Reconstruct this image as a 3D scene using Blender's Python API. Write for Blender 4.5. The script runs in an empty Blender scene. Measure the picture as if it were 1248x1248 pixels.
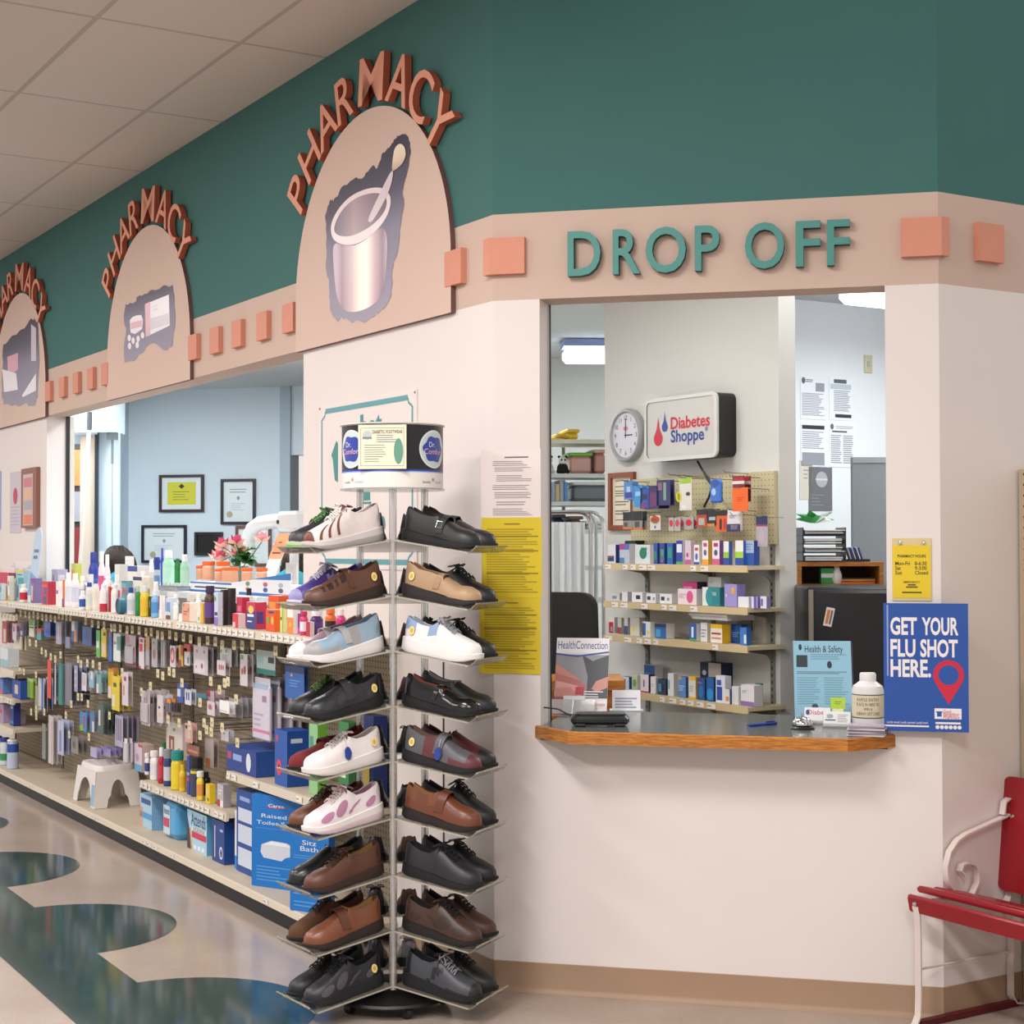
import bpy, math, random
import numpy as np
from mathutils import Matrix, Vector
random.seed(7)
SC = bpy.context.scene
COL = SC.collection
S = math.sqrt(.5)
# ---------------------------------------------------------------- camera
CAMX, CAMY, CAMZ = 1.40222, -5.56098, 1.6
YAW, PITCH, ROLL, FPX = .23539, .02047, -.00203, 1931.17
WF = 1.56144                       # width of the drop-off wall
ZB0, ZB1, ZC, ZS = 2.484, 2.798, 3.754, .1055
def _axes():
    cy, sy, cp, sp = math.cos(YAW), math.sin(YAW), math.cos(PITCH), math.sin(PITCH)
    fw = np.array([-sy*cp, cy*cp, sp]); rt = np.array([cy, sy, 0.]); up = np.cross(rt, fw)
    c, s = math.cos(ROLL), math.sin(ROLL)
    return c*rt+s*up, -s*rt+c*up, fw
RT, UP, FW = _axes(); CC = np.array([CAMX, CAMY, CAMZ])
cd = bpy.data.cameras.new('camera'); cam = bpy.data.objects.new('camera', cd); COL.objects.link(cam)
cd.sensor_width = 36; cd.lens = 36*FPX/1248; cd.clip_start = .05; cd.clip_end = 200
M = Matrix(((RT[0], UP[0], -FW[0], CAMX), (RT[1], UP[1], -FW[1], CAMY), (RT[2], UP[2], -FW[2], CAMZ), (0, 0, 0, 1)))
cam.matrix_world = M; SC.camera = cam
# ---------------------------------------------------------------- world, lights, exposure
w = bpy.data.worlds.new('world'); SC.world = w; w.use_nodes = True
w.node_tree.nodes['Background'].inputs[0].default_value = (1, .955, .93, 1)
w.node_tree.nodes['Background'].inputs[1].default_value = .85
SC.view_settings.view_transform = 'Standard'; SC.view_settings.look = 'None'
SC.view_settings.exposure = 0.0; SC.view_settings.gamma = 1.0
SC.cycles.max_bounces = 7; SC.cycles.diffuse_bounces = 4; SC.cycles.transparent_max_bounces = 24
SC.cycles.glossy_bounces = 3; SC.cycles.transmission_bounces = 4
SC.cycles.caustics_reflective = False; SC.cycles.caustics_refractive = False
SC.cycles.use_denoising = True
def area(name, loc, sx, sy, power, color, rotz=0):
    l = bpy.data.lights.new(name, 'AREA'); l.shape = 'RECTANGLE'; l.size = sx; l.size_y = sy; l.energy = power; l.color = color
    o = bpy.data.objects.new(name, l); COL.objects.link(o); o.location = loc; o.rotation_euler = (0, 0, rotz)
    return o
STORE = (1, .97, .955); COOL = (.88, .95, 1)
# rows of ceiling troffers over the shop floor (all outside the frame); u along the left wall, n out from it
for n, u, p in ((2.3, 8.5, .62), (2.3, 5.2, .6), (2.3, 1.9, .62), (2.0, -1.6, 1.05), (4.5, 7, .9), (4.5, 3.5, .9), (4.5, 0, 1.05), (4.3, -3, 1.2), (2.2, -4.6, 1.25)):
    area('ceiling_troffer_lamp', (-S*u-S*n, S*u-S*n, 3.735), 1.22, .5, 86*p, STORE, -math.pi/4)
# pharmacy lamps behind the walls; the weakest is added fill for the divider panel
for x, y, z, p, c in ((-.2, .95, 2.98, 31, (1, .995, .97)), (2.2, 2.9, 2.98, 58, (.93, .97, 1)), (1.0, 5.0, 2.98, 20, COOL), (1.45, 1.25, 2.98, 8, (1, .98, .95)), (-1.2, 4.6, 2.98, 30, COOL), (-2.6, 3.6, 2.98, 46, COOL), (-3.4, 5.5, 2.98, 70, COOL), (-5.2, 5.9, 2.98, 60, COOL)):
    area('pharmacy_lamp_and_fill', (x, y, z), 1.2, .3, p, c, -math.pi/4)
# ---------------------------------------------------------------- pixel -> point on a real plane
def ray(x, y):
    return FW*FPX + RT*(x-624) - UP*(y-624)
def onplane(x, y, o, n):
    d = ray(x, y); return CC + d*(((np.array(o)-CC)@n)/(d@n))
NL = np.array([-S, -S, 0])
def PL(x, y, n=0.):                # left wall plane (offset n) -> u, z
    P = onplane(x, y, NL*n, NL); return float(P@[-S, S, 0]), float(P[2])
def PF(x, y, n=0.):                # drop-off wall plane -> x, z
    P = onplane(x, y, (0, -n, 0), np.array([0, -1., 0])); return float(P[0]), float(P[2])
def PZ(x, y, z=0.):
    return onplane(x, y, (0, 0, z), np.array([0, 0, 1.]))
def PD(x, y, D):                   # at depth D
    return CC + ray(x, y)*D/FPX
def lw(u, n, z):                   # left-wall coordinates -> world
    return (-S*u-S*n, S*u-S*n, z)
def depth(P): return float((np.array(P)-CC)@FW)
def ppm(P): return FPX/depth(P)
RL, RR = -math.pi/4, math.pi/4     # z-rotation of things on the left / right walls
# ---------------------------------------------------------------- materials
def lin(h):
    h = h.lstrip('#'); h = ''.join(c*2 for c in h) if len(h) == 3 else h; r = [int(h[i:i+2], 16)/255 for i in (0, 2, 4)]
    return tuple((c/12.92 if c <= .04045 else ((c+.055)/1.055)**2.4) for c in r)+(1,)
_M = {}
def mat(hexc, rough=.6, metal=0., spec=.5, noise=0., nscale=40., bump=0., coat=0.):
    k = (hexc, rough, metal, spec, noise, nscale, bump, coat)
    if k in _M: return _M[k]
    m = bpy.data.materials.new('m_'+hexc.strip('#')); m.use_nodes = True; nt = m.node_tree; b = nt.nodes['Principled BSDF']
    c = lin(hexc); b.inputs['Base Color'].default_value = c; b.inputs['Roughness'].default_value = rough
    b.inputs['Metallic'].default_value = metal; b.inputs['Specular IOR Level'].default_value = spec; b.inputs['Coat Weight'].default_value = coat
    if noise or bump:
        tc = nt.nodes.new('ShaderNodeTexCoord'); nz = nt.nodes.new('ShaderNodeTexNoise'); nz.inputs['Scale'].default_value = nscale; nz.inputs['Detail'].default_value = 4
        nt.links.new(tc.outputs['Object'], nz.inputs['Vector'])
        if noise:
            mx = nt.nodes.new('ShaderNodeMix'); mx.data_type = 'RGBA'
            mx.inputs[6].default_value = tuple(max(0, v*(1-noise)) for v in c[:3])+(1,); mx.inputs[7].default_value = tuple(min(1, v*(1+noise)) for v in c[:3])+(1,)
            nt.links.new(nz.outputs['Fac'], mx.inputs[0]); nt.links.new(mx.outputs[2], b.inputs['Base Color'])
        if bump:
            bp = nt.nodes.new('ShaderNodeBump'); bp.inputs['Strength'].default_value = bump; bp.inputs['Distance'].default_value = .002
            nt.links.new(nz.outputs['Fac'], bp.inputs['Height']); nt.links.new(bp.outputs['Normal'], b.inputs['Normal'])
    _M[k] = m; return m
def emis(hexc, strength):
    k = ('e', hexc, strength)
    if k not in _M:
        m = bpy.data.materials.new('glow'); m.use_nodes = True; b = m.node_tree.nodes['Principled BSDF']
        b.inputs['Base Color'].default_value = lin(hexc); b.inputs['Emission Color'].default_value = lin(hexc); b.inputs['Emission Strength'].default_value = strength
        _M[k] = m
    return _M[k]
def clear(hexc, alpha=.12, refl=.12, rough=.05):
    k = ('c', hexc, alpha, refl)
    if k in _M: return _M[k]
    m = bpy.data.materials.new('clear_plastic'); m.use_nodes = True; nt = m.node_tree; nt.nodes.clear()
    o = nt.nodes.new('ShaderNodeOutputMaterial'); t = nt.nodes.new('ShaderNodeBsdfTransparent'); g = nt.nodes.new('ShaderNodeBsdfGlossy'); d = nt.nodes.new('ShaderNodeBsdfDiffuse')
    m1 = nt.nodes.new('ShaderNodeMixShader'); m2 = nt.nodes.new('ShaderNodeMixShader'); lwt = nt.nodes.new('ShaderNodeLayerWeight'); lwt.inputs['Blend'].default_value = .25
    mm = nt.nodes.new('ShaderNodeMath'); mm.operation = 'MULTIPLY_ADD'; mm.inputs[1].default_value = .55; mm.inputs[2].default_value = refl; mm.use_clamp = True
    d.inputs['Color'].default_value = lin(hexc); g.inputs['Roughness'].default_value = rough; t.inputs['Color'].default_value = (.97, .97, .96, 1)
    nt.links.new(lwt.outputs['Fresnel'], mm.inputs[0]); m1.inputs['Fac'].default_value = alpha
    nt.links.new(t.outputs[0], m1.inputs[1]); nt.links.new(d.outputs[0], m1.inputs[2])
    nt.links.new(mm.outputs[0], m2.inputs['Fac']); nt.links.new(m1.outputs[0], m2.inputs[1]); nt.links.new(g.outputs[0], m2.inputs[2]); nt.links.new(m2.outputs[0], o.inputs[0])
    _M[k] = m; return m
# ---------------------------------------------------------------- mesh builder
_TX = {}
def text_tris(s, ext=0., bold=0., res=3):
    k = (s, ext, bold, res)
    if k not in _TX:
        cu = bpy.data.curves.new('t', 'FONT'); cu.body = s; cu.size = 1; cu.resolution_u = res; cu.extrude = ext; cu.offset = bold
        o = bpy.data.objects.new('t', cu); me = bpy.data.meshes.new_from_object(o)
        v = np.array([x.co[:] for x in me.vertices]) if len(me.vertices) else np.zeros((0, 3)); f = [tuple(p.vertices) for p in me.polygons]
        bpy.data.objects.remove(o); bpy.data.curves.remove(cu); bpy.data.meshes.remove(me)
        _TX[k] = (v, f)
    return _TX[k]
class MB:
    def __init__(s): s.v = []; s.f = []; s.mi = []; s.mats = []
    def m(s, mt):
        if mt not in s.mats: s.mats.append(mt)
        return s.mats.index(mt)
    def add(s, vs, fs, mt, X=None):
        b = len(s.v); i = s.m(mt)
        for p in vs: s.v.append(tuple(X @ Vector(p)) if X is not None else tuple(p))
        for f in fs: s.f.append(tuple(b+k for k in f)); s.mi.append(i)
        return s
    def box(s, x0, x1, y0, y1, z0, z1, mt, X=None):
        vs = [(x0, y0, z0), (x1, y0, z0), (x1, y1, z0), (x0, y1, z0), (x0, y0, z1), (x1, y0, z1), (x1, y1, z1), (x0, y1, z1)]
        return s.add(vs, [(0, 3, 2, 1), (4, 5, 6, 7), (0, 1, 5, 4), (1, 2, 6, 5), (2, 3, 7, 6), (3, 0, 4, 7)], mt, X)
    def bbox(s, x0, x1, y0, y1, z0, z1, mt, r=.004, X=None):     # box with rounded vertical edges and small top chamfer
        n = 3; pts = []
        r = min(r, (x1-x0)/2.01, (y1-y0)/2.01)
        for cx, cy, a0 in ((x1-r, y1-r, 0), (x0+r, y1-r, 90), (x0+r, y0+r, 180), (x1-r, y0+r, 270)):
            for k in range(n+1):
                a = math.radians(a0+90*k/n); pts.append((cx+r*math.cos(a), cy+r*math.sin(a)))
        c = ((x0+x1)/2, (y0+y1)/2); rings = []; h = min(r, (z1-z0)/3)
        def sc(k): 
            return [(c[0]+(p[0]-c[0])*(1-k*2/(x1-x0)), c[1]+(p[1]-c[1])*(1-k*2/(y1-y0))) for p in pts]
        for zz, k in ((z0, h*.7), (z0+h, 0), (z1-h, 0), (z1, h*.7)): rings.append([(p[0], p[1], zz) for p in sc(k)])
        return s.loft(rings, mt, True, True, X)
    def loft(s, rings, mt, cap0=True, cap1=True, X=None, closed=True, mtf=None):
        n = len(rings[0]); b = len(s.v)
        for r in rings:
            for p in r: s.v.append(tuple(X @ Vector(p)) if X is not None else tuple(p))
        i = s.m(mt)
        for a in range(len(rings)-1):
            for k in range(n if closed else n-1):
                k2 = (k+1) % n
                s.f.append((b+a*n+k, b+a*n+k2, b+(a+1)*n+k2, b+(a+1)*n+k)); s.mi.append(s.m(mtf(a, k)) if mtf else i)
        if cap0: s.f.append(tuple(b+k for k in reversed(range(n)))); s.mi.append(s.m(mtf(0, 0)) if mtf else i)
        if cap1: s.f.append(tuple(b+(len(rings)-1)*n+k for k in range(n))); s.mi.append(s.m(mtf(len(rings)-2, 0)) if mtf else i)
        return s
    def lathe(s, prof, mt, n=16, X=None, mtf=None, sy=1.):
        rings = [[(r*math.cos(2*math.pi*k/n), sy*r*math.sin(2*math.pi*k/n), z) for k in range(n)] for r, z in prof]
        return s.loft(rings, mt, True, True, X, True, mtf)
    def tube(s, pts, r, mt, n=6, X=None, flat=None):
        P = [Vector(p) for p in pts]; rings = []; up = None
        for i, p in enumerate(P):
            t = (P[min(i+1, len(P)-1)]-P[max(i-1, 0)]).normalized()
            if up is None: up = t.orthogonal().normalized()
            up = (up - t*up.dot(t)); up = up.normalized() if up.length > 1e-6 else t.orthogonal().normalized()
            sd = t.cross(up); rr = r[i] if isinstance(r, (list, tuple)) else r
            rings.append([p+up*(rr*math.cos(2*math.pi*k/n))+sd*(rr*math.sin(2*math.pi*k/n)) for k in range(n)])
        return s.loft(rings, mt, True, True, X)
    def strip(s, pts, wv, th, mt, X=None):                        # flat band along pts, width vector wv, thickness th
        P = [Vector(p) for p in pts]; wv = Vector(wv); rings = []
        for i, p in enumerate(P):
            t = (P[min(i+1, len(P)-1)]-P[max(i-1, 0)]).normalized(); nn = t.cross(wv).normalized()*th/2
            rings.append([p-wv/2-nn, p+wv/2-nn, p+wv/2+nn, p-wv/2+nn])
        return s.loft(rings, mt, True, True, X)
    def prism(s, pts, y0, y1, mt, smt=None, X=None):              # pts (x,z) ccw seen from -y; front at y0
        n = len(pts); fr = [(p[0], y0, p[1]) for p in pts]; bk = [(p[0], y1, p[1]) for p in pts]
        s.add(fr, [tuple(range(n))], mt, X); s.add(bk, [tuple(reversed(range(n)))], smt or mt, X)
        s.add(fr+bk, [(k, n+k, n+(k+1) % n, (k+1) % n) for k in range(n)], smt or mt, X); return s
    def rect(s, x0, x1, z0, z1, y, mt, X=None):                   # printed patch facing -y
        return s.add([(x0, y, z0), (x1, y, z0), (x1, y, z1), (x0, y, z1)], [(0, 1, 2, 3)], mt, X)
    def poly(s, pts, y, mt, X=None):
        return s.add([(p[0], y, p[1]) for p in pts], [tuple(range(len(pts)))], mt, X)
    def ell(s, cx, cz, rx, rz, y, mt, n=24, X=None):
        return s.poly([(cx+rx*math.cos(2*math.pi*k/n), cz+rz*math.sin(2*math.pi*k/n)) for k in range(n)], y, mt, X)
    def text(s, st, x, z, size, y, mt, align='c', xs=1., ext=0., bold=0., X=None, width=None, smt=None, res=3):
        v, f = text_tris(st, ext/size if ext else 0., bold, res)
        if not len(v): return s
        x0, x1 = v[:, 0].min(), v[:, 0].max(); zmid = .35
        if width: xs = width/((x1-x0)*size)
        off = {'c': (x0+x1)/2, 'l': x0, 'r': x1}[align]
        pts = [(x+(p[0]-off)*size*xs, y-(p[2])*size, z+(p[1]-zmid)*size) for p in v]
        if ext and smt:
            def front(k): return all(v[i][2] > .5*ext/size for i in f[k])
            s.add(pts, [f[k] for k in range(len(f)) if front(k)], mt, X); return s.add(pts, [f[k] for k in range(len(f)) if not front(k)], smt, X)
        return s.add(pts, f, mt, X)
    def lines(s, x0, x1, z0, z1, n, y, mt, fill=.5, jitter=.25, X=None, seed=1):   # rows of unreadable small print
        r = random.Random(seed); h = (z1-z0)/n
        for k in range(n):
            z = z1-(k+.5)*h; e = x1-(x1-x0)*r.random()*jitter
            s.rect(x0, e, z-h*fill/2, z+h*fill/2, y, mt, X)
        return s
    def build(s, name, parent=None, loc=None, rotz=None, smooth=30):
        me = bpy.data.meshes.new(name); me.from_pydata(s.v, [], s.f)
        for mt in s.mats: me.materials.append(mt)
        me.polygons.foreach_set('material_index', s.mi)
        if smooth:
            me.polygons.foreach_set('use_smooth', [True]*len(s.f)); me.set_sharp_from_angle(angle=math.radians(smooth))
        me.update(); o = bpy.data.objects.new(name, me); COL.objects.link(o)
        if parent is not None: o.parent = parent
        if loc is not None: o.location = loc
        if rotz is not None: o.rotation_euler = (0, 0, rotz)
        return o
def tag(o, label, cat, group=None, kind=None):
    o['label'] = label; o['category'] = cat
    if group: o['group'] = group
    if kind: o['kind'] = kind
    return o
def thing(name, label, cat, loc, rotz=0, group=None):
    o = bpy.data.objects.new(name, None); COL.objects.link(o); o.empty_display_size = .05
    o.location = loc; o.rotation_euler = (0, 0, rotz); return tag(o, label, cat, group)
def dup(root, loc, rotz=None, label=None, group=None):
    def cp(o, par):
        c = o.copy(); COL.objects.link(c)
        if par is not None: c.parent = par
        for ch in kids.get(o.name, []): cp(ch, c)
        return c
    kids = {}
    def walk(o):
        kids[o.name] = list(o.children)
        for ch in o.children: walk(ch)
    walk(root); r = cp(root, None); r.location = loc
    if rotz is not None: r.rotation_euler = (0, 0, rotz)
    if label: r['label'] = label
    if group: r['group'] = group
    return r
def struct(name, mb, loc=None, rotz=None, smooth=30):
    o = mb.build(name, None, loc, rotz, smooth); o['kind'] = 'structure'; return o
def TR(x=0, y=0, z=0, rz=0, rx=0, ry=0, s=1):
    return Matrix.Translation((x, y, z)) @ Matrix.Rotation(rz, 4, 'Z') @ Matrix.Rotation(ry, 4, 'Y') @ Matrix.Rotation(rx, 4, 'X') @ Matrix.Scale(s, 4)
WHITE = mat('#f2f0ec', .5); BLACK = mat('#17171a', .5); CHROME = mat('#d8d8da', .18, 1.); GREYL = mat('#8c8c92', .6); INK = mat('#3a3a40', .7)
# ================================================================ STRUCTURE
M_WALL = mat('#e2dad6', .75, 0, .3, .025, 3.); M_BAND = mat('#c9b1a3', .75, 0, .3, .03, 3.); M_TEAL = mat('#426e6a', .8, 0, .25, .04, 5.)
M_CREAMIN = mat('#d7d7d3', .75, 0, .3, .02, 3.); M_BLUEIN = mat('#d5e0e7', .75, 0, .3, .02, 3.); M_BASE = mat('#a3876f', .5, 0, .4, .05, 8.)
M_UNDER = mat('#b3a69c', .8)
def node_floor():
    m = bpy.data.materials.new('shop_floor'); m.use_nodes = True; nt = m.node_tree; b = nt.nodes['Principled BSDF']
    N = lambda t: nt.nodes.new(t); K = nt.links.new
    tc = N('ShaderNodeTexCoord'); mp = N('ShaderNodeMapping'); mp.inputs['Rotation'].default_value = (0, 0, math.pi/4); K(tc.outputs['Object'], mp.inputs['Vector'])
    nz = N('ShaderNodeTexNoise'); nz.inputs['Scale'].default_value = 2.2; nz.inputs['Detail'].default_value = 6; K(mp.outputs[0], nz.inputs['Vector'])
    n2 = N('ShaderNodeTexNoise'); n2.inputs['Scale'].default_value = 60; K(mp.outputs[0], n2.inputs['Vector'])
    cr = N('ShaderNodeValToRGB'); cr.color_ramp.elements[0].position = .3; cr.color_ramp.elements[0].color = lin('#ad9d90'); cr.color_ramp.elements[1].position = .7; cr.color_ramp.elements[1].color = lin('#bbaca0')
    K(nz.outputs['Fac'], cr.inputs[0])
    mx = N('ShaderNodeMix'); mx.data_type = 'RGBA'; mx.blend_type = 'MULTIPLY'; mx.inputs[0].default_value = .25; K(cr.outputs[0], mx.inputs[6]); K(n2.outputs['Color'], mx.inputs[7])
    K(mx.outputs[2], b.inputs['Base Color'])
    b.inputs['Roughness'].default_value = .17; b.inputs['Specular IOR Level'].default_value = .55
    bp = N('ShaderNodeBump'); bp.inputs['Strength'].default_value = .03; bp.inputs['Distance'].default_value = .01; K(nz.outputs['Fac'], bp.inputs['Height']); K(bp.outputs[0], b.inputs['Normal'])
    return m
MB().box(-16, 12, -11, 14, -.1, 0, node_floor()).build('floor')['kind'] = 'structure'
# teal inlay of the floor: a band along the aisle with half discs reaching towards the shelves
def node_inlay():
    m = mat('#2c4544', .1, 0, .6, .22, 7.); return m
ib = MB(); pts = []
inl = node_inlay()
n0, n1, rr, cn = 1.065, 1.4, .46, 1.065
ib.add([lw(-6, n0, .0012), lw(14, n0, .0012), lw(14, n1, .0012), lw(-6, n1, .0012)], [(3, 2, 1, 0)], inl)
for k in range(-4, 9):
    cu = 1.718+1.414*k
    ring = [lw(cu+rr*math.cos(a), cn-rr*math.sin(a), .0012) for a in [math.pi*i/32 for i in range(33)]]
    ib.add(ring, [tuple(range(33))], inl)
o = ib.build('floor_inlay', smooth=0); o['kind'] = 'structure'
# suspended ceiling: grid in the left-wall frame
def node_ceil(px=1.25, py=.625, ox=.19, oy=.398-.625, base='#d6ccc6'):
    m = bpy.data.materials.new('ceiling_tiles'); m.use_nodes = True; nt = m.node_tree; b = nt.nodes['Principled BSDF']
    N = lambda t: nt.nodes.new(t); K = nt.links.new
    tc = N('ShaderNodeTexCoord'); br = N('ShaderNodeTexBrick'); br.offset = 0; br.squash = 1
    mp = N('ShaderNodeMapping'); K(tc.outputs['Object'], mp.inputs['Vector'])
    mp.inputs['Location'].default_value = (-ox, -oy, 0)
    br.inputs['Scale'].default_value = 1; br.inputs['Brick Width'].default_value = px; br.inputs['Row Height'].default_value = py; br.inputs['Mortar Size'].default_value = .012; br.inputs['Mortar Smooth'].default_value = .1
    br.inputs['Color1'].default_value = lin(base); br.inputs['Color2'].default_value = lin('#d1c7c1'); br.inputs['Mortar'].default_value = lin('#b9aea8')
    K(mp.outputs[0], br.inputs['Vector'])
    nz = N('ShaderNodeTexNoise'); nz.inputs['Scale'].default_value = 180; nz.inputs['Detail'].default_value = 2; K(tc.outputs['Object'], nz.inputs['Vector'])
    mx = N('ShaderNodeMix'); mx.data_type = 'RGBA'; mx.blend_type = 'MULTIPLY'; mx.inputs[0].default_value = .18; K(br.outputs['Color'], mx.inputs[6]); K(nz.outputs['Color'], mx.inputs[7]); K(mx.outputs[2], b.inputs['Base Color'])
    b.inputs['Roughness'].default_value = .9
    bp = N('ShaderNodeBump'); bp.inputs['Strength'].default_value = .5; bp.inputs['Distance'].default_value = .006; bp.invert = True; K(br.outputs['Fac'], bp.inputs['Height']); K(bp.outputs[0], b.inputs['Normal'])
    return m
# object frame: x = u, y = n  (mirrored, so build with -u)
cb = MB().box(-12, 16, -.0, 9, 0, .06, node_ceil(ox=0, oy=0))
c_o = struct('ceiling', cb, None, None, 0)
# map x=u direction (-S,S), y=n direction (-S,-S)
c_o.matrix_world = Matrix(((-S, -S, 0, 0), (S, -S, 0, 0), (0, 0, 1, ZC), (0, 0, 0, 1))) @ Matrix.Translation((.19, .398-.625, 0))
TH = .15
U0, U1 = 1.677, 5.945
def walls():
    # --- left wall (frame: x = -u, y = -n)
    b = MB()
    b.box(-12, 0, 0, TH, ZB1, ZC+.05, M_TEAL); b.box(-12, 0, 0, TH, ZB0, ZB1, M_BAND)
    b.box(-U0, 0, 0, TH, 1.19, ZB0, M_WALL)                  # pier beside the corner
    b.box(-.76, 0, 0, TH, 0, 1.19, M_WALL)
    b.box(-12, -U1, 0, TH, 1.19, ZB0, M_WALL)                # far part
    b.box(-12, -.76, .105, TH+.05, 0, 1.19, M_WALL)          # set-back wall behind the shelving
    struct('wall_left', b, (0, 0, 0), RL, 0)
    # --- drop-off wall
    wx0, wx1, wz0 = .172, 1.383, .90
    b = MB()
    b.box(0, WF, 0, TH, ZB1, ZC+.05, M_TEAL); b.box(0, WF, 0, TH, ZB0, ZB1, M_BAND)
    b.box(0, wx0, 0, TH, 0, ZB0, M_WALL); b.box(wx1, WF, 0, TH, 0, ZB0, M_WALL); b.box(wx0, wx1, 0, TH, 0, wz0, M_WALL)
    struct('wall_front', b, (0, 0, 0), 0, 0)
    # --- right wall
    b = MB()
    b.box(0, 4, 0, TH, ZB1, ZC+.05, M_TEAL); b.box(0, 4, 0, TH, ZB0, ZB1, M_BAND); b.box(0, 4, 0, TH, 0, ZB0, M_WALL)
    struct('wall_right', b, (WF, 0, 0), RR, 0)
    # --- rubber baseboards (coved)
    prof = [(0, 0), (-.016, 0), (-.012, .004), (-.006, .012), (-.004, .02), (-.004, ZS-.002), (0, ZS)]
    def bb(x0, x1):
        k = MB(); k.loft([[(x, y, z) for y, z in prof] for x in (x0, x1)], M_BASE); return k
    struct('baseboard_front', bb(0, WF), (0, 0, 0), 0); struct('baseboard_right', bb(0, 4), (WF, 0, 0), RR); struct('baseboard_left', bb(-.70, 0), (0, 0, 0), RL)
    # --- chrome channel lining the drop-off window and dark seam on the left wall
    k = MB(); k.box(wx0, wx0+.006, TH-.012, TH+.004, .95, ZB0, CHROME); k.box(wx0+.006, wx0+.009, TH-.004, TH+.004, .95, ZB0, BLACK)
    struct('trim_1', k)
    k = MB(); k.box(-.375, -.369, -.004, 0, .42, 1.18, mat('#4a3f38', .7)); struct('trim_2', k, (0, 0, 0), RL, 0)
    # window frame strips at far end of the counter opening (black channel)
    k = MB(); k.box(-U1, -U1+.02, TH-.02, TH+.03, 1.22, ZB0, mat('#14141c', .5)); k.box(-U1+.02, -U1+.035, TH+.0, TH+.03, 1.22, ZB0, mat('#cfcac2', .4)); struct('trim_3', k, (0, 0, 0), RL, 0)
walls()
# arched sign panels are things of their own; built in signs()
def arch_pts(w, hs, ht, n=40):
    # straight sides to hs, then a half ellipse up to ht
    return [(-w/2, 0), (w/2, 0)] + [(w/2*math.cos(math.pi*k/n), hs+(ht-hs)*math.sin(math.pi*k/n)) for k in range(n+1)]
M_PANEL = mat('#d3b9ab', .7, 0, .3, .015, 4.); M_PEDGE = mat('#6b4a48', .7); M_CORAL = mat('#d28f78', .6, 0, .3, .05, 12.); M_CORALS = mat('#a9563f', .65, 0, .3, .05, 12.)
def blotch(rx0, rx1, rz0, rz1, n=60, seed=3, j=.05, f=None):
    r = random.Random(seed); out = []
    for k in range(n):
        a = 2*math.pi*k/n; c, s_ = math.cos(a), math.sin(a)
        q = 1/max(abs(c)**1., abs(s_)**1.); q = 1+(q-1)*.55
        jj = 1+j*(r.random()-.5)*2
        out.append(((rx0+rx1)/2+(rx1-rx0)/2*c*q*jj*.86, (rz0+rz1)/2+(rz1-rz0)/2*s_*q*jj*.86))
    return out
def shade(h0, h1, axis='X', a=0., b=1., stops=None, rough=.45, spec=.25):
    """printed airbrush colours of an artwork: fixed inks across the picture"""
    m = bpy.data.materials.new('printed_art'); m.use_nodes = True; nt = m.node_tree; p = nt.nodes['Principled BSDF']
    tc = nt.nodes.new('ShaderNodeTexCoord'); sp = nt.nodes.new('ShaderNodeSeparateXYZ'); mr = nt.nodes.new('ShaderNodeMapRange'); cr = nt.nodes.new('ShaderNodeValToRGB')
    nt.links.new(tc.outputs['Object'], sp.inputs[0]); nt.links.new(sp.outputs[axis], mr.inputs['Value']); mr.inputs['From Min'].default_value = a; mr.inputs['From Max'].default_value = b
    st = stops or [(0, h0), (1, h1)]
    el = cr.color_ramp.elements
    while len(el) < len(st): el.new(.5)
    for e, (ps, h) in zip(el, st): e.position = ps; e.color = lin(h)
    nt.links.new(mr.outputs[0], cr.inputs[0]); nt.links.new(cr.outputs[0], p.inputs['Base Color']); p.inputs['Roughness'].default_value = rough; p.inputs['Specular IOR Level'].default_value = spec
    return m
PW, PSH, PHT = 1.44, .215, .935
def jag(q, amp, seed, sub=4):
    r = random.Random(seed); o = []
    for i in range(len(q)):
        p0, p1 = q[i], q[(i+1) % len(q)]
        for k in range(sub):
            f = k/sub; a = amp if k else 0
            o.append((p0[0]+(p1[0]-p0[0])*f+(r.random()-.5)*a, p0[1]+(p1[1]-p0[1])*f+(r.random()-.5)*a))
    return o
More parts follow.
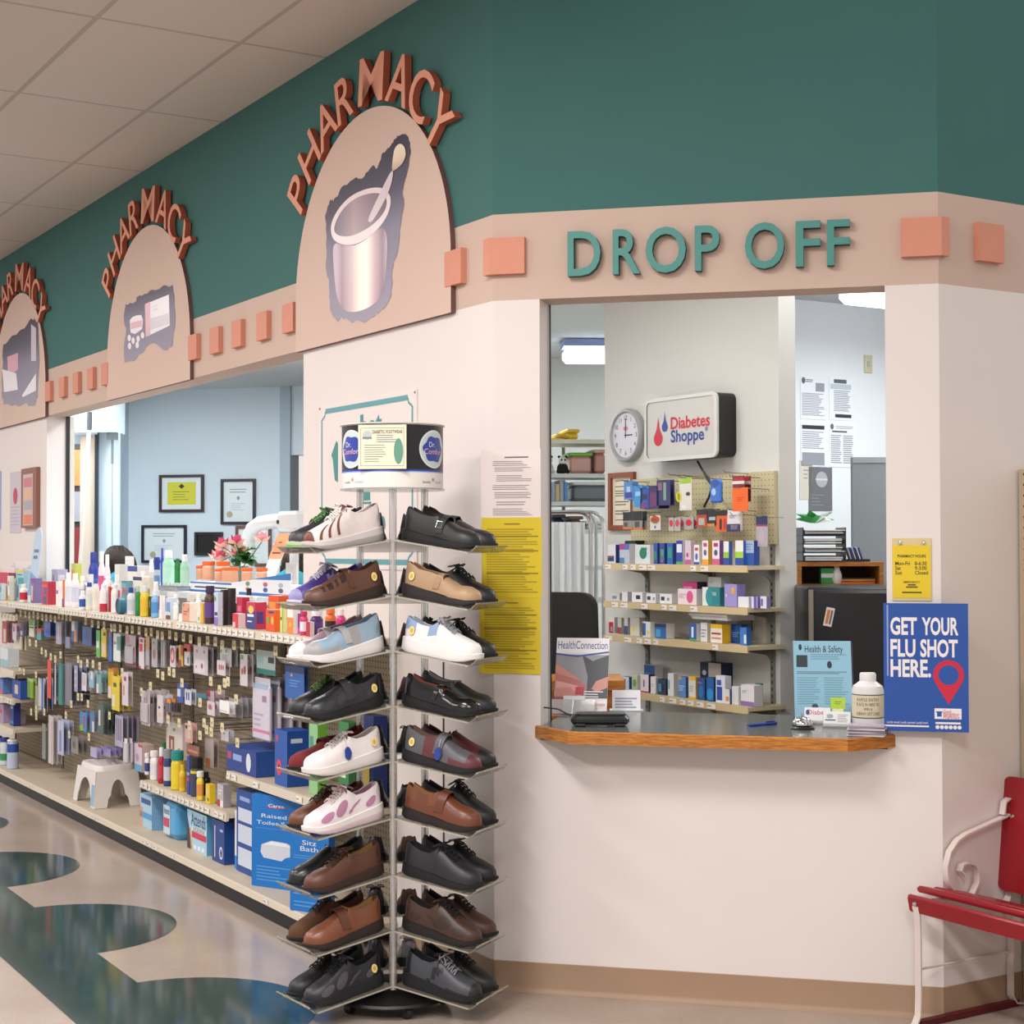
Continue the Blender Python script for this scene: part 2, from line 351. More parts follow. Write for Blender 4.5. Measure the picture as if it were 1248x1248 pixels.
def sign_panel(uc, kind, label):
    t = thing('pharmacy_arch_sign', label, 'sign', lw(uc, 0, 2.475), RL, 'arched pharmacy signs along the left wall')
    b = MB(); b.prism(arch_pts(PW, PSH, PHT), -.022, 0, M_PANEL, M_PEDGE); b.build('arch_panel', t, smooth=30)
    Y = -.0235
    def A(pts, ox, oy, sc):
        out = []
        if kind == 'mortar' and len(pts) < 20:
            for _ in range(2): pts = [q for i in range(len(pts)) for q in ((pts[i][0]*.75+pts[(i+1) % len(pts)][0]*.25, pts[i][1]*.75+pts[(i+1) % len(pts)][1]*.25), (pts[i][0]*.25+pts[(i+1) % len(pts)][0]*.75, pts[i][1]*.25+pts[(i+1) % len(pts)][1]*.75))]
        for x, y in pts:
            u, z = PL(ox+x/sc, oy+y/sc, .0235); out.append((uc-u, z-2.475))
        return out[::-1] if sum(out[i][0]*out[(i+1) % len(out)][1]-out[(i+1) % len(out)][0]*out[i][1] for i in range(len(out))) < 0 else out
    dark = shade('', '', 'Z', .05, .76, [(0, '#a29cab'), (.5, '#8a879a'), (.72, '#5c5768'), (1, '#3a3645')], .5)
    a = MB()
    w1 = mat('#efeaf0', .3); w2 = mat('#d5ccd8', .3); g = mat('#a79fb2', .3); pk = mat('#e2aebc', .3)
    if kind == 'mortar':
        P = lambda q: A(q, 380, 150, 4.994)
        a.poly(jag(P([(112,460),(130,478),(180,390),(250,345),(320,325),(370,258),(400,272),(425,190),(470,150),(500,100),(545,70),(580,80),(595,115),(600,190),(580,300),(550,420),(560,460),(545,600),(520,800),(488,900),(485,1050),(440,1130),(380,1180),(320,1215),(230,1205),(180,1180),(155,1210),(110,1130),(105,1000),(85,850),(90,700),(82,580),(95,510)]), .016, 5), Y, dark)
        cup = shade('', '', 'X', -.28, .25, [(0, '#c9b3c0'), (.1, '#a88f9e'), (.28, '#d9c2c6'), (.42, '#fbf3e4'), (.55, '#fff8ee'), (.68, '#cfb0b6'), (.82, '#8d7386'), (1, '#dcc3c6')], .3)
        a.poly(P([(125,720),(135,900),(150,1060),(190,1140),(260,1155),(360,1120),(430,1050),(455,930),(465,590),(300,740),(200,750)]), Y-.0006, cup)
        a.poly(P([(115,650),(125,590),(170,510),(240,440),(330,400),(400,390),(440,400),(475,430),(485,480),(465,560),(410,640),(330,710),(250,745),(180,740),(130,710)]), Y-.0012, mat('#e6d6d8', .3))
        a.poly(P([(135,640),(160,570),(210,500),(280,450),(350,428),(410,425),(450,440),(462,490),(440,550),(380,615),(310,660),(240,690),(180,690),(145,672)]), Y-.0018, shade('', '', 'X', -.3, .25, [(0, '#6d6377'), (.35, '#b0969f'), (1, '#5a5265')], .3))
        a.poly(P([(345,605),(375,600),(480,410),(502,292),(485,290),(430,400),(350,570)]), Y-.0024, mat('#d8c8ce', .3))
        a.poly(P([(495,230),(505,160),(525,132),(545,125),(566,140),(575,170),(575,205),(555,250),(515,285),(490,295)]), Y-.003, shade('', '', 'Z', .62, .72, [(0, '#b99a8e'), (.5, '#ead6bd'), (1, '#f3e6cf')], .3))
    elif kind == 'vials':
        P = lambda q: A(q, 100, 200, 4.625)
        a.poly(jag(P([(245,790),(300,775),(320,740),(380,715),(450,690),(510,680),(520,740),(525,880),(510,1020),(480,1050),(390,1010),(330,1070),(290,1110),(240,1120),(235,1050),(248,940),(235,860)]), .02, 8), Y, dark)
        a.poly(P([(355,790),(490,735),(495,910),(360,975)]), Y-.0006, w1); a.poly(P([(355,790),(385,775),(385,960),(360,975)]), Y-.0012, pk)
        for q in ([(405,800),(425,792),(425,798),(405,806)], [(405,820),(425,812),(425,818),(405,826)], [(385,870),(488,840),(490,900),(386,935)]): a.poly(P(q), Y-.0012, w2)
        a.poly(P([(270,880),(285,862),(310,852),(335,850),(345,880),(340,930),(300,958),(275,950)]), Y-.0012, w1); a.poly(P([(275,895),(340,880),(338,915),(278,930)]), Y-.0018, pk)
        for x, y in ((268,980),(290,995),(318,985),(343,965),(270,1025),(313,1020)):
            a.poly(P([(x+10*math.cos(k*.5236), y+19*math.sin(k*.5236)) for k in range(12)]), Y-.0018, w1)
    else:
        P = lambda q: A(q, 0, 0, 1)
        a.poly(jag(P([(4,420),(10,415),(30,400),(38,388),(46,392),(48,440),(46,485),(40,495),(30,492),(15,495),(5,494),(2,480),(3,450)]), .03, 9), Y, dark)
        a.poly(P([(9,435),(22,430),(22,450),(10,460)]), Y-.0006, pk); a.poly(P([(3,450),(20,455),(22,475),(5,478)]), Y-.0012, w1); a.poly(P([(27,482),(44,455),(44,476),(28,484)]), Y-.0012, w1); a.poly(P([(38,395),(44,400),(44,440),(38,440)]), Y-.0006, w2)
    a.build('printed_picture', t, smooth=0)
    st = 'PHARMACY'; H = .285
    for ch, ad in zip(st, [143, 130, 116, 102.5, 84.5, 66.5, 52.5, 38.5]):
        an = math.radians(ad); bx, bz = .735*math.cos(an), PSH+.735*math.sin(an); rot = math.pi/2-an
        lm = MB(); v, f = text_tris(ch, .07, .004, 4); cx = (v[:, 0].min()+v[:, 0].max())/2
        X = Matrix.Translation((bx, 0, bz)) @ Matrix.Rotation(rot, 4, 'Y')
        pts = [((p[0]-cx)*H*(1.22 if ch == 'M' else 1), -.024-p[2]*.22, p[1]*H) for p in v]
        fr = [q for q in f if all(v[i][2] > .05 for i in q)]; ot = [q for q in f if not all(v[i][2] > .05 for i in q)]
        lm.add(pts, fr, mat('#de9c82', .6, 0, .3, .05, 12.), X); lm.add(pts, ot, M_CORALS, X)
        lm.build('letter', t, smooth=0)
    return t
sign_panel(.995, 'mortar', 'arched pharmacy sign with a mortar and pestle picture nearest the corner')
sign_panel(3.81, 'vials', 'arched pharmacy sign with pill vials pictured above the counter opening')
sign_panel(6.625, 'boxes', 'farthest arched pharmacy sign with packages pictured at the far end of the wall')
GB = 'coral wall blocks on the band'
def block(loc, rz, label, wdt=.125, h=.132):
    b = MB(); b.box(-wdt/2, wdt/2, -.026, 0, -h/2, h/2, M_CORAL); o = b.build('wall_block', None, loc, rz, 0); return tag(o, label, 'wall block', GB)
zb = 2.642
ordn = ['nearest the mortar and pestle sign', 'second from the mortar and pestle sign', 'middle one between the two signs', 'second from the pill vial sign', 'overlapping the edge of the pill vial sign']
for i, x in enumerate((343.6, 312.3, 281.8, 255.2, 229.2)): block(lw(PL(x, 400, .026)[0]-.062, 0, zb), RL, 'coral block between mortar and vial signs, '+ordn[i])
ordn = ['closest to the vial sign', 'second from the vial sign', 'middle one of the five', 'second from the farthest sign', 'overlapping the edge of the farthest sign']
for i, x in enumerate((123.2, 105.8, 88.3, 71.5, 54.7)): block(lw(PL(x, 460, .026)[0]-.062, 0, zb), RL, 'coral block left of the vial sign, '+ordn[i])
block(lw(.255, 0, zb), RL, 'coral wall block between the mortar sign and the building corner')
# blocks that wrap the two corners
def wrap(loc, a1, a2, label):
    b = MB(); h = .066; th = .026; w1, w2 = .028, .122
    d1 = Vector((math.cos(a1), math.sin(a1), 0)); d2 = Vector((math.cos(a2), math.sin(a2), 0))
    n1 = Vector((d1.y, -d1.x, 0)); n2 = Vector((d2.y, -d2.x, 0))
    cr = (n1+n2).normalized()*th/math.cos((a2-a1)/2)
    p = [-d1*w1, -d1*w1+n1*th, cr, d2*w2+n2*th, d2*w2, Vector((0, 0, 0))]
    fs = [(0, 1, 7, 6), (1, 2, 8, 7), (2, 3, 9, 8), (3, 4, 10, 9), (4, 5, 11, 10), (5, 0, 6, 11), (5, 4, 3, 2, 1, 0), (6, 7, 8, 9, 10, 11)]
    b.add([q+Vector((0, 0, -h)) for q in p]+[q+Vector((0, 0, h)) for q in p], fs, M_CORAL)
    o = b.build('corner_block', None, loc, 0, 0); tag(o, label, 'wall block', GB)
wrap((0, 0, zb), RL, 0, 'coral block folded round the corner left of DROP OFF')
def wrap2():
    b = MB(); h = .066; th = .026; w1, w2 = .122, .028
    d1 = Vector((1, 0, 0)); d2 = Vector((S, S, 0)); n1 = Vector((0, -1, 0)); n2 = Vector((S, -S, 0)); cr = (n1+n2).normalized()*th/math.cos(RR/2)
    p = [-d1*w1, -d1*w1+n1*th, cr, d2*w2+n2*th, d2*w2, Vector((0, 0, 0))]
    fs = [(0, 1, 7, 6), (1, 2, 8, 7), (2, 3, 9, 8), (3, 4, 10, 9), (4, 5, 11, 10), (5, 0, 6, 11), (5, 4, 3, 2, 1, 0), (6, 7, 8, 9, 10, 11)]
    b.add([q+Vector((0, 0, -h)) for q in p]+[q+Vector((0, 0, h)) for q in p], fs, M_CORAL)
    tag(b.build('corner_block', None, (WF, 0, zb), 0, 0), 'coral block folded round the corner right of DROP OFF', 'wall block', GB)
wrap2()
block((WF+.235*S, .235*S, zb), RR, 'coral block on the right wall beyond the corner')
# DROP OFF lettering
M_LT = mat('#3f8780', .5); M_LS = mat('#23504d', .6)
t = thing('drop_off_lettering', 'raised teal letters reading DROP OFF above the service window', 'lettering', (0, 0, 0))
xs0 = [692, 747, 787, 847, 908, 970, 1008]; xs1 = [732, 780, 836, 877, 956, 1000, 1036]
for ch, a, c in zip('DROPOFF', xs0, xs1):
    yb = 336-(a-692)*.042; yt = 282-(a-692)*.045
    xa, za = PF(a, yb, .03); xc, _ = PF(c, yb, .03); _, zt = PF(a, yt, .03)
    v, f = text_tris(ch, .06, .01, 4); H = (zt-za)/.70
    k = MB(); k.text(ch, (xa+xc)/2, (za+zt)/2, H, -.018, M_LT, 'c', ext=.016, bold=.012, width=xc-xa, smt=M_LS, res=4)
    k.box((xa+xc)/2-.006, (xa+xc)/2+.006, -.02, 0, za+.02, za+.03, M_LS) if ch in 'PF' and False else None
    k.build('letter', t, smooth=0)
# ================================================================ SHOE TOWER
def interp(x, pts):
    return float(np.interp(x, [p[0] for p in pts], [p[1] for p in pts]))
W_PTS = [(0, .004), (.02, .02), (.06, .028), (.14, .0335), (.3, .0335), (.42, .034), (.55, .039), (.68, .0445), (.78, .0455), (.87, .041), (.93, .032), (.975, .02), (1, .004)]
SH_L = .285
def shoe(name, label, main, c2=None, sole='#1c1b1d', lining='#2a2728', style='plain', laces=None, strap=None, opening=.44, collar=.062, instep=.074, toe=.043, heel_s=.03, fore_s=.02, rough=.45, sticker=None, hang=None, side=1, sole2=None, boot=0., bump=.15):
    t = thing('shoe', label, 'shoe', (0, 0, 0), 0, 'shoes on the clear shoe tower')
    L = SH_L; mm = mat(main, rough, 0, .5, .08, 70, bump); m2 = mat(c2, rough, 0, .5, .06, 70, bump) if c2 else mm; ml = mat(lining, .8); ms = mat(sole, .6); ms2 = mat(sole2, .6) if sole2 else ms
    sz = lambda q: interp(q, [(0, heel_s+.004), (.35, heel_s*.85), (.6, fore_s), (.9, fore_s), (1, fore_s+.006)])
    sb = lambda q: interp(q, [(0, .004), (.05, 0), (.72, 0), (.88, .005), (1, .017)])
    hp = [(0, collar*.75), (.03, collar*1.06), (.08, collar*1.05), (.2, collar*.86), (.34, collar*.9), (opening, instep), (opening+.1, instep*.9), (.7, (toe+instep)/2-.008), (.84, toe), (.93, toe*.82), (.98, toe*.5), (1, toe*.2)]
    ts = [0, .012, .03, .055, .06]+[.06+(opening-.06)*k/7 for k in range(1, 8)]+[opening+.012]+[opening+.012+(1-opening-.012)*k/15 for k in range(1, 16)]
    rings = []; K = 17; opn = []
    for q in ts:
        w_ = interp(q, W_PTS); h = interp(q, hp); z0 = max(sz(q), sb(q))-.005; x = L*q; ring = []
        o_ = .058 < q <= opening+1e-6
        opn.append(o_)
        for k in range(K):
            if o_:
                kk = min(k, K-1-k); sg = -1 if k < K/2 else 1
                if kk <= 4: y = w_*(1-.30*(kk/4)**2); z = h*kk/4
                elif kk == 5: y = w_*.70-.0045; z = h-.002
                elif kk == 6: y = w_*.62-.003; z = h*.5
                elif kk == 7: y = w_*.55; z = .012
                else: y = 0; z = .010
                xx = x - (.006*(z/.06) if q < .12 else 0)
                ring.append((xx, sg*y, z0+z))
            else:
                a = math.pi*k/(K-1); c = math.cos(a); s_ = math.sin(a)
                ring.append((x - (.006*(s_) if q < .12 else 0), -w_*math.copysign(abs(c)**.75, c), z0+h*s_**.8))
        rings.append(ring)
    def pat(i, k):
        q = (ts[i]+ts[i+1])/2; kk = min(k+.5, K-1.5-k) if True else 0
        if opn[i] and opn[min(i+1, len(opn)-1)] and 5 <= k <= 10: return ml
        if opn[i] != opn[i+1] and 5 <= k <= 10: return m2 if style in ('sneaker', 'stripes') else mm
        if style == 'sneaker':
            if q < .14 and kk < 4: return m2
            if q > .88 or (q > .6 and kk < 1.2): return m2
            if .3 < q < .62 and abs(q-.42-(kk-2)*.035) < .035 and kk < 5: return m2
        elif style == 'stripes':
            if q > .93: return m2
        elif style == 'slots':
            if .45 < q < .8 and 3 < kk < 6 and int(q*22) % 2: return m2
        elif style == 'two':
            if q > .62 and kk < 2.2: return m2
            if q > .85: return m2
            if .3 < q < .46 and kk < 4: return m2
        elif style == 'trim':
            if (q < .16 or .34 < q < .46) and kk > 2.4: return m2
        elif style == 'panels':
            pass
        elif style == 'toe':
            if q > .8: return m2
        return mm
    u = MB()
    u.loft(rings, mm, True, True, None, False, pat)
    def surf(q, ad, off=.0012):
        w_ = interp(q, W_PTS); h = interp(q, hp); z0 = max(sz(q), sb(q))-.005; sg = 1 if ad < 90 else -1; ad = min(ad, 180-ad); a_ = math.radians(ad)
        if .058 < q <= opening: tt = min(1, ad/60); return (L*q, -sg*(w_*(1-.3*tt*tt)+off), z0+h*tt)
        c_, s_ = math.cos(a_), math.sin(a_); return (L*q, -sg*(w_*abs(c_)**.75+off*c_), z0+(h+off*s_)*s_**.8)
    def ribbon(k, pts, wd):
        pts2 = [tuple(pts[0][j]*(1-f)+pts[-1][j]*f+(pts[1][j]-(pts[0][j]+pts[-1][j])/2)*4*f*(1-f) for j in (0, 1)) for f in [i/8 for i in range(9)]]; b0 = len(k.v)
        for q, ad in pts2: k.v += [surf(q-wd/2, ad), surf(q+wd/2, ad)]
        for i in range(8): k.f.append((b0+2*i, b0+2*i+1, b0+2*i+3, b0+2*i+2)); k.mi.append(k.m(m2))
    def patch(k, q0, a0, rq, ra):
        b0 = len(k.v); k.v.append(surf(q0, a0, .0022)); n_ = 18
        for i in range(n_): th = 2*math.pi*i/n_; k.v.append(surf(min(.97, max(.07, q0+rq*math.cos(th)+.35*rq*math.sin(th))), a0+ra*math.sin(th), .0012))
        for i in range(n_): k.f.append((b0, b0+1+i, b0+1+(i+1) % n_)); k.mi.append(k.m(m2))
    if style in ('stripes', 'panels'):
        k = u
        for mir in (0, 1):
            R_ = (lambda a_: a_) if not mir else (lambda a_: 180-a_)
            if style == 'stripes':
                for q0, q1 in ((.52, .62), (.62, .75), (.72, .86)): ribbon(k, [(q0, R_(62)), ((q0+q1)/2+.03, R_(42)), (q1, R_(10))], .035)
                ribbon(k, [(.5, R_(70)), (.57, R_(64)), (.66, R_(70))], .014)
            else:
                patch(k, .76, R_(26), .085, 15); patch(k, .56, R_(28), .085, 17); patch(k, .17, R_(26), .07, 12); ribbon(k, [(.3, R_(46)), (.38, R_(30)), (.47, R_(8))], .03)
    u.build('upper', t, smooth=55)
    # sole: outline rings
    def outline(f, zf, dz=0):
        qs = [0, .015, .05, .12, .25, .4, .55, .7, .8, .88, .94, .98, 1]; a = []
        ext = .0045
        def pt(q, sg): 
            xx = L*q + (ext*1.2 if q > .97 else (-ext*1.2 if q < .03 else 0))
            return (L/2+(xx-L/2)*f, sg*(interp(q, W_PTS)+ext)*f, zf(q)+dz)
        return [pt(q, 1) for q in qs]+[pt(q, -1) for q in reversed(qs)]
    s_ = MB(); mid = lambda q: (sb(q)+max(sz(q), sb(q)+.006))/2; top = lambda q: max(sz(q), sb(q)+.008)
    R_ = [outline(.97, sb), outline(1, lambda q: sb(q)+.003), outline(1.0, mid), outline(1.0, mid, .001), outline(1.0, top), outline(.93, top, .001)]
    s_.loft([list(reversed(r)) for r in R_], ms, True, True, None, True, lambda a, k: ms2 if a <= 1 else ms); s_.build('sole', t, smooth=40)
    top_at = lambda q: max(sz(q), sb(q))-.005+interp(q, hp)
    if laces:
        l_ = MB(); lm = mat(laces, .8); n = 5
        tg = MB()
        pts = []
        for i in range(6):
            q = opening-.10+.16*i/5; pts.append((q*L, interp(q, hp)+max(sz(q), sb(q))+.004+(.012*(1-i/5))))
        tg.loft([[(x, y*(.014+.006*i/5), z+(0 if abs(y) < .5 else -.004)) for y in (-1, -.4, .4, 1)]+[(x, y*(.014+.006*i/5), z-.005) for y in (1, -1)] for i, (x, z) in enumerate(pts)], m2 if style in ('sneaker', 'stripes', 'panels') else mm); tg.build('tongue', t, smooth=60)
        for i in range(n):
            q = opening-.01+.05*i; q2 = q+.03; z = top_at(q)+.004; z2 = top_at(min(q2, .95))+.004; ww = .017+.002*i
            l_.tube([(q*L, -ww, z-.006), (q*L+.004, -ww*.4, z+.002), (q2*L, ww*.4, z2+.002), (q2*L, ww, z2-.006)], .0023, lm, 5); l_.tube([(q*L, ww, z-.006), (q*L+.004, ww*.4, z+.003), (q2*L, -ww*.4, z2+.003), (q2*L, -ww, z2-.006)], .0023, lm, 5)
        q = opening; z = top_at(q)+.008
        for sg in (-1, 1):
            l_.tube([(q*L, 0, z)]+[(q*L+.006+.012*math.sin(a), sg*(.006+.022*(1-math.cos(a))/2*1.2), z+.008*math.sin(a)) for a in (0.6, 1.4, 2.2, 3.1)]+[(q*L-.004, sg*.012, z+.002), (q*L, 0, z)], .0021, lm, 5)
            l_.tube([(q*L, 0, z), (q*L+.016, sg*.013, z-.004), (q*L+.03, sg*.024, z-.017)], .0021, lm, 5)
        l_.build('laces', t, smooth=60)
    for j, (q, wd, col) in enumerate(strap or []):
        k = MB(); pts = []; w_ = interp(q, W_PTS)+.002; z0 = max(sz(q), sb(q))-.005; h = (interp(q, hp)+.006) if q > opening else max(interp(q, hp), instep*.95)+.004
        for i in range(13):
            a = math.radians(12+156*i/12); c = math.cos(a); pts.append((q*L+.01*math.sin(a), -w_*math.copysign(abs(c)**.75, c), z0+h*math.sin(a)**.8))
        k.strip(pts, (wd, 0, 0), .003, mat(col, rough, 0, .5, .05, 60))
        k.build('strap', t, smooth=60)
    if style == 'buckle': 
        k = MB(); q = .5; w_ = interp(q, W_PTS)+.004; z = sz(q)+.03
        k.tube([(q*L-.01, side*w_, z), (q*L+.01, side*w_, z), (q*L+.012, side*(w_-.006), z+.018), (q*L-.008, side*(w_-.006), z+.018), (q*L-.01, side*w_, z)], .0016, CHROME, 5); k.build('buckle', t)
    if sticker:
        q = .13; w_ = interp(q, W_PTS); z = sz(q)+collar*.42; k = MB()
        X = Matrix.Translation((q*L, side*(w_+.0015), z)) @ Matrix.Rotation(math.pi if side > 0 else 0, 4, 'Z') @ Matrix.Rotation(math.radians(-8), 4, 'X')
        k.prism([(.0105*math.cos(a*math.pi/8), .0125*math.sin(a*math.pi/8)) for a in range(16)], -.001, 0, mat('#e8d489', .5), None, X); k.ell(0, 0, .006, .007, -.0013, mat('#caa94f', .5), 14, X)
        o = k.build('price_sticker', t); o['label'] = 'round yellow sticker'
    if hang:
        q = .5; w_ = interp(q, W_PTS); z = top_at(q); k = MB(); c = mat('#27408f', .5)
        X = Matrix.Translation((q*L, side*(w_+.005), sz(q)+.022)) @ Matrix.Rotation(math.pi if side > 0 else 0, 4, 'Z')
        k.prism([(.0125*math.cos(a*math.pi/8)*(1+.08*math.cos(a*2)), .0185*math.sin(a*math.pi/8)) for a in range(16)], -.002, 0, c, None, X)
        k.tube([(q*L, side*(w_+.005), sz(q)+.038), (q*L-.004, side*(w_*.75), z-.004), (q*L-.006, side*.012, z+.004)], .0008, mat('#c9c9cc', .5), 4)
        o = k.build('hang_tag', t); o['label'] = 'blue hang tag'
    return t
BK = '#1d1c1f'
P0w = np.array([-.257, -.389, 0.])
CR, SR_ = math.cos(YAW), math.sin(YAW)
def cam2w(a, b): return np.array([a*CR-b*SR_, a*SR_+b*CR, 0.])
AL = math.radians(55.2); BE = math.radians(64.8); SIDE = .228
P1w = P0w+cam2w(-math.cos(AL), math.sin(AL))*SIDE; P2w = P0w+cam2w(math.cos(BE), math.sin(BE))*SIDE
OUTL = cam2w(-math.sin(AL), -math.cos(AL)); OUTR = cam2w(math.sin(BE), -math.cos(BE)); OUTB = -(OUTL+OUTR); OUTB /= np.linalg.norm(OUTB)
CEN = (P0w+P1w+P2w)/3
LEV = [1.614, 1.423, 1.236, 1.048, .861, .667, .474, .286, .10]; TILT = math.radians(8.5); SHL = .292
ACR = clear('#bdb8aa', .2, .12); ACE = clear('#d8d0b4', .45, .2)
tower = thing('shoe_tower', 'tall clear acrylic shoe display tower with a black round base', 'shoe rack', tuple(CEN))
def sh_place(o, start, along, out, f, z, e=.012):
    p = start+(along-start)*f+out*e
    o.scale = (1.03, 1.06, 1.2)
    o.location = (p[0], p[1], z+.0045-e*math.tan(TILT)); o.rotation_euler = (0, TILT, math.atan2(out[1], out[0]))
for i, z in enumerate(LEV):
    for a, b, out in ((P0w, P1w, OUTL), (P2w, P0w, OUTR), (P1w, P2w, OUTB)):
        k = MB(); d = (b-a); e = d/np.linalg.norm(d); ct, st = math.cos(TILT), math.sin(TILT)
        o3 = np.array([out[0]*ct, out[1]*ct, -st]); up = np.array([out[0]*st, out[1]*st, ct])
        def q(s_, r, h): 
            p = a-CEN+e*s_+o3*r+up*h+np.array([0, 0, z]); return tuple(p)
        W_ = SIDE
        prof = [(0, 0), (SHL, 0), (SHL+.014, .006), (SHL+.03, .026), (SHL+.027, .0285), (SHL+.011, .010), (SHL, .004), (0, .004)]
        k.loft([[q(-.006, r, h) for r, h in prof], [q(W_+.006, r, h) for r, h in prof]], ACR)
        for s0 in (-.0063, W_+.0033): k.loft([[q(s0, r, h) for r, h in ((0, -.0005), (SHL, -.0005), (SHL, .0045), (0, .0045))], [q(s0+.003, r, h) for r, h in ((0, -.0005), (SHL, -.0005), (SHL, .0045), (0, .0045))]], ACE)
        k.loft([[q(-.006, SHL+.026, .0255), q(-.006, SHL+.031, .0255), q(-.006, SHL+.031, .0295), q(-.006, SHL+.026, .0295)], [q(W_+.006, SHL+.026, .0255), q(W_+.006, SHL+.031, .0255), q(W_+.006, SHL+.031, .0295), q(W_+.006, SHL+.026, .0295)]], ACE)
        k.build('shelf', tower, smooth=0)
for P in (P0w, P1w, P2w):
    k = MB(); r = .0125; n = 12; p = P-CEN
    k.tube([(p[0], p[1], .09), (p[0], p[1], 1.80)], .0125, clear('#f2f0ec', .16, .2), 14); k.tube([(p[0], p[1], .09), (p[0], p[1], 1.80)], .0055, clear('#e9e6e2', .4, .3), 8)
    k.build('pole', tower, smooth=60)
k = MB(); bm = mat('#141314', .45); k.lathe([(.20, .036), (.21, .044), (.205, .052), (.16, .058), (.1, .07), (.05, .094), (.0, .096)], bm, 40)
k.build('base', tower, smooth=50)
for j in range(5):
    a = YAW-math.pi/2+math.radians(-52)+j*math.radians(72); k = MB(); x, y = .175*math.cos(a), .175*math.sin(a)
    X = TR(x, y, 0, a+.4)
    k.lathe([(.0, -.012), (.020, -.012), (.022, -.006), (.022, .006), (.020, .012), (.0, .012)], mat('#1b1a1c', .4), 18, X @ TR(0, 0, .022, 0, math.pi/2)); k.box(-.012, .012, -.016, .016, .026, .05, mat('#232225', .5), X)
    k.build('caster', tower)
# header drum
k = MB(); R = .177; ZA, ZB_ = 1.795, 2.012; off = 0
blk = mat('#17151a', .35); crm = mat('#e6e1d9', .4); blu = mat('#29409c', .4)
zs = [(ZA, crm), (ZA+.052, mat('#8fa3d8', .4)), (ZA+.056, blu), (ZA+.062, blk), (ZB_-.002, crm), (ZB_, crm)]
prof = [(R, z) for z, _ in zs]+[(R-.004, ZB_), (R-.004, ZA), (R, ZA)]
n = 64; rings = [[(r*math.cos(2*math.pi*j/n), r*math.sin(2*math.pi*j/n), z) for j in range(n)] for r, z in prof]
cols = [z[1] for z in zs]+[crm]*4
k.loft(rings, crm, False, False, None, True, lambda a, j: cols[min(a, len(cols)-1)])
k.lathe([(R+.006, ZA-.006), (R+.006, ZA-.001), (0, ZA-.001)], clear('#e8e6e2', .3, .15), 48); k.lathe([(R+.006, ZB_+.001), (R+.006, ZB_+.005), (0, ZB_+.005)], mat('#d9d4cc', .4), 48)
base_a = YAW-math.pi/2-math.radians(4.3)
def wrapmb(mb, ang, z):      # local x,z picture wrapped round the drum, facing out
    for i in range(len(mb.v)):
        x, y, zz = mb.v[i]; a = base_a+ang+x/R; rr = R-y; mb.v[i] = (rr*math.cos(a), rr*math.sin(a), z+zz)
    return mb
def merge(dst, src):
    b = len(dst.v); dst.v += src.v
    for f, i in zip(src.f, src.mi): dst.f.append(tuple(b+q for q in f)); dst.mi.append(dst.m(src.mats[i]))
def fan(mb, pts, y, m):      # polygon as a fan of small triangles so that it bends
    c = (sum(p[0] for p in pts)/len(pts), sum(p[1] for p in pts)/len(pts))
    for s0, s1 in ((0, .5), (.5, 1)):
        for i in range(len(pts)):
            p, q = pts[i], pts[(i+1) % len(pts)]; g = lambda v, s: (c[0]+(v[0]-c[0])*s, y, c[1]+(v[1]-c[1])*s)
            if s0 == 0: mb.add([g(p, 0), g(p, s1), g(q, s1)], [(0, 1, 2)], m)
            else: mb.add([g(p, s0), g(p, s1), g(q, s1), g(q, s0)], [(0, 1, 2, 3)], m)
for ang in (-45, 62, 180):
    g = MB(); el = lambda rx, rz, n=32: [(rx*math.cos(2*math.pi*j/n), rz*math.sin(2*math.pi*j/n)) for j in range(n)]
    fan(g, el(.070, .066), -.0008, mat('#dfe3e6', .35)); fan(g, el(.064, .060), -.0012, mat('#c3d3cf', .35))
    fan(g, [(.053*(1+.08*math.cos(6*a+.5))*math.cos(a), .044*(1+.08*math.cos(6*a+.5))*math.sin(a)) for a in [2*math.pi*j/48 for j in range(48)]], -.0018, mat('#2a3d9b', .35))
    tx = mat('#e3e4ee', .4); g.text('Dr.', -.012, .016, .026, -.0026, tx); g.text('Comfort', 0, -.008, .027, -.0026, mat('#e8b7b4', .4), width=.1)
    merge(k, wrapmb(g, math.radians(ang), ZA+.133))
for ang in (-42, 60):
    g = MB(); g.text('Sensibly', -.012, 0, .012, -.0008, mat('#5b5f8f', .5), 'r'); g.text('Comfort', .012, 0, .012, -.0008, mat('#9aa0c4', .5), 'l'); g.ell(0, .008, .007, .006, -.0008, mat('#c98f8c', .5), 10); merge(k, wrapmb(g, math.radians(ang), ZA+.02))
o = k.build('header_drum', tower, smooth=40); o['label'] = 'round black and cream header drum with shoe brand ovals'
# card taped on the drum
ca = base_a-math.radians(2.5); cx, cy = CEN[0]+(R+.0035)*math.cos(ca), CEN[1]+(R+.0035)*math.sin(ca)
k = MB(); cw, chh = .166, .15; k.box(-cw/2, cw/2, 0, .0012, 0, chh, mat('#efe2c4', .6)); bd = mat('#7d8f98', .6)
def frame_lines(k, x0, x1, z0, z1, t_, y, m):
    k.rect(x0, x1, z0, z0+t_, y, m); k.rect(x0, x1, z1-t_, z1, y, m); k.rect(x0, x0+t_, z0, z1, y, m); k.rect(x1-t_, x1, z0, z1, y, m)
frame_lines(k, -.075, .075, .01, .14, .0018, -.0004, bd); k.text('DIABETIC FOOTWEAR', .018, .126, .0165, -.0006, mat('#3f4a50', .6), width=.105, bold=.02)
k.ell(-.052, .115, .016, .016, -.0006, mat('#b9bec0', .6)); k.rect(-.068, -.036, .102, .109, -.0008, mat('#7a8085', .6))
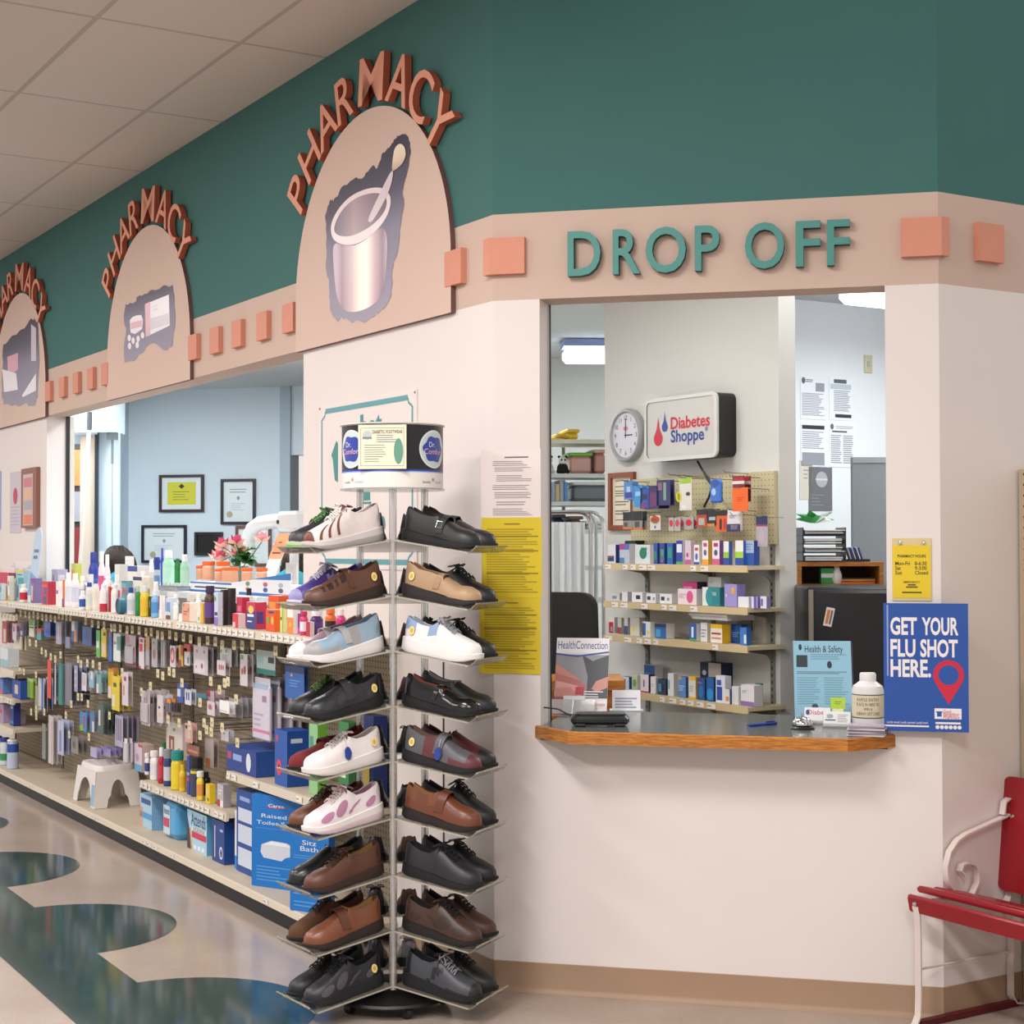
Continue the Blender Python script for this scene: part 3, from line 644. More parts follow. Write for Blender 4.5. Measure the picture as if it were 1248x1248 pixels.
k.lines(-.02, .06, .088, .118, 4, -.0006, bd, .4, .3, seed=2); k.lines(-.062, .015, .022, .085, 8, -.0006, bd, .3, .4, seed=4); k.ell(.056, .06, .016, .044, -.0008, mat('#5f9482', .6))
tag(k.build('paper_card', None, (cx, cy, ZA+.062), ca+math.pi/2, 0), 'cream DIABETIC FOOTWEAR card taped to the drum of the shoe tower', 'card')
def put(lv, pos, o, f=None):
    st, al, out = {'L': (P0w, P1w, OUTL), 'R': (P0w, P2w, OUTR), 'B': (P1w, P2w, OUTB)}[pos[0]]
    sh_place(o, st, al, out, f if f is not None else {'F': .26, 'K': .75}[pos[1]], LEV[lv], .012 if pos[0] != 'B' else .05)
    if pos[0] == 'B': o.scale = (.8, 1.0, 1.0)
V = lambda c, *q: [(a, .022, c) for a in q]
WS = '#e9e4e4'
TP, TPR = 'on the topmost shelf', ''
put(0, 'LF', shoe('a', 'white sneaker with brown curved stripes on the left topmost shelf', '#d8cdc9', '#6e3b2c', '#cfc8c6', '#b9a3a6', 'stripes', laces='#d9d2d0', collar=.07, instep=.082, heel_s=.036, fore_s=.026, sole2='#a8a29f'))
put(0, 'LK', shoe('a', 'black sneaker with green laces and bright green sole on the left topmost shelf', '#25252a', '#35353b', '#c6cdbc', '#2b2a2d', 'sneaker', laces='#3f7034', sole2='#6ad12e', heel_s=.034, fore_s=.026))
put(0, 'RF', shoe('a', 'black loafer with a buckled strap on the right topmost shelf', BK, None, '#151416', '#3a3336', 'buckle', strap=V('#262529', .5), opening=.46, collar=.066, instep=.066, side=-1))
put(0, 'RK', shoe('a', 'black strap shoe behind the buckled loafer on the right topmost shelf', BK, None, '#131214', '#3a3336', 'plain', strap=V('#2a292c', .4), opening=.48, collar=.07, instep=.06))
put(1, 'LF', shoe('a', 'brown leather shoe with cut slots and a round sticker, second shelf', '#5c3a28', '#2a1911', '#33241d', '#4a2f22', 'slots', strap=V('#53321f', .42), sticker=1, collar=.07, instep=.074, side=1))
put(1, 'LK', shoe('a', 'purple sneaker with white laces on the second shelf', '#4d3a86', '#8d86b5', '#d9d4e2', '#4d3a86', 'sneaker', laces='#d8d4e6', sole2='#5b4594', instep=.08))
put(1, 'RF', shoe('a', 'tan single-strap shoe with a dark sole on the second shelf', '#a98a69', None, '#2b2426', '#8f5f4b', 'plain', strap=V('#a08060', .45), opening=.52, sticker=1, side=-1, instep=.056, collar=.064, heel_s=.034))
put(1, 'RK', shoe('a', 'black laced shoe behind the tan strap shoe, second shelf', BK, None, '#131214', '#2a2527', laces='#17171a'))
put(2, 'LF', shoe('a', 'pale blue and grey strap sneaker with white sole on the third shelf', '#8fa6b8', '#9c9a99', '#e6e2e0', '#6f8ba6', 'two', strap=[(.47, .026, '#a9a8a8')], opening=.5, instep=.06, heel_s=.038, fore_s=.026, collar=.068))
put(2, 'LK', shoe('a', 'pink and white strap sneaker behind the pale blue one, third shelf', '#b99aa4', '#e2d6d6', '#ebe5e3', '#a98791', 'two', strap=[(.47, .026, '#d9cdd0')], opening=.5, instep=.058, heel_s=.036))
put(2, 'RF', shoe('a', 'white lace-up sneaker with pale blue trim on the third shelf', '#e4e0de', '#8aa3c4', '#e9e5e2', '#a9b4c6', 'trim', laces='#8f939b', side=-1, sticker=1, heel_s=.036, fore_s=.026, instep=.076))
put(2, 'RK', shoe('a', 'black shoe behind the white lace-up sneaker, third shelf', BK, None, '#111012', '#242124', laces='#1a1a1d'))
put(3, 'LF', shoe('a', 'black velcro shoe with a round yellow sticker on the left fourth shelf', '#232326', '#2f2f33', '#161517', '#1b1a1c', 'panels', strap=[(.45, .03, '#2b2b2f')], sticker=1, rough=.35))
put(3, 'LK', shoe('a', 'black sneaker with green eyelets on the left fourth shelf', '#19191b', '#232325', '#121113', '#1b1a1c', 'sneaker', laces='#4a6a2a'))
put(3, 'RF', shoe('a', 'glossy black single-strap shoe on the right fourth shelf', '#141416', None, '#0f0e10', '#7a3f33', 'plain', strap=[(.42, .016, '#1d1d20')], opening=.52, instep=.052, collar=.06, rough=.2, side=-1, bump=.02))
put(3, 'RK', shoe('a', 'dark clog with pale lining behind the glossy strap shoe, fourth shelf', '#232426', None, '#111012', '#c9c6c8', 'plain', opening=.46, instep=.064))
put(4, 'LF', shoe('a', 'white leather lace-up walking shoe with a blue tag on the fifth shelf', '#e3dbd8', None, '#e2dad6', '#b3a19f', laces='#bdb4b3', hang=1, sticker=1, heel_s=.034, fore_s=.026, instep=.07))
put(4, 'LK', shoe('a', 'red suede slip-on shoe on the fifth shelf', '#6d1f22', None, '#1d1719', '#3c1a1c', strap=[(.5, .02, '#641b1f')], rough=.9, instep=.062))
put(4, 'RF', shoe('a', 'grey and burgundy slip-on with a blue tag on the fifth shelf', '#56555a', '#5e2b30', '#19191b', '#7d5e45', 'two', strap=[(.46, .03, '#5a595e')], sticker=1, hang=1, side=-1, collar=.068))
put(4, 'RK', shoe('a', 'burgundy shoe with black toe on the fifth shelf', '#5a262c', '#1c1c1f', '#151416', '#33201f', 'toe', opening=.4))
put(5, 'LF', shoe('a', 'pink and white running shoe with white laces on the sixth shelf', '#e0d6d8', '#b07c98', '#e6dfdd', '#a8768f', 'panels', laces='#d6c6c3', heel_s=.038, fore_s=.026, sole2='#d8c3c8', instep=.08))
put(5, 'LK', shoe('a', 'rust brown lace-up shoe behind the pink runner, sixth shelf', '#623721', None, '#221815', '#3f281b', laces='#2b1a14'))
put(5, 'RF', shoe('a', 'chestnut leather velcro shoe with tan collar on the sixth shelf', '#6a3a24', '#74452c', '#241a17', '#a77a4b', 'trim', strap=[(.48, .032, '#643521')], side=-1, collar=.066, toe=.05, instep=.078, rough=.35))
put(5, 'RK', shoe('a', 'black lace-up shoe behind the chestnut velcro shoe, sixth shelf', BK, None, '#121113', '#242124', laces='#151517', instep=.085))
put(6, 'LF', shoe('a', 'brown moccasin lace-up with tan lining on the seventh shelf', '#54301f', None, '#33211a', '#a1804f', laces='#3b2115', instep=.068, side=1))
put(6, 'LK', shoe('a', 'black leather shoe behind the brown moccasin, seventh shelf', '#1e1e21', None, '#131214', '#242124', rough=.3))
put(6, 'RF', shoe('a', 'black leather lace-up shoe on the right seventh shelf', '#222226', None, '#141316', '#1c1a1c', laces='#141416', side=-1, instep=.08, toe=.046))
put(6, 'RK', shoe('a', 'second black lace-up at the back of the right seventh shelf', '#1f1f23', None, '#121113', '#1c1a1c', laces='#141416'))
put(7, 'LF', shoe('a', 'tan leather strap shoe with pale lining on the eighth shelf', '#75432a', None, '#2a1d17', '#b08a56', strap=[(.5, .03, '#5d3220')], rough=.35, collar=.064))
put(7, 'LK', shoe('a', 'brown suede lace-up with a dark sole on the left eighth shelf', '#54331f', None, '#1c1613', '#33221a', laces='#2d1c14', instep=.082, rough=.85))
put(7, 'RF', shoe('a', 'dark brown walking shoe with black laces on the right eighth shelf', '#40291f', '#332019', '#1a1614', '#191516', 'panels', laces='#151517', side=-1, instep=.082))
put(7, 'RK', shoe('a', 'dark brown shoe tip behind the walking shoe on the right eighth shelf', '#4c3024', None, '#1a1614', '#191516', laces='#151517'))
put(8, 'LF', shoe('a', 'black and grey sneaker with a yellow sticker on the bottom shelf', '#1e1d24', '#4a454d', '#18181b', '#1b1a1c', 'panels', laces='#1c1b20', sticker=1, instep=.082))
put(8, 'LK', shoe('a', 'plain black sneaker at the back of the left bottom shelf', '#19191c', None, '#131214', '#1b1a1c', laces='#151517'))
put(8, 'RF', shoe('a', 'grey and black sneaker with pale grey laces on the bottom shelf', '#3e4047', '#1b1b20', '#141418', '#171618', 'sneaker', laces='#8d8a94', side=-1, heel_s=.036))
put(8, 'RK', shoe('a', 'black shoe tip behind the grey sneaker on the right bottom shelf', '#1c201d', None, '#121113', '#171618', laces='#151517'))
bk = [('black shoe with tan lining', BK, None, '#a5816b', 'plain', None, .085), ('grey and black sneaker', '#8c8688', '#2a2a2d', '#2a2829', 'sneaker', '#bbb', .09), ('black patent shoe', '#101012', None, '#222', 'plain', None, .08), ('plain black shoe', BK, None, '#2b2527', 'plain', None, .07), ('dark brown shoe', '#3a211a', None, '#3a211a', 'plain', None, .07), ('charcoal sneaker', '#3b3a3d', '#242326', '#222', 'sneaker', '#777', .08), ('burgundy shoe', '#51232a', None, '#3a1a1d', 'plain', None, .065), ('black strap shoe', BK, None, '#222', 'panels', None, .08),
      ('brown laced shoe', '#3d2a21', None, '#222', 'plain', '#241812', .075), ('glossy black shoe', '#111113', None, '#222', 'plain', None, .08), ('black sandal', '#1b1b1d', None, '#55504e', 'slots', None, .05), ('black blue-soled shoe', '#151517', None, '#1b1b1d', 'plain', None, .08), ('tan brown shoe', '#5a3522', None, '#3a211a', 'plain', None, .07), ('black suede shoe', '#161517', None, '#222', 'plain', None, .07), ('chestnut shoe', '#4a2a1d', None, '#2f1c14', 'plain', None, .07), ('black lace-up', BK, None, '#222', 'plain', '#151517', .07), ('pale grey sneaker', '#8b8488', '#b9b2b4', '#55505a', 'panels', '#b9b4ba', .07), ('black trainer', '#1a1a1d', '#2c2c31', '#222', 'sneaker', '#222', .08)]
nth = ['topmost', 'second', 'third', 'fourth', 'fifth', 'sixth', 'seventh', 'eighth', 'bottom']
for i, (nm, c1, c2, ln, sty, lc, col) in enumerate(bk):
    lv = i//2
    put(lv, 'BK', shoe('a', nm+' seen heel-first between the poles, '+nth[lv]+' shelf', c1, c2, '#141315', ln, sty, laces=lc if lc and len(lc) > 4 else None, collar=col*.85, instep=.065), (.765, .235)[i % 2])
# ================================================================ SHELVING ALONG THE LEFT WALL
def node_peg(hexc, hole='#3a332b', pitch=.0254, rad=.18):
    m = bpy.data.materials.new('pegboard'); m.use_nodes = True; nt = m.node_tree; b = nt.nodes['Principled BSDF']; N = nt.nodes.new; K = nt.links.new
    tc = N('ShaderNodeTexCoord'); sp = N('ShaderNodeSeparateXYZ'); K(tc.outputs['Object'], sp.inputs[0]); sq = []
    for ax in 'XZ':
        a = N('ShaderNodeMath'); a.operation = 'DIVIDE'; a.inputs[1].default_value = pitch; K(sp.outputs[ax], a.inputs[0])
        f = N('ShaderNodeMath'); f.operation = 'FRACT'; K(a.outputs[0], f.inputs[0]); s_ = N('ShaderNodeMath'); s_.operation = 'SUBTRACT'; s_.inputs[1].default_value = .5; K(f.outputs[0], s_.inputs[0])
        p = N('ShaderNodeMath'); p.operation = 'POWER'; p.inputs[1].default_value = 2; K(s_.outputs[0], p.inputs[0]); sq.append(p)
    ad = N('ShaderNodeMath'); K(sq[0].outputs[0], ad.inputs[0]); K(sq[1].outputs[0], ad.inputs[1]); lt = N('ShaderNodeMath'); lt.operation = 'LESS_THAN'; lt.inputs[1].default_value = rad*rad; K(ad.outputs[0], lt.inputs[0])
    mx = N('ShaderNodeMix'); mx.data_type = 'RGBA'; mx.inputs[6].default_value = lin(hexc); mx.inputs[7].default_value = lin(hole); K(lt.outputs[0], mx.inputs[0]); K(mx.outputs[2], b.inputs['Base Color']); b.inputs['Roughness'].default_value = .6
    return m
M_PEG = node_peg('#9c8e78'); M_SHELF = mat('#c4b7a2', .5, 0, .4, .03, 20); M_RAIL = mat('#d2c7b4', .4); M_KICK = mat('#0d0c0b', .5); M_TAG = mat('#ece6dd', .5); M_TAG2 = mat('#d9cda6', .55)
ZT = 1.223; ZD = .09; NB = -.095; NF = .27
def price_tags(k, x0, x1, y, z0, z1, dens, seed):
    r = random.Random(seed); x = x0+.02
    while x < x1-.05:
        wd = .038+.022*r.random()
        if r.random() < dens:
            k.add([(x, y, z0+.004), (x+wd, y, z0+.004), (x+wd, y-.0005, z1-.003), (x, y-.0005, z1-.003)], [(0, 1, 2, 3)], M_TAG); k.rect(x+.004, x+wd*.5, (z0+z1)/2-.002, (z0+z1)/2+.003, y-.0012, mat('#8f8b88', .7))
        x += wd+.006+.04*r.random()*(1.2-dens)
def shelf_part(parent, x0, x1, yb, yf, z, dens, seed):
    k = MB(); k.box(x0, x1, yf+.012, yb, z-.022, z, M_SHELF); k.build('shelf', parent, smooth=0)
    s_ = k = MB(); k.loft([[(x, yf+.012, z-.034), (x, yf-.004, z-.036), (x, yf+.0, z+.002), (x, yf+.012, z+.002)] for x in (x0, x1)], M_RAIL)
    sh = [o for o in parent.children if o.name.startswith('shelf')][-1]
    price_tags(k, x0, x1, yf-.0065, z-.034, z, dens, seed); k.build('price_rail', sh, smooth=0)
secs = [(.755, 2.1, 'nearest the shoe tower, with blue bath boxes'), (2.1, 3.35, 'second from the shoe tower, with a low shelf of bottles'), (3.35, 4.6, 'third from the shoe tower, with the white step stool'), (4.6, 5.85, 'fourth from the shoe tower, with an empty base deck'), (5.85, 7.1, 'at the left edge, with several short shelves'), (7.1, 8.35, 'farthest down the aisle')]
for i, (a, b_, lb) in enumerate(secs[:5]):
    t = thing('shelving_unit', 'cream pegboard shelving unit '+lb, 'shelving', lw((a+b_)/2, 0, 0), RL, 'shelving units under the counter opening'); h = (b_-a)/2-.0008
    k = MB(); k.box(-h, h, -NB-.004, -NB+.008, ZD, ZT+.0, M_PEG); k.build('back_panel', t, smooth=0)
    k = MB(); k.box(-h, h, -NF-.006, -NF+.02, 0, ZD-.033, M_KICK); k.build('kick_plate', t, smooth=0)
    k = MB(); k.box(-h, h, -NF, -NB-.005, ZD-.03, ZD, M_SHELF); k.loft([[(x, -NF, ZD-.032), (x, -NF-.012, ZD-.03), (x, -NF-.008, ZD-.004), (x, -NF, ZD)] for x in (-h, h)], M_RAIL); price_tags(k, -h, h, -NF-.0125, ZD-.028, ZD-.004, .25, i); k.build('base_deck', t, smooth=0)
    for x in (-h+.012, h-.012):
        k = MB(); k.box(x-.012, x+.012, -NB-.012, -NB-.004, ZD, ZT-.03, mat('#6d6253', .5)); k.build('upright', t, smooth=0)
    shelf_part(t, -h, h, -NB-.005, -NF, ZT, .95, i+10)
    if i == 0: shelf_part(t, -h, h, -NB-.005, -.20, .545, .2, 31)
    if i == 1: shelf_part(t, -h, h, -NB-.005, -.20, .345, .75, 32)
    if i == 4:
        for z in (.76, .57, .37): shelf_part(t, -h, h, -NB-.005, -.24, z, .2, int(z*99))
# ---------------------------------------------------------------- goods builders
def X_of(x, y, n): return PL(x, y, n)
def wpx(x0, x1, u, n, z): return abs(x1-x0)/ppm(lw(u, n, z))
def bottle(x0, x1, yt, n, body, cap, label, z=ZT, band=None, form='round', group=None, name='bottle', capf=.2, ybase=None, bz=(.2, .7)):
    n = n-.03 if z == .3455 else n
    xc = (x0+x1)/2; u, zt = PL(xc, yt, n); h = max(.03, zt-z); r = wpx(x0, x1, u, n, z)/2*1.12; z += .0008
    mb = mat(body, .3, 0, .5) if body[0] == '#' else clear('#'+body[1:], .55, .15); mc = mat(cap, .4); ml = mat(band, .45) if band else mb
    t = thing(name, label, 'bottle' if name == 'bottle' else name, lw(u, n, z), RL, group)
    hb = h*(1-capf); sy = .6 if form == 'flat' else 1.
    k = MB(); nk = .6 if form != 'can' else .93
    sh = .9 if form != 'can' else .97
    prof = [(r*.9, 0), (r, h*.02), (r, hb*bz[0]), (r, hb*bz[1]), (r, hb*sh*.92), (r*.86, hb*sh), (r*nk, hb*.99), (r*nk, hb)]
    k.lathe(prof, mb, 16, None, lambda a, j: ml if a == 2 else mb, sy); k.build('body', t)
    k = MB(); cr = r*(.62 if form != 'can' else .98)
    if form == 'wide': cr = r*.8
    if form == 'pump':
        k.lathe([(r*.4, hb), (r*.42, hb+h*capf*.4), (r*.12, hb+h*capf*.45), (r*.12, hb+h*capf*.8)], mc, 10); k.box(-r*.8, r*.15, -r*.2, r*.2, hb+h*capf*.75, h, mc)
    else: k.lathe([(cr, hb*1.0), (cr*1.02, hb+h*capf*.1), (cr*.98, h*.985), (cr*.85, h)], mc, 14)
    k.build('cap', t); return t
def carton(x0, x1, yt, n, front, label, z=ZT, side=None, art=(), dr=.5, group=None, name='carton', rz=0, u=None, h=None, wd=None, dp=None, cat='box', txt=()):
    n = n-.02 if z == .3455 else n
    xc = (x0+x1)/2; uu, zt = PL(xc, yt, n); u = uu if u is None else u; h = h or max(.02, zt-z); W = wpx(x0, x1, u, n, z)*1.1; z += .0008
    # seen partly edge-on: apparent width = w*cos + d*sin
    P = np.array(lw(u, n, z))-CC; v = P/np.linalg.norm(P[:2]); c = abs(v[0]*-S*0+ (v[0]*S*-1+v[1]*S*-1)); c = abs(v@np.array([-S, -S, 0])); s_ = abs(v@np.array([-S, S, 0]))
    w_ = wd or W/(c+dr*s_); d = dp or w_*dr
    k = MB(); mf = mat(front, .45); ms = mat(side or front, .45)
    k.box(-w_/2, w_/2, 0, d, 0, h, ms); k.rect(-w_/2, w_/2, 0, h, -.0004, mf)
    for a in art:          # (kind, x, z, w, h, colour) in 0..1 of the face
        m_ = mat(a[5], .45); x = -w_/2+a[1]*w_; zz = a[2]*h
        if a[0] == 'r': k.rect(x, x+a[3]*w_, zz, zz+a[4]*h, -.0009, m_)
        elif a[0] == 'e': k.ell(x, zz, a[3]*w_/2, a[4]*h/2, -.0012, m_, 16)
        elif a[0] == 'l': k.lines(x, x+a[3]*w_, zz, zz+a[4]*h, a[6] if len(a) > 6 else 3, -.0012, m_, .4, .4)
        elif a[0] == 's': k.add([(w_/2+.0006, (1-a[1]-a[3])*0+a[1]*d, zz), (w_/2+.0006, (a[1]+a[3])*d, zz), (w_/2+.0006, (a[1]+a[3])*d, zz+a[4]*h), (w_/2+.0006, a[1]*d, zz+a[4]*h)], [(0, 1, 2, 3)], m_)
    for s0, x, zz, sz, col in txt: k.text(s0, -w_/2+x*w_, zz*h, sz*h, -.0014, mat(col, .5), width=None)
    o = k.build(name, None, lw(u, n, z), RL+rz, 0); return tag(o, label, cat, group)
GT = 'toiletries on the top shelf'
R = lambda x, z, w_, h, c: ('r', x, z, w_, h, c); EL = lambda x, z, w_, h, c: ('e', x, z, w_, h, c); LI = lambda x, z, w_, h, c, n=3: ('l', x, z, w_, h, c, n)
tw = 'on the top shelf'
carton(-3, 4, 711, .235, '#8fc3d2', 'pale aqua carton at the left end of the top shelf', side='#dfe7ea', art=[R(.1, .5, .8, .3, '#4f8fb0')])
carton(7, 14, 702, .2, '#e3ddd2', 'cream carton with pink dots beside the pale aqua carton', art=[EL(.5, .7, .5, .2, '#c9438a'), R(0, 0, 1, .2, '#d7a648')])
carton(14.5, 34, 695, .15, '#9fcad0', 'aqua toothbrush pack with a yellow top edge', side='#b7d4d8', art=[R(0, .93, 1, .07, '#d9c544'), R(.3, .55, .7, .2, '#3f9aa6'), R(.15, .1, .2, .4, '#4f7fa8'), LI(.2, .8, .6, .1, '#3f6f88', 1)], dr=.35)
bottle(24.5, 33, 712, .23, '#e4dcd2', '#e8e1d8', 'small cream bottle with a red label in front of the aqua toothbrush pack', band='#c02338', group=GT)
carton(34, 46, 705, .19, '#7a6a96', 'purple and cream carton between the red-labelled bottle and red carton', art=[R(.1, .1, .45, .6, '#cdbfae'), R(0, .82, 1, .18, '#8d2f8f')])
carton(46, 64, 709, .2, '#c43346', 'red carton with a blue square on its face', side='#a82c3e', art=[R(.35, .45, .4, .3, '#2c5a9c'), R(.15, .05, .6, .3, '#4a4f74'), R(0, .75, .9, .12, '#e04d56')])
carton(66, 74, 709, .21, '#ebe4e4', 'white tube carton with a small blue logo next to the red carton', art=[R(.15, .5, .6, .15, '#2f4f93')])
carton(74.5, 79, 707, .22, '#e0762a', 'slim orange and blue carton beside the white tube carton', art=[R(0, 0, 1, .3, '#3b4a8f'), R(0, .3, .4, .7, '#f0e6df')])
bottle(79.5, 87, 698, .2, '#ebe7e8', '#f2efef', 'white lotion bottle with round shoulders, left of a twin bottle', band='#d9dde8', group=GT, capf=.14)
bottle(87.5, 96, 699, .2, '#e9e6ec', '#f2efef', 'white lotion bottle with round shoulders, right of a twin bottle', band='#cfcfe0', group=GT, capf=.14)
bottle(97, 104.5, 720, .24, '#e9e7ea', '#eeeeee', 'short white bottle with a blue shield label at the shelf front', band='#2c58a8', group=GT)
bottle(105, 113, 710, .21, '#e6e3dc', '#2b479f', 'white bottle with a blue cap and green logo', band='#d5dfd6', group=GT, capf=.16)
bottle(113.5, 120.5, 706, .2, '#e8e4dc', '#2f62b0', 'cream bottle with a blue flip cap beside the red-based bottle', band='#e2dccd', group=GT, capf=.14)
bottle(108.6, 119, 673, .0, '#2a3a92', '#26358c', 'tall cobalt blue bottle standing behind the white bottles', group=GT, capf=.2, band='#31439c')
bottle(120.5, 127.5, 672, .0, '#ecdde4', '#f1ecee', 'white bottle with pink print behind, the left one of two', band='#d65a8c', group=GT)
bottle(127.5, 134, 676, .02, '#ecdde4', '#f1ecee', 'white bottle with pink print behind, the right one of two', band='#d8548a', group=GT)
bottle(125, 139, 698, .1, '#ebe6e6', '#f1eeee', 'round white pump bottle in the middle row of the top shelf', group=GT, form='pump')
bottle(122, 130.5, 713, .22, '#ece7e6', '#f1eeee', 'white bottle with a bright red lower label', band='#c4243f', group=GT, capf=.12, bz=(.0, .35))
carton(130.5, 135.5, 715, .19, '#c02a44', 'narrow crimson carton wedged beside the red-labelled white bottle')
bottle(134, 145, 712, .21, '#ece8e4', '#efece8', 'white flat bottle with green leaf and blue logo', form='flat', band='#dfe3e2', group=GT, capf=.12)
carton(136, 150, 688, .05, '#d9d9d6', 'pale grey clear-fronted carton in the back row', art=[R(.1, .5, .5, .3, '#bfc4c4'), LI(.1, .15, .7, .25, '#9a9fa4')])
carton(150, 159.5, 678, -.02, '#f0eceb', 'tall plain white carton in front of the woman', art=[R(0, .9, 1, .02, '#d0cccc')])
carton(150, 173, 690, .06, '#eae5e2', 'white carton with a royal blue lid band', art=[R(0, .88, 1, .12, '#2d4596'), LI(.1, .4, .7, .3, '#a0a4b8', 2)], dr=.4)
carton(157, 178, 703, .12, '#ece4d8', 'cream carton with a navy oval lid band', art=[R(0, .9, 1, .1, '#2a2c5e'), EL(.3, .55, .3, .3, '#8f96b4')], dr=.4)
carton(145, 157, 708, .16, '#6fa3ab', 'teal tube pack with a pink word panel', art=[R(.1, .6, .8, .18, '#c4567a'), R(0, .93, 1, .07, '#3f7d88')])
u, z_ = PL(147, 740, .235); k = MB(); X = TR(0, 0, .045, 0, math.pi/2)
k.lathe([(.0, -.02), (.042, -.02), (.046, -.015), (.046, .012), (.042, .016), (.038, .017), (.036, .013), (.0, .013)], mat('#2d6f88', .4), 24, X, lambda a, j: mat('#1f4f63', .4) if a >= 5 else mat('#2d6f88', .4)); tag(k.build('round_tin', None, lw(u, .235, ZT), RL), 'round teal tin standing on edge at the shelf front', 'tin')
bottle(155.5, 164, 716, .22, '#d9dbe0', '#2c4495', 'silver white bottle with a navy cap and small print', band='#c3c6d2', group=GT)
bottle(165, 171.5, 714, .22, '#2f7a3c', '#a9bfae', 'slim green bottle with white lettering and a clear cap', group=GT, band='#2a8a42')
bottle(171.5, 181, 714, .22, '#e2c531', '#d9dbe4', 'slim yellow bottle with a white cap', group=GT, band='#e3b52c')
carton(176, 186.5, 727, .2, '#3c5a44', 'dark green carton with a pale label behind the slim yellow bottle', art=[R(.1, .45, .8, .35, '#8fa08c'), R(0, 0, 1, .25, '#5a3a2c')])
bottle(185, 193, 719, .21, '#7fb3d9', '#dfe6ea', 'sky blue bottle with a white cap', group=GT, band='#4f8ecb')
carton(193, 199, 726, .22, '#efe9e6', 'narrow white carton next to the sky blue bottle')
carton(199, 211, 729, .21, '#c9d6e6', 'carton with blue flowers and a brown base stripe', art=[R(.1, .35, .8, .45, '#6d93cf'), R(0, 0, 1, .18, '#6f2f2c'), EL(.85, .4, .2, .15, '#3a9a56')])
bottle(210, 219, 735, .22, '#efe7e4', '#efe9e6', 'plain white bottle left of the peach carton', group=GT, form='flat', capf=.08)
carton(217, 236, 735, .21, '#dd9d80', 'peach carton with two green dots on its face', side='#efe2dc', art=[EL(.2, .85, .15, .2, '#3f9a4f'), EL(.85, .65, .15, .2, '#3f9a4f'), LI(.2, .3, .6, .3, '#b04f4a', 2)])
carton(236, 252, 735, .21, '#e8e0d2', 'white carton with a yellow curved side', side='#d9a92e', art=[R(.55, 0, .45, 1, '#ddb031'), EL(.35, .6, .6, .6, '#e6ded4'), EL(.3, .2, .2, .2, '#4a9a50'), R(.1, .7, .35, .06, '#b0343a')])
bottle(250, 262, 714, .2, '#4a2f2c', '#3a2a4f', 'dark brown bottle with a purple lid', band='#5d3f86', group=GT, form='wide')
carton(259, 268, 722, .24, '#c9d3e4', 'slim white carton with lilac base and green dot', art=[R(0, 0, 1, .25, '#8a6fc0'), EL(.3, .8, .4, .15, '#3f9a6f'), R(.1, .3, .8, .1, '#33405f')])
carton(267, 275, 719, .2, '#231d20', 'black carton with copper print, the left one of two', art=[R(.3, .4, .6, .06, '#b5622c')])
carton(275, 284, 717, .16, '#2a1f1e', 'black-brown carton standing right of a copper-printed one', art=[R(.1, .1, .8, .2, '#4a1f20')])
bottle(282, 288.5, 717, .06, '#d9d7d4', '#25242a', 'white bottle with black lid in the back row, beside the black cartons', band='#3a3940', group=GT)
bottle(299, 308, 717, .06, '#dcdad6', '#26252b', 'white bottle with black lid in the back row, behind the red carton', band='#b9b9bb', group=GT)
carton(285, 299, 728, .17, '#b92c4c', 'crimson carton behind the red sale carton', art=[R(.15, .5, .6, .2, '#d96a8a')])
carton(280, 294, 748, .24, '#cf2f45', 'small red carton with a white barcode side', side='#e6dede', art=[R(0, 0, .5, .4, '#e3b7bd')])
carton(295, 317, 734, .22, '#2d3a7f', 'navy and red vitamin carton with a yellow burst', side='#c43352', art=[R(0, .68, 1, .32, '#c2304a'), EL(.5, .72, .6, .3, '#e8c65a'), R(.1, .45, .7, .1, '#dfe3ef'), R(.1, .25, .5, .05, '#dfe3ef'), ('s', .1, .2, .6, .45, '#4a3f86')])
carton(321, 346, 726, .1, '#e35a1f', 'large orange carton in the second row of the top shelf', side='#d9531d', art=[R(.1, .6, .6, .2, '#f2a04a')])
carton(319, 340, 743, .22, '#e0501f', 'bright orange carton with a green disc at the shelf front', side='#e86a1f', art=[EL(.25, .5, .4, .35, '#6f9a3c'), R(.3, .82, .6, .1, '#2a3a6a'), EL(.75, .5, .3, .4, '#efb04a')])
carton(340, 347, 734, .21, '#dfe0a0', 'slim pale carton with a lime stripe', art=[R(.55, 0, .45, 1, '#9fbf3a'), R(.1, .4, .4, .1, '#3a3a2a')])
carton(347, 361, 741, .22, '#e58a2c', 'white-topped orange carton beside the lime-striped one', side='#efe8e2', art=[R(0, .62, 1, .38, '#efeae4'), EL(.5, .35, .4, .2, '#f0b35a')])
carton(361, 367, 748, .2, '#7a3a86', 'violet carton behind the small pink bottle', art=[R(0, 0, 1, .3, '#c95aa0')])
bottle(366, 375, 745, .22, '#d33a6a', '#c2305f', 'pink bottle with a white middle band', band='#e9dfe2', group=GT, form='wide')
carton(371, 380, 758, .25, '#b3203f', 'tiny dark red carton in front of the pink bottle', side='#d9c7ca')
bottle(379, 393, 745, .2, '#4a2f66', '#e4dfe4', 'purple bottle with white cap and lime stripe', band='#5f3a84', group=GT, form='wide')
bottle(397, 409, 741, .2, '#d9672a', '#e2793a', 'orange bottle with a black swirl label', band='#2a2022', group=GT, form='wide')
bottle(410, 421, 743, .2, '#c9307a', '#e9e4e6', 'magenta bottle with a white screw cap', group=GT)
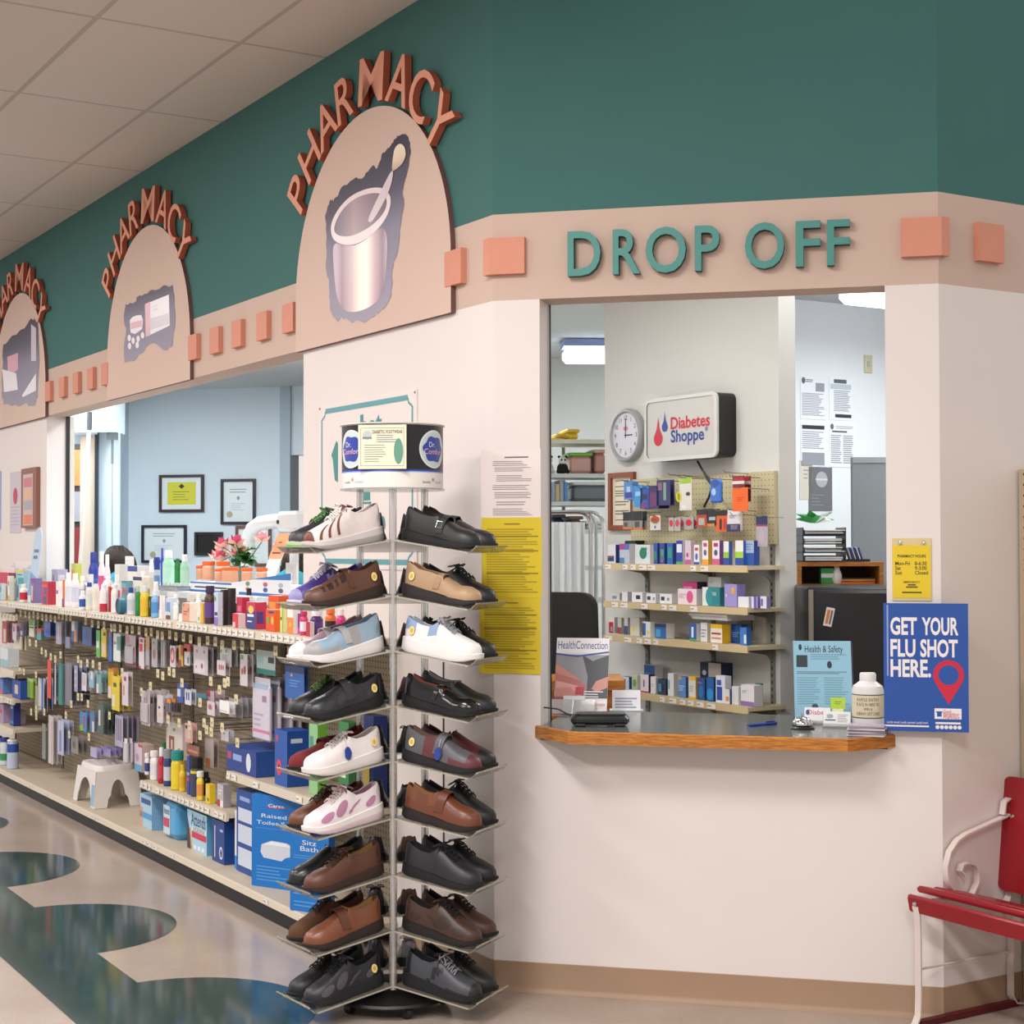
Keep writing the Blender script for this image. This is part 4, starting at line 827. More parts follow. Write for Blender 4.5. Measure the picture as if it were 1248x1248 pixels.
FI = [(69, 76, 701, .08, '#d3dbe3', '#4f7fb5'), (97, 104, 702, .08, '#e6e3e0', '#9ab0c9'), (104, 111, 700, .05, '#dfe2e6', '#3f5fa5'), (139, 146, 700, .1, '#e9e6e2', '#c9566a'), (164, 170, 700, .03, '#e4dfd6', '#5a9a6a'), (171, 178, 696, .05, '#ece8e6', '#3a5aa0'), (178, 185, 704, .1, '#d6d0c6', '#a5903a'), (186, 194, 709, .1, '#e6e6e9', '#b54a5a'), (202, 210, 722, .12, '#dcdce0', '#4a6a9a'), (211, 218, 724, .1, '#e6e0d9', '#7a9a8a'), (226, 234, 724, .1, '#d9d2c9', '#c07a3a'), (238, 246, 724, .1, '#e4e0e2', '#6a8ab5'), (300, 308, 732, .1, '#d9cfd2', '#c03a5a'), (309, 316, 728, .05, '#d2d6da', '#2f4f93'), (348, 355, 733, .1, '#e6ddd0', '#d9822a'), (357, 364, 734, .1, '#ded6e2', '#7a4a9a'), (384, 391, 735, .08, '#e6dada', '#b5305a')]
cn = {'#b0445a': 'rose', '#6f9fb5': 'aqua', '#8f5a3a': 'brown', '#4f7fb5': 'steel blue', '#9ab0c9': 'pale blue', '#3f5fa5': 'deep blue', '#c9566a': 'coral pink', '#5a9a6a': 'soft green', '#3a5aa0': 'royal blue', '#a5903a': 'olive', '#b54a5a': 'brick red', '#4a6a9a': 'slate blue', '#7a9a8a': 'sage', '#c07a3a': 'amber', '#6a8ab5': 'sky grey', '#c03a5a': 'cherry', '#2f4f93': 'navy', '#d9822a': 'orange', '#7a4a9a': 'violet', '#b5305a': 'magenta'}
for i, (a, b_, y, n, c1, c2) in enumerate(FI):
    if i % 2: bottle(a, b_, y, n, c1, '#ecebe8', 'pale bottle with a '+cn[c2]+' band in the second row of the top shelf', band=c2, group=GT)
    else: carton(a, b_, y, n, c1, 'pale carton with a '+cn[c2]+' panel in the second row of the top shelf', art=[R(.1, .35, .8, .35, c2)])
# items at the far left behind the top shelf
def leaflet_stand():
    t = thing('leaflet_display', 'tall pale blue arched cardboard leaflet display near the pier', 'display', lw(PL(40, 678, .12)[0], .13, ZT+.001), RL)
    k = MB(); hh = PL(40, 642, .12)[1]-ZT; k.prism([(-.1, 0), (.1, 0), (.1, hh*.75)]+[(.1*math.cos(math.pi*j/12), hh*.75+hh*.25*math.sin(math.pi*j/12)) for j in range(1, 12)]+[(-.1, hh*.75)], 0, .004, mat('#b9cbe0', .5), None, Matrix.Rotation(math.radians(-6), 4, 'X'))
    Xr = Matrix.Rotation(math.radians(-6), 4, 'X'); k.prism([(-.1, 0), (.1, 0), (.1, hh*.3), (-.1, hh*.4)], -.0015, 0, mat('#7f9fc8', .5), None, Xr); k.lines(-.06, .06, hh*.55, hh*.72, 2, -.001, mat('#5f7799', .5), .5, .2, Xr); k.build('panel', t, smooth=0)
    k = MB(); k.box(-.1, .1, -.05, .0, 0, .04, mat('#dfe4ea', .5)); k.build('base_tray', t, smooth=0)
leaflet_stand()
def balm_tray():
    u, _ = PL(14, 700, .1); t = thing('counter_display_tray', 'white wedge-shaped counter tray holding rows of pink lip balms', 'display', lw(u, .09, ZT+.001), RL)
    k = MB(); wm = mat('#e6e2e0', .5); w2 = .24
    for x in (-w2, w2-.004): k.add([(x, -.1, 0), (x, .08, 0), (x, .08, .26), (x, -.1, .1), (x+.004, -.1, 0), (x+.004, .08, 0), (x+.004, .08, .26), (x+.004, -.1, .1)], [(0, 1, 2, 3), (7, 6, 5, 4), (0, 4, 5, 1), (1, 5, 6, 2), (2, 6, 7, 3), (3, 7, 4, 0)], wm)
    k.box(-w2, w2, -.1, -.096, 0, .1, wm); k.box(-w2, w2, .076, .08, 0, .26, wm); k.box(-w2, w2, -.096, .076, .1, .104, wm); k.build('tray', t, smooth=0)
    g = 'pink lip balms in the wedge tray'
    for r_ in range(2):
        for j in range(9):
            o = thing('lip_balm_tube', 'pink lip balm tube with a clear cap standing in the wedge tray', 'lip balm', tuple(np.array(lw(u+.2-.05*j, .09-.02+.06*r_, ZT+.1058))), RL, g)
            k = MB(); k.lathe([(.012, 0), (.013, .01), (.013, .075), (.009, .08)], mat('#c4546a' if j < 6 else '#8a3a52', .4), 10); k.build('tube', o); k = MB(); k.lathe([(.0125, .08), (.0125, .11), (.01, .113)], mat('#e9cfd2', .3), 10); k.build('cap', o)
balm_tray()
carton(39.5, 45.5, 683, .0, '#8fa3a4', 'narrow grey-green carton at the end of the wedge tray', art=[R(.1, .5, .8, .2, '#b9c9c9')])
carton(58, 75, 694, .04, '#a49fb4', 'lilac grey carton with a looped handle behind the red carton', art=[EL(.3, .6, .3, .5, '#6f6a84')])
carton(84, 95, 687, .03, '#b9c25a', 'lime and orange carton behind the white lotion bottles', art=[R(0, .4, .5, .45, '#d9732f'), R(.2, 0, .6, .3, '#7a3a3a')])
# ---------------------------------------------------------------- raised pharmacy counter behind, with its things
ZK = 1.34
k = MB(); k.box(-U1+.02, -U0-.01, .115, .80, ZK-.035, ZK, mat('#cfd6da', .35)); k.box(-U1+.05, -U0-.05, .21, .25, 0, ZK-.035, mat('#c9ced2', .5)); tag(k.build('pharmacy_counter', None, (0, 0, 0), RL, 0), 'long pale grey pharmacy counter behind the top shelf', 'counter')
bottle(181, 188, 682, -.2, '#e6e1dd', '#efeaea', 'white bottle with an orange mark behind the blue-capped spray', z=ZK, band='#d9c9bf')
bottle(188, 194.5, 679, -.2, '#b9bcc6', '#27368f', 'grey bottle with a tall dark blue spray cap', z=ZK, band='#6a86b4', capf=.4, form='can')
bottle(196, 199.5, 668, -.42, '#2f3f9a', '#2b3a94', 'dark blue bottle cap rising behind the mint bottles', z=ZK)
bottle(199, 212, 671, -.25, '#a9dcc0', '#efefec', 'pale mint mouthwash bottle with a white cap, left of the dark green one', z=ZK, band='#b9e2c9')
bottle(213, 220, 681, -.22, '#157a36', '#1a6a33', 'deep green mouthwash bottle between two pale mint ones', z=ZK, band='#1d8a3f', capf=.1)
bottle(220, 230, 676, -.25, '#a7d9bd', '#efefec', 'pale mint mouthwash bottle with a white cap, right of the dark green one', z=ZK, band='#b4dfc6')
k = MB(); u, _ = PL(222, 724, -.14); k.box(-.17, .17, -.05, .05, 0, .02, mat('#b9bdbf', .15, .6)); k.box(-.16, .16, -.045, .045, .02, .026, mat('#6f7b78', .2)); [k.lathe([(.009, .026), (.009, .036), (.003, .044)], mat('#dfe6e6', .15, .3), 8, TR(-.14+.03*j, -.01+.02*(j % 2), 0)) for j in range(10)]; tag(k.build('glass_tray', None, lw(u+.2, -.17, ZK+.001), RL), 'silver edged glass tray on the counter in front of the mint bottles', 'tray')
def pill_box():
    u0, _ = PL(232, 715, -.2); u1, _ = PL(356, 715, -.2); cu = (u0+u1)/2; hw = (u0-u1)/2; hz = PL(240, 706, -.2)[1]-ZK
    t = thing('cardboard_display_tray', 'long white display tray with blue stripes holding orange-lidded jars', 'display', lw(cu, -.2, ZK+.001), RL)
    wm = mat('#e3e2e4', .5); bm = mat('#2f6fb5', .5)
    k = MB(); k.box(-hw, hw, 0, .18, 0, hz*.8, wm); k.rect(-hw, hw*.1, 0, hz*.16, -.0006, bm); k.rect(-hw, hw*.1, hz*.66, hz*.8, -.0006, bm); k.lines(-hw*.9, -hw*.2, hz*.25, hz*.5, 1, -.001, INK, .5, .1); k.build('tray', t, smooth=0)
    k = MB(); k.prism([(-hw*.1, 0), (hw, 0), (hw, hz*1.75), (hw*.35, hz*1.2), (-hw*.1, hz*.85)], -.006, -.001, wm); k.rect(hw*.05, hw, 0, hz*.2, -.0068, bm); k.poly([(hw*.3, hz*1.2), (hw, hz*1.25), (hw, hz*1.75)], -.0068, bm)
    for x, z, c in ((.2, .85, '#6f8f6a'), (.5, .85, '#b5566a'), (.2, .45, '#c98a5a'), (.5, .45, '#2f4f93'), (.75, .45, '#55586a'), (.75, .85, '#a5b5c5')): k.ell(hw*(.0+x*1.1), hz*z, .03, .012, -.0068, mat(c, .5), 14)
    k.build('sign_board', t, smooth=0)
    return cu, hz*.8+ZK
cu, zj = pill_box()
GJ = 'orange-lidded jars in the display tray'
def jar(x0, x1, yt, n, label, z):
    u, zt = PL((x0+x1)/2, yt, n); h = zt-z; r = wpx(x0, x1, u, n, z)/2; t = thing('pill_jar', label, 'jar', lw(u, n, z), RL, GJ)
    k = MB(); k.lathe([(r*.92, 0), (r*.95, h*.05), (r*.95, h*.7), (r*.85, h*.76), (r*.85, h*.8)], mat('#e2c9b8', .25), 18, None, lambda a, j: mat('#e0a583', .4) if a == 1 else mat('#e6dcd6', .25)); k.build('body', t)
    k = MB(); k.lathe([(r*1.0, h*.78), (r*1.02, h*.8), (r*1.02, h*.97), (r*.96, h)], mat('#ee6a1f', .35), 24); k.build('lid', t)
jar(239, 247.5, 689, -.33, 'small orange-lidded jar at the back left of the display tray', zj+.003)
jar(246.5, 262, 684, -.31, 'tall orange-lidded jar in the back row, left', zj+.003); jar(263.5, 280.5, 684, -.30, 'tall orange-lidded jar in the back row, right', zj+.003)
jar(262, 270, 693, -.23, 'orange-lidded jar just in front of the tall pair', zj+.003); jar(270, 291, 691, -.25, 'widest orange-lidded jar in the middle of the tray', zj+.003); jar(294, 308, 692, -.25, 'orange-lidded jar right of the widest one', zj+.003); jar(312.5, 326, 692, -.25, 'orange-lidded jar at the right end of the row', zj+.003)
def leaflet_box():
    u, _ = PL(330, 700, -.45); zt = PL(335, 650, -.45)[1]; h = zt-ZK; t = thing('card_holder', 'white sloped card stand with an orange header card', 'stand', lw(u, -.5, ZK), RL); wd = .17
    Xr = Matrix.Rotation(math.radians(-22), 4, 'X'); k = MB(); k.box(-wd/2, wd/2, 0, .004, 0, h*1.06, mat('#efebe8', .5), TR(0, -.1, 0) @ Xr); k.box(-wd/2, wd/2, -.1, .08, 0, .006, mat('#e6e2df', .5)); k.box(-wd/2+.01, wd/2-.01, .07, .078, 0, h*.5, mat('#e6e2df', .5)); k.build('stand', t, smooth=0)
    k = MB(); X2 = TR(0, -.1, 0) @ Xr; k.box(-wd/2, wd/2, -.003, -.001, h*.62, h*1.08, mat('#f2a070', .6), X2); k.lines(-wd*.12, wd*.12, h*.88, h*.94, 1, -.0036, mat('#7a3f2a', .6), .4, .1, X2); k.lines(-wd*.35, wd*.35, h*.68, h*.76, 1, -.0036, mat('#7a3f2a', .6), .4, .1, X2); k.build('header_card', t, smooth=0)
leaflet_box()
def flowers():
    u, _ = PL(290, 690, -.45); t = thing('flower_arrangement', 'bunch of pink and cream lilies with green leaves on the counter', 'flowers', lw(u, -.45, ZK+.001), RL)
    k = MB(); k.lathe([(.05, 0), (.07, .06), (.06, .13), (.065, .14)], mat('#7f8f86', .3), 16); k.build('vase', t)
    r = random.Random(4); k = MB(); gm = [mat('#2f6a2c', .6), mat('#4c8a3c', .6)]
    for j in range(26):
        a = r.random()*6.28; el = -.1+r.random()*.8; Ln = .07+.06*r.random(); X = TR(.03+.06*r.random(), 0, .15+.07*r.random(), 0)@Matrix.Rotation(a, 4, 'Z') @ Matrix.Rotation(-el, 4, 'Y')
        k.add([(0, 0, 0), (Ln*.5, -.04, .012), (Ln, 0, -.02), (Ln*.5, .04, .012), (Ln*.5, 0, 0)], [(0, 1, 4), (1, 2, 4), (2, 3, 4), (3, 0, 4)], gm[j % 2], X)
    k.build('leaves', t)
    cols = [('#e0698c', '#f0cdb4'), ('#eaa0ae', '#f2dcc4'), ('#d44a72', '#f0c0ae')]
    for j, (x, y) in enumerate(((270, 678), (276, 672), (284, 667), (288, 680), (296, 669), (300, 664), (264, 682), (325, 661), (281, 684), (293, 674))):
        uu, zz = PL(x, y, -.45); k = MB(); c1, c2 = cols[j % 3]
        for q in range(6):
            X = TR(-(uu-u), -.03*(j % 3), zz-ZK, q*1.047+j) @ Matrix.Rotation(math.radians(-52 if q % 2 else -22), 4, 'Y'); m_ = mat(c1 if q % 2 else c2, .6)
            k.add([(0, 0, 0), (.032, -.03, .006), (.066, 0, .012), (.032, .03, .006), (.036, 0, -.008)], [(0, 1, 4), (1, 2, 4), (2, 3, 4), (3, 0, 4)], m_, X)
        k.tube([(-(uu-u), -.03*(j % 3), zz-ZK), (-(uu-u)*.5, 0, .2), (0, 0, .1)], .003, gm[0], 5); k.build('bloom', t)
flowers()
def lamp_arm():
    u, _ = PL(335, 690, -.75); t = thing('weighing_scale', 'white plastic machine with a thick curved tubular arm on the counter', 'machine', lw(u, -.72, ZK+.001), RL); wm = mat('#dfdedd', .35)
    pts = []
    for x, y in ((302, 700), (302, 672), (303, 655), (308, 644), (317, 638), (330, 636), (350, 635)): uu, zz = PL(x, y, -.72); pts.append((-(uu-u), 0, zz-ZK))
    fine = []
    for i in range(len(pts)-1):
        for f in (0, .33, .66): fine.append(tuple(pts[i][q]+(pts[i+1][q]-pts[i][q])*f for q in range(3)))
    fine.append(pts[-1]); pts[0] = (pts[0][0], 0, 0)
    k = MB(); fine[0] = (fine[0][0], 0, .0); k.tube(fine, .042, wm, 14); k.build('arm', t)
    k = MB(); uu, zz = PL(362, 636, -.72); x = -(uu-u); k.bbox(x-.16, x+.1, -.06, .06, zz-ZK-.055, zz-ZK+.06, wm, .02); k.lathe([(.012, 0), (.012, .006)], BLACK, 12, TR(x-.13, -.06, zz-ZK, 0, math.pi/2)); k.box(x-.06, x-.02, -.02, .02, 0, zz-ZK-.05, wm); k.build('head', t)
    k = MB(); k.bbox(.02, .3, -.06, .06, 0, .035, wm, .02); k.build('base', t)
lamp_arm()
# ---------------------------------------------------------------- goods on the lower shelves
ZA_ = .3455
carton(158, 179, 907, .12, '#cfc3cf', 'pink and blue boxed pack at the left end of the low shelf', z=ZA_, side='#d3b7b4', art=[R(0, 0, 1, .25, '#5fa3c4'), R(.5, .9, .5, .1, '#c04a5a'), EL(.4, .5, .4, .3, '#b98fa0')])
GS = 'ointments and sprays on the low shelf'
bottle(175, 184, 918, .13, '#e6e0e2', '#efeaea', 'white ointment bottle with navy print, partly behind another', z=ZA_, band='#3a3f78', form='flat', group=GS)
bottle(181, 195, 915, .16, '#e9e4e4', '#efebea', 'white shouldered bottle with a blue side label', z=ZA_, band='#dfdbe2', form='flat', group=GS)
bottle(193, 200.5, 911, .17, '#b0243c', '#efeaea', 'red bottle with a white spout cap', z=ZA_, band='#c9414f', group=GS, capf=.25)
bottle(196, 205, 905, .06, '#3a7a4a', '#2a7f43', 'bottle with a green cap in the back row of the low shelf', z=ZA_, group=GS)
bottle(200, 209.5, 913, .17, '#2c3f78', '#8d8f98', 'navy and white bottle with a grey cap', z=ZA_, band='#c9cdd6', group=GS, form='can', capf=.25)
bottle(209.5, 223, 915, .17, '#e2c92c', '#1f8f86', 'yellow spray can with a teal cap and red shoulder', z=ZA_, band='#e8cf30', group=GS, form='can', capf=.24)
bottle(219, 226.5, 932, .17, '#e3c22f', '#e0b92a', 'small yellow bottle beside the teal-capped can', z=ZA_, band='#d9a92a', group=GS)
carton(226, 233, 922, .17, '#27408f', 'slim royal blue carton beside the black-capped can', z=ZA_, art=[R(0, .35, 1, .1, '#c43342'), R(0, .5, 1, .08, '#8fa3d0')])
bottle(233, 247, 923, .16, '#3a3f5f', '#1d1d20', 'dark spray can with a domed black cap and yellow ring', z=ZA_, band='#d9c92f', group=GS, form='can', capf=.26, bz=(.8, .95))
bottle(246, 256, 941, .1, '#1c1c1f', '#1a1a1c', 'short black bottle behind the yellow shaped bottle', z=ZA_, group=GS)
bottle(238, 250, 940, .19, '#e3c838', '#e9e5e2', 'yellow shaped bottle with a white cap and red oval', z=ZA_, band='#d98f3a', group=GS, form='flat')
carton(248, 258.5, 956, .185, '#e4c62e', 'small yellow carton leaning by the shaped bottle', z=ZA_, art=[EL(.4, .6, .5, .3, '#d9d0b0'), EL(.6, .2, .4, .2, '#4a6a3a')])
carton(261, 276, 956, .17, '#b9b3b8', 'clear plastic box with a red and white base card', z=ZA_, side='#a59fa5', art=[R(0, 0, .5, .3, '#a8333f'), R(.5, 0, .5, .3, '#e4dcdc'), LI(.2, .5, .6, .3, '#e4e0e4', 2)])
carton(200, 225, 881, .05, '#ddd3cc', 'boxed elastic support with a brown loop pictured', z=ZA_+.12, art=[R(.18, 0, .12, .6, '#8f4f3a'), R(.3, .5, .12, .1, '#8f4f3a'), R(.4, 0, .1, .6, '#8f4f3a'), EL(.5, .8, .14, .1, '#3a9a56'), EL(.8, .2, .2, .25, '#b57a6a')], dr=.15, name='hanging_box', cat='box')
# deck goods
def big(x0, x1, yt, n, yb=None, **k_): pass
carton(169, 187, 969, .17, '#a9cbe0', 'pale blue underwear pack, leftmost on the deck', z=ZD+.0005, side='#7fb0d9', art=[R(.1, .72, .8, .16, '#31578f'), R(0, .28, 1, .18, '#4f9bd0'), R(0, 0, .22, .6, '#caa58f')], dr=.5, wd=.19, dp=.2)
def softpack():
    u, _ = PL(208, 1030, .16); zt = PL(208, 978, .16)[1]; t = thing('underwear_pack', 'soft light blue plastic pack with white squares on its side', 'pack', lw(u, .17, ZD+.0015), RL); w_, d, h = .2, .22, zt-ZD
    k = MB(); m_ = mat('#5aa6d8', .3); k.bbox(-w_/2, w_/2, -.0, d, 0, h, m_, .03); k.build('bag', t)
    k = MB(); k.rect(-w_*.4, w_*.1, .1*h, .9*h, -.0012, mat('#c5d9e6', .4)); k.rect(-w_*.38, w_*.05, .3*h, .55*h, -.0018, mat('#c43f5c', .4)); k.text('Attends', -w_*.15, .75*h, .05, -.002, mat('#2d4a86', .5), width=w_*.42)
    k.build('front_print', t, smooth=0); k = MB()
    for j in range(4): k.add([(w_/2+.0012, d*.35, h*(.08+.2*j)), (w_/2+.0012, d*.75, h*(.08+.2*j)), (w_/2+.0012, d*.75, h*(.23+.2*j)), (w_/2+.0012, d*.35, h*(.23+.2*j))], [(0, 1, 2, 3)], mat('#d5dfe8', .5))
    k.build('side_label', t, smooth=0)
softpack()
def attends():
    u, _ = PL(240, 1045, .17); zt = PL(240, 990, .17)[1]; h = zt-ZD-.001; w_ = .27; k = MB(); k.box(-w_/2, w_/2, 0, .1, 0, h, mat('#5fa5d2', .45)); k.rect(-w_/2, w_/2, 0, h, -.0005, mat('#a9d0e4', .45))
    k.poly([(-w_/2, 0), (-w_*.3, 0), (-w_*.38, h*.5), (-w_/2, h*.85)], -.001, mat('#3a3340', .5)); k.poly([(-w_*.3, 0), (-w_*.22, 0), (-w_*.34, h*.55), (-w_*.38, h*.5)], -.001, mat('#d9a24f', .5))
    k.text('Attends', .02, h*.8, .085, -.0012, mat('#24406f', .5), width=w_*.74, bold=.01); k.rect(-w_*.26, w_*.48, h*.5, h*.6, -.001, mat('#e9e6e4', .5)); k.text('UNDERWEAR', w_*.11, h*.55, .03, -.0014, mat('#3a4a5f', .5), width=w_*.62); k.rect(-w_*.26, w_*.48, h*.32, h*.48, -.001, mat('#c93a56', .5))
    for j in range(3): k.rect(-w_*.15+j*w_*.2, -w_*.03+j*w_*.2, h*.05, h*.15, -.001, mat('#e4ecf0', .5))
    tag(k.build('carton', None, lw(u, .17, ZD+.0005), RL, 0), 'blue Attends underwear box with a red stripe', 'box')
attends()
carton(250, 282, 1000, .18, '#1f3f86', 'navy bath accessory box with a white looped hose', z=ZD+.0005, side='#23488f', art=[R(.2, .1, .06, .75, '#dfe4ee'), EL(.75, .25, .3, .3, '#dfe4ee'), EL(.75, .25, .22, .22, '#1f3f86'), R(.65, .75, .25, .06, '#9fb3d9')], dr=.55)
carton(285, 292, 988, .16, '#dfe4ea', 'slim white and blue boxed sponge between two navy boxes', z=ZD+.0005, side='#3f86c9', art=[R(0, 0, 1, .22, '#2f7fcf')], dp=.1, wd=.045)
carton(287, 310, 964, .17, '#1f4795', 'tall navy box with three white picture panels', z=ZD+.0005, side='#26509f', art=[R(.1, .08, .85, .22, '#ccd5e6'), R(.1, .36, .85, .22, '#ccd5e6'), R(.1, .62, .85, .16, '#ccd5e6'), R(.2, .87, .6, .05, '#8fa8dd')], dr=.3, wd=.2, dp=.12)
def carex(x0, x1, yt, n, label, title, art, z=ZD+.0005, wd=None, dp=.1, rz=0):
    u, _ = PL((x0+x1)/2, 1100, n); zt = PL((x0+x1)/2, yt, n)[1]; h = min(zt-z, .41); k = MB(); bl = mat('#1c74c4', .4); w_ = wd
    k.box(-w_/2, w_/2, 0, dp, 0, h, mat('#1a66b0', .45)); k.rect(-w_/2, w_/2, 0, h, -.0005, bl); wm = mat('#dfe9f2', .45)
    for s0, x, zf, sz, wf in title: k.text(s0, x*w_, zf*h, sz*h, -.0012, wm, width=wf*w_)
    for a in art:
        if a[0] == 'logo': k.ell(a[1]*w_, a[2]*h-.008*h, a[3]*w_/2, .022*h, -.001, mat('#c93a6a', .4)); k.ell(a[1]*w_+.012, a[2]*h+.004*h, a[3]*w_/2, .018*h, -.0014, bl); k.text('Carex', a[1]*w_, a[2]*h, .05*h, -.0018, wm, width=a[3]*w_*.8, bold=.012)
        if a[0] == 'seat': k.poly([(-.3*w_, .46*h), (-.32*w_, .38*h), (-.26*w_, .32*h), (.1*w_, .3*h), (.18*w_, .34*h), (.36*w_, .37*h), (.37*w_, .46*h), (.2*w_, .5*h), (-.1*w_, .51*h)], -.001, mat('#cfd5e2', .4)); k.poly([(-.26*w_, .46*h), (.3*w_, .46*h), (.18*w_, .49*h), (-.1*w_, .5*h)], -.0014, mat('#e9edf2', .4))
        if a[0] == 'lines': k.lines(-.4*w_, .38*w_, a[1]*h, a[2]*h, a[3], -.001, mat('#5fa0dd', .5), .3, .5)
    tag(k.build('carton', None, lw(u, n, z), RL+rz, 0), label, 'box')
carex(314, 360, 970, .17, 'big bright blue raised toilet seat box standing on the deck', [('Raised', -.05, .775, .06, .5), ('Toilet Seat', 0, .70, .06, .8)], [('logo', 0, .89, .4), ('seat',), ('lines', .06, .24, 5), ('lines', .63, .645, 1)], wd=.28, dp=.06, rz=math.radians(28))
carex(358, 396, 1018, .235, 'smaller bright blue sitz bath box in front of the raised seat box', [('Sitz', -.0, .90, .09, .36), ('Bath', 0, .82, .09, .46)], [('lines', .68, .74, 2), ('lines', .2, .5, 5), ('lines', .05, .15, 2)], wd=.2, dp=.04, rz=math.radians(28))
ZS_B = .5455
carton(265, 323, 912, .17, '#1d3a86', 'long navy box lying flat with a white round picture', z=ZS_B, side='#2a4f9a', art=[R(.03, .45, .14, .3, '#a8476a'), R(.22, .45, .3, .25, '#8fa8dd'), EL(.75, .5, .16, .75, '#d9dfea')], dr=.7, wd=.36, dp=.22)
carton(323, 362, 890, .165, '#1f55a8', 'blue box with a red ring cushion pictured', z=ZS_B, side='#1b4c9c', art=[EL(.35, .32, .4, .3, '#d9435a'), EL(.35, .32, .16, .12, '#1f55a8'), R(.1, .78, .2, .12, '#a8476a'), ('s', .2, .35, .5, .06, '#d9435a'), ('s', .15, .78, .5, .08, '#c9d5ea')], dr=.8)
carton(372, 392, 880, .15, '#8fc08a', 'light green carton behind the red suede shoe', z=ZS_B, side='#6fae3c', art=[R(.1, .6, .4, .2, '#3f8f8a')])
carton(408, 430, 880, .12, '#2f7a3f', 'green and white carton behind the white walking shoe', z=ZS_B, side='#2a6a38', art=[R(.2, .3, .5, .3, '#d9dfd5')])
carton(432, 462, 872, .0, '#22356f', 'navy carton at the back of the shelf behind the shoe tower', z=ZS_B, art=[R(.1, .1, .6, .3, '#d9b95a')])
# step stool
def stool():
    u, _ = PL(128, 975, .1); t = thing('step_stool', 'white plastic step stool standing on the base deck', 'stool', lw(u, .085, ZD+.002), RL); wm = mat('#e4dcd8', .35); k = MB()
    W_, D_, H_ = .40, .27, .235
    def ringo(f, z, n=24):
        out = []
        for j in range(n):
            a = 2*math.pi*j/n; c, s_ = math.cos(a), math.sin(a); e = .35
            out.append((W_/2*f*math.copysign(abs(c)**e, c), D_/2*f*math.copysign(abs(s_)**e, s_), z))
        return out
    k.loft([ringo(.90, H_-.05), ringo(.88, H_-.012), ringo(.84, H_), ringo(.66, H_), ringo(.62, H_-.02), ringo(.5, H_-.04), ringo(.3, H_-.045)], wm, False, True); k.build('top', t, smooth=50)
    # skirt panels with arched cut-outs, one per side; each carries two legs' halves
    for nm, ax, Wd, off in (('front_panel', 0, W_, -1), ('back_panel', 0, W_, 1), ('side_panel', 1, D_, -1), ('side_panel', 1, D_, 1)):
        p = MB(); N_ = 16; pts_o = []; hw = Wd/2*.9; fl = Wd/2*1.06
        q = [(-hw, H_-.03), (-fl, 0), (-fl+.075, 0), (-fl+.085, .05)]+[(-(fl-.1)*math.cos(math.pi*j/N_), .05+.105*math.sin(math.pi*j/N_)) for j in range(1, N_)]+[(fl-.085, .05), (fl-.075, 0), (fl, 0), (hw, H_-.03)]
        dd = (D_ if ax == 0 else W_)/2
        for th in (0, .004):
            pass
        def P3(x, z, th):
            o_ = dd*(.9+.16*(1-z/H_))*off-th*off
            return (x, o_, z) if ax == 0 else (o_, x, z)
        n = len(q); v = [P3(x, z, 0) for x, z in q]+[P3(x, z, .005) for x, z in q]
        # strip the outline between the outer edge and arch
        outer = [0]+[1]; m2 = n//2
        tri = []
        for i in range(n//2):
            a, b2, c2, d2 = i, i+1, n-2-i, n-1-i
        arch = list(range(2, n-2)); top = []
        na = len(arch)
        for j in range(na-1):
            x0 = -hw+2*hw*j/(na-1); x1 = -hw+2*hw*(j+1)/(na-1); b0 = len(p.v)
            for th in (0, .005): 
                for (x, z) in ((x0, H_-.03), (x1, H_-.03), q[arch[j+1]], q[arch[j]]): p.v.append(P3(x, z, th))
            for f in ((0, 1, 2, 3), (7, 6, 5, 4), (3, 2, 6, 7)): p.f.append(tuple(b0+w3 for w3 in f)); p.mi.append(p.m(wm))
        for (ia, ib, xa) in ((1, 2, -hw), (n-2, n-3, hw)):
            b0 = len(p.v)
            for th in (0, .005):
                for (x, z) in ((xa, H_-.03), q[ia], q[ib]): p.v.append(P3(x, z, th))
            for f in ((0, 1, 2), (5, 4, 3), (1, 4, 5, 2)): p.f.append(tuple(b0+w3 for w3 in f)); p.mi.append(p.m(wm))
        if nm == 'front_panel':
            b0 = len(p.v)
            for x, z in ((fl-.075, .01), (fl-.012, .01), (fl-.03, .13), (fl-.085, .13)): y = P3(x, z, -.0008); p.v.append(y)
            p.f.append((b0, b0+1, b0+2, b0+3)); p.mi.append(p.m(mat('#8fb3d0', .5)))
        p.build(nm, t, smooth=20)
stool()
# left-edge shelves
carton(-4, 15, 790, .2, '#d3dde0', 'white and aqua tissue box on the upper short shelf at the left edge', z=.7605, art=[R(0, 0, 1, .4, '#8fbcc4')], dr=.4)
carton(-8, 9, 827, .2, '#5f80c4', 'blue box at the left edge beside a darker blue box', z=.5705, art=[R(0, 0, 1, .3, '#c0596f')])
carton(9, 31, 829, .2, '#2347a0', 'dark blue box with a pale picture on the middle short shelf', z=.5705, art=[R(.3, .25, .4, .5, '#cdbfa8')], dr=.4)
carton(-6, 9, 858, .2, '#a58fb0', 'lilac carton on the lowest short shelf at the left edge', z=.3705, art=[R(.2, .5, .5, .2, '#c0405a')])
carton(9, 20, 855, .19, '#24357f', 'navy carton standing on the lowest short shelf', z=.3705, art=[R(.2, .7, .6, .1, '#a8bde0'), R(0, .1, 1, .12, '#3a7fa0')])
carton(18, 27, 866, .12, '#c9c5c9', 'pale grey carton behind the navy carton', z=.3705)
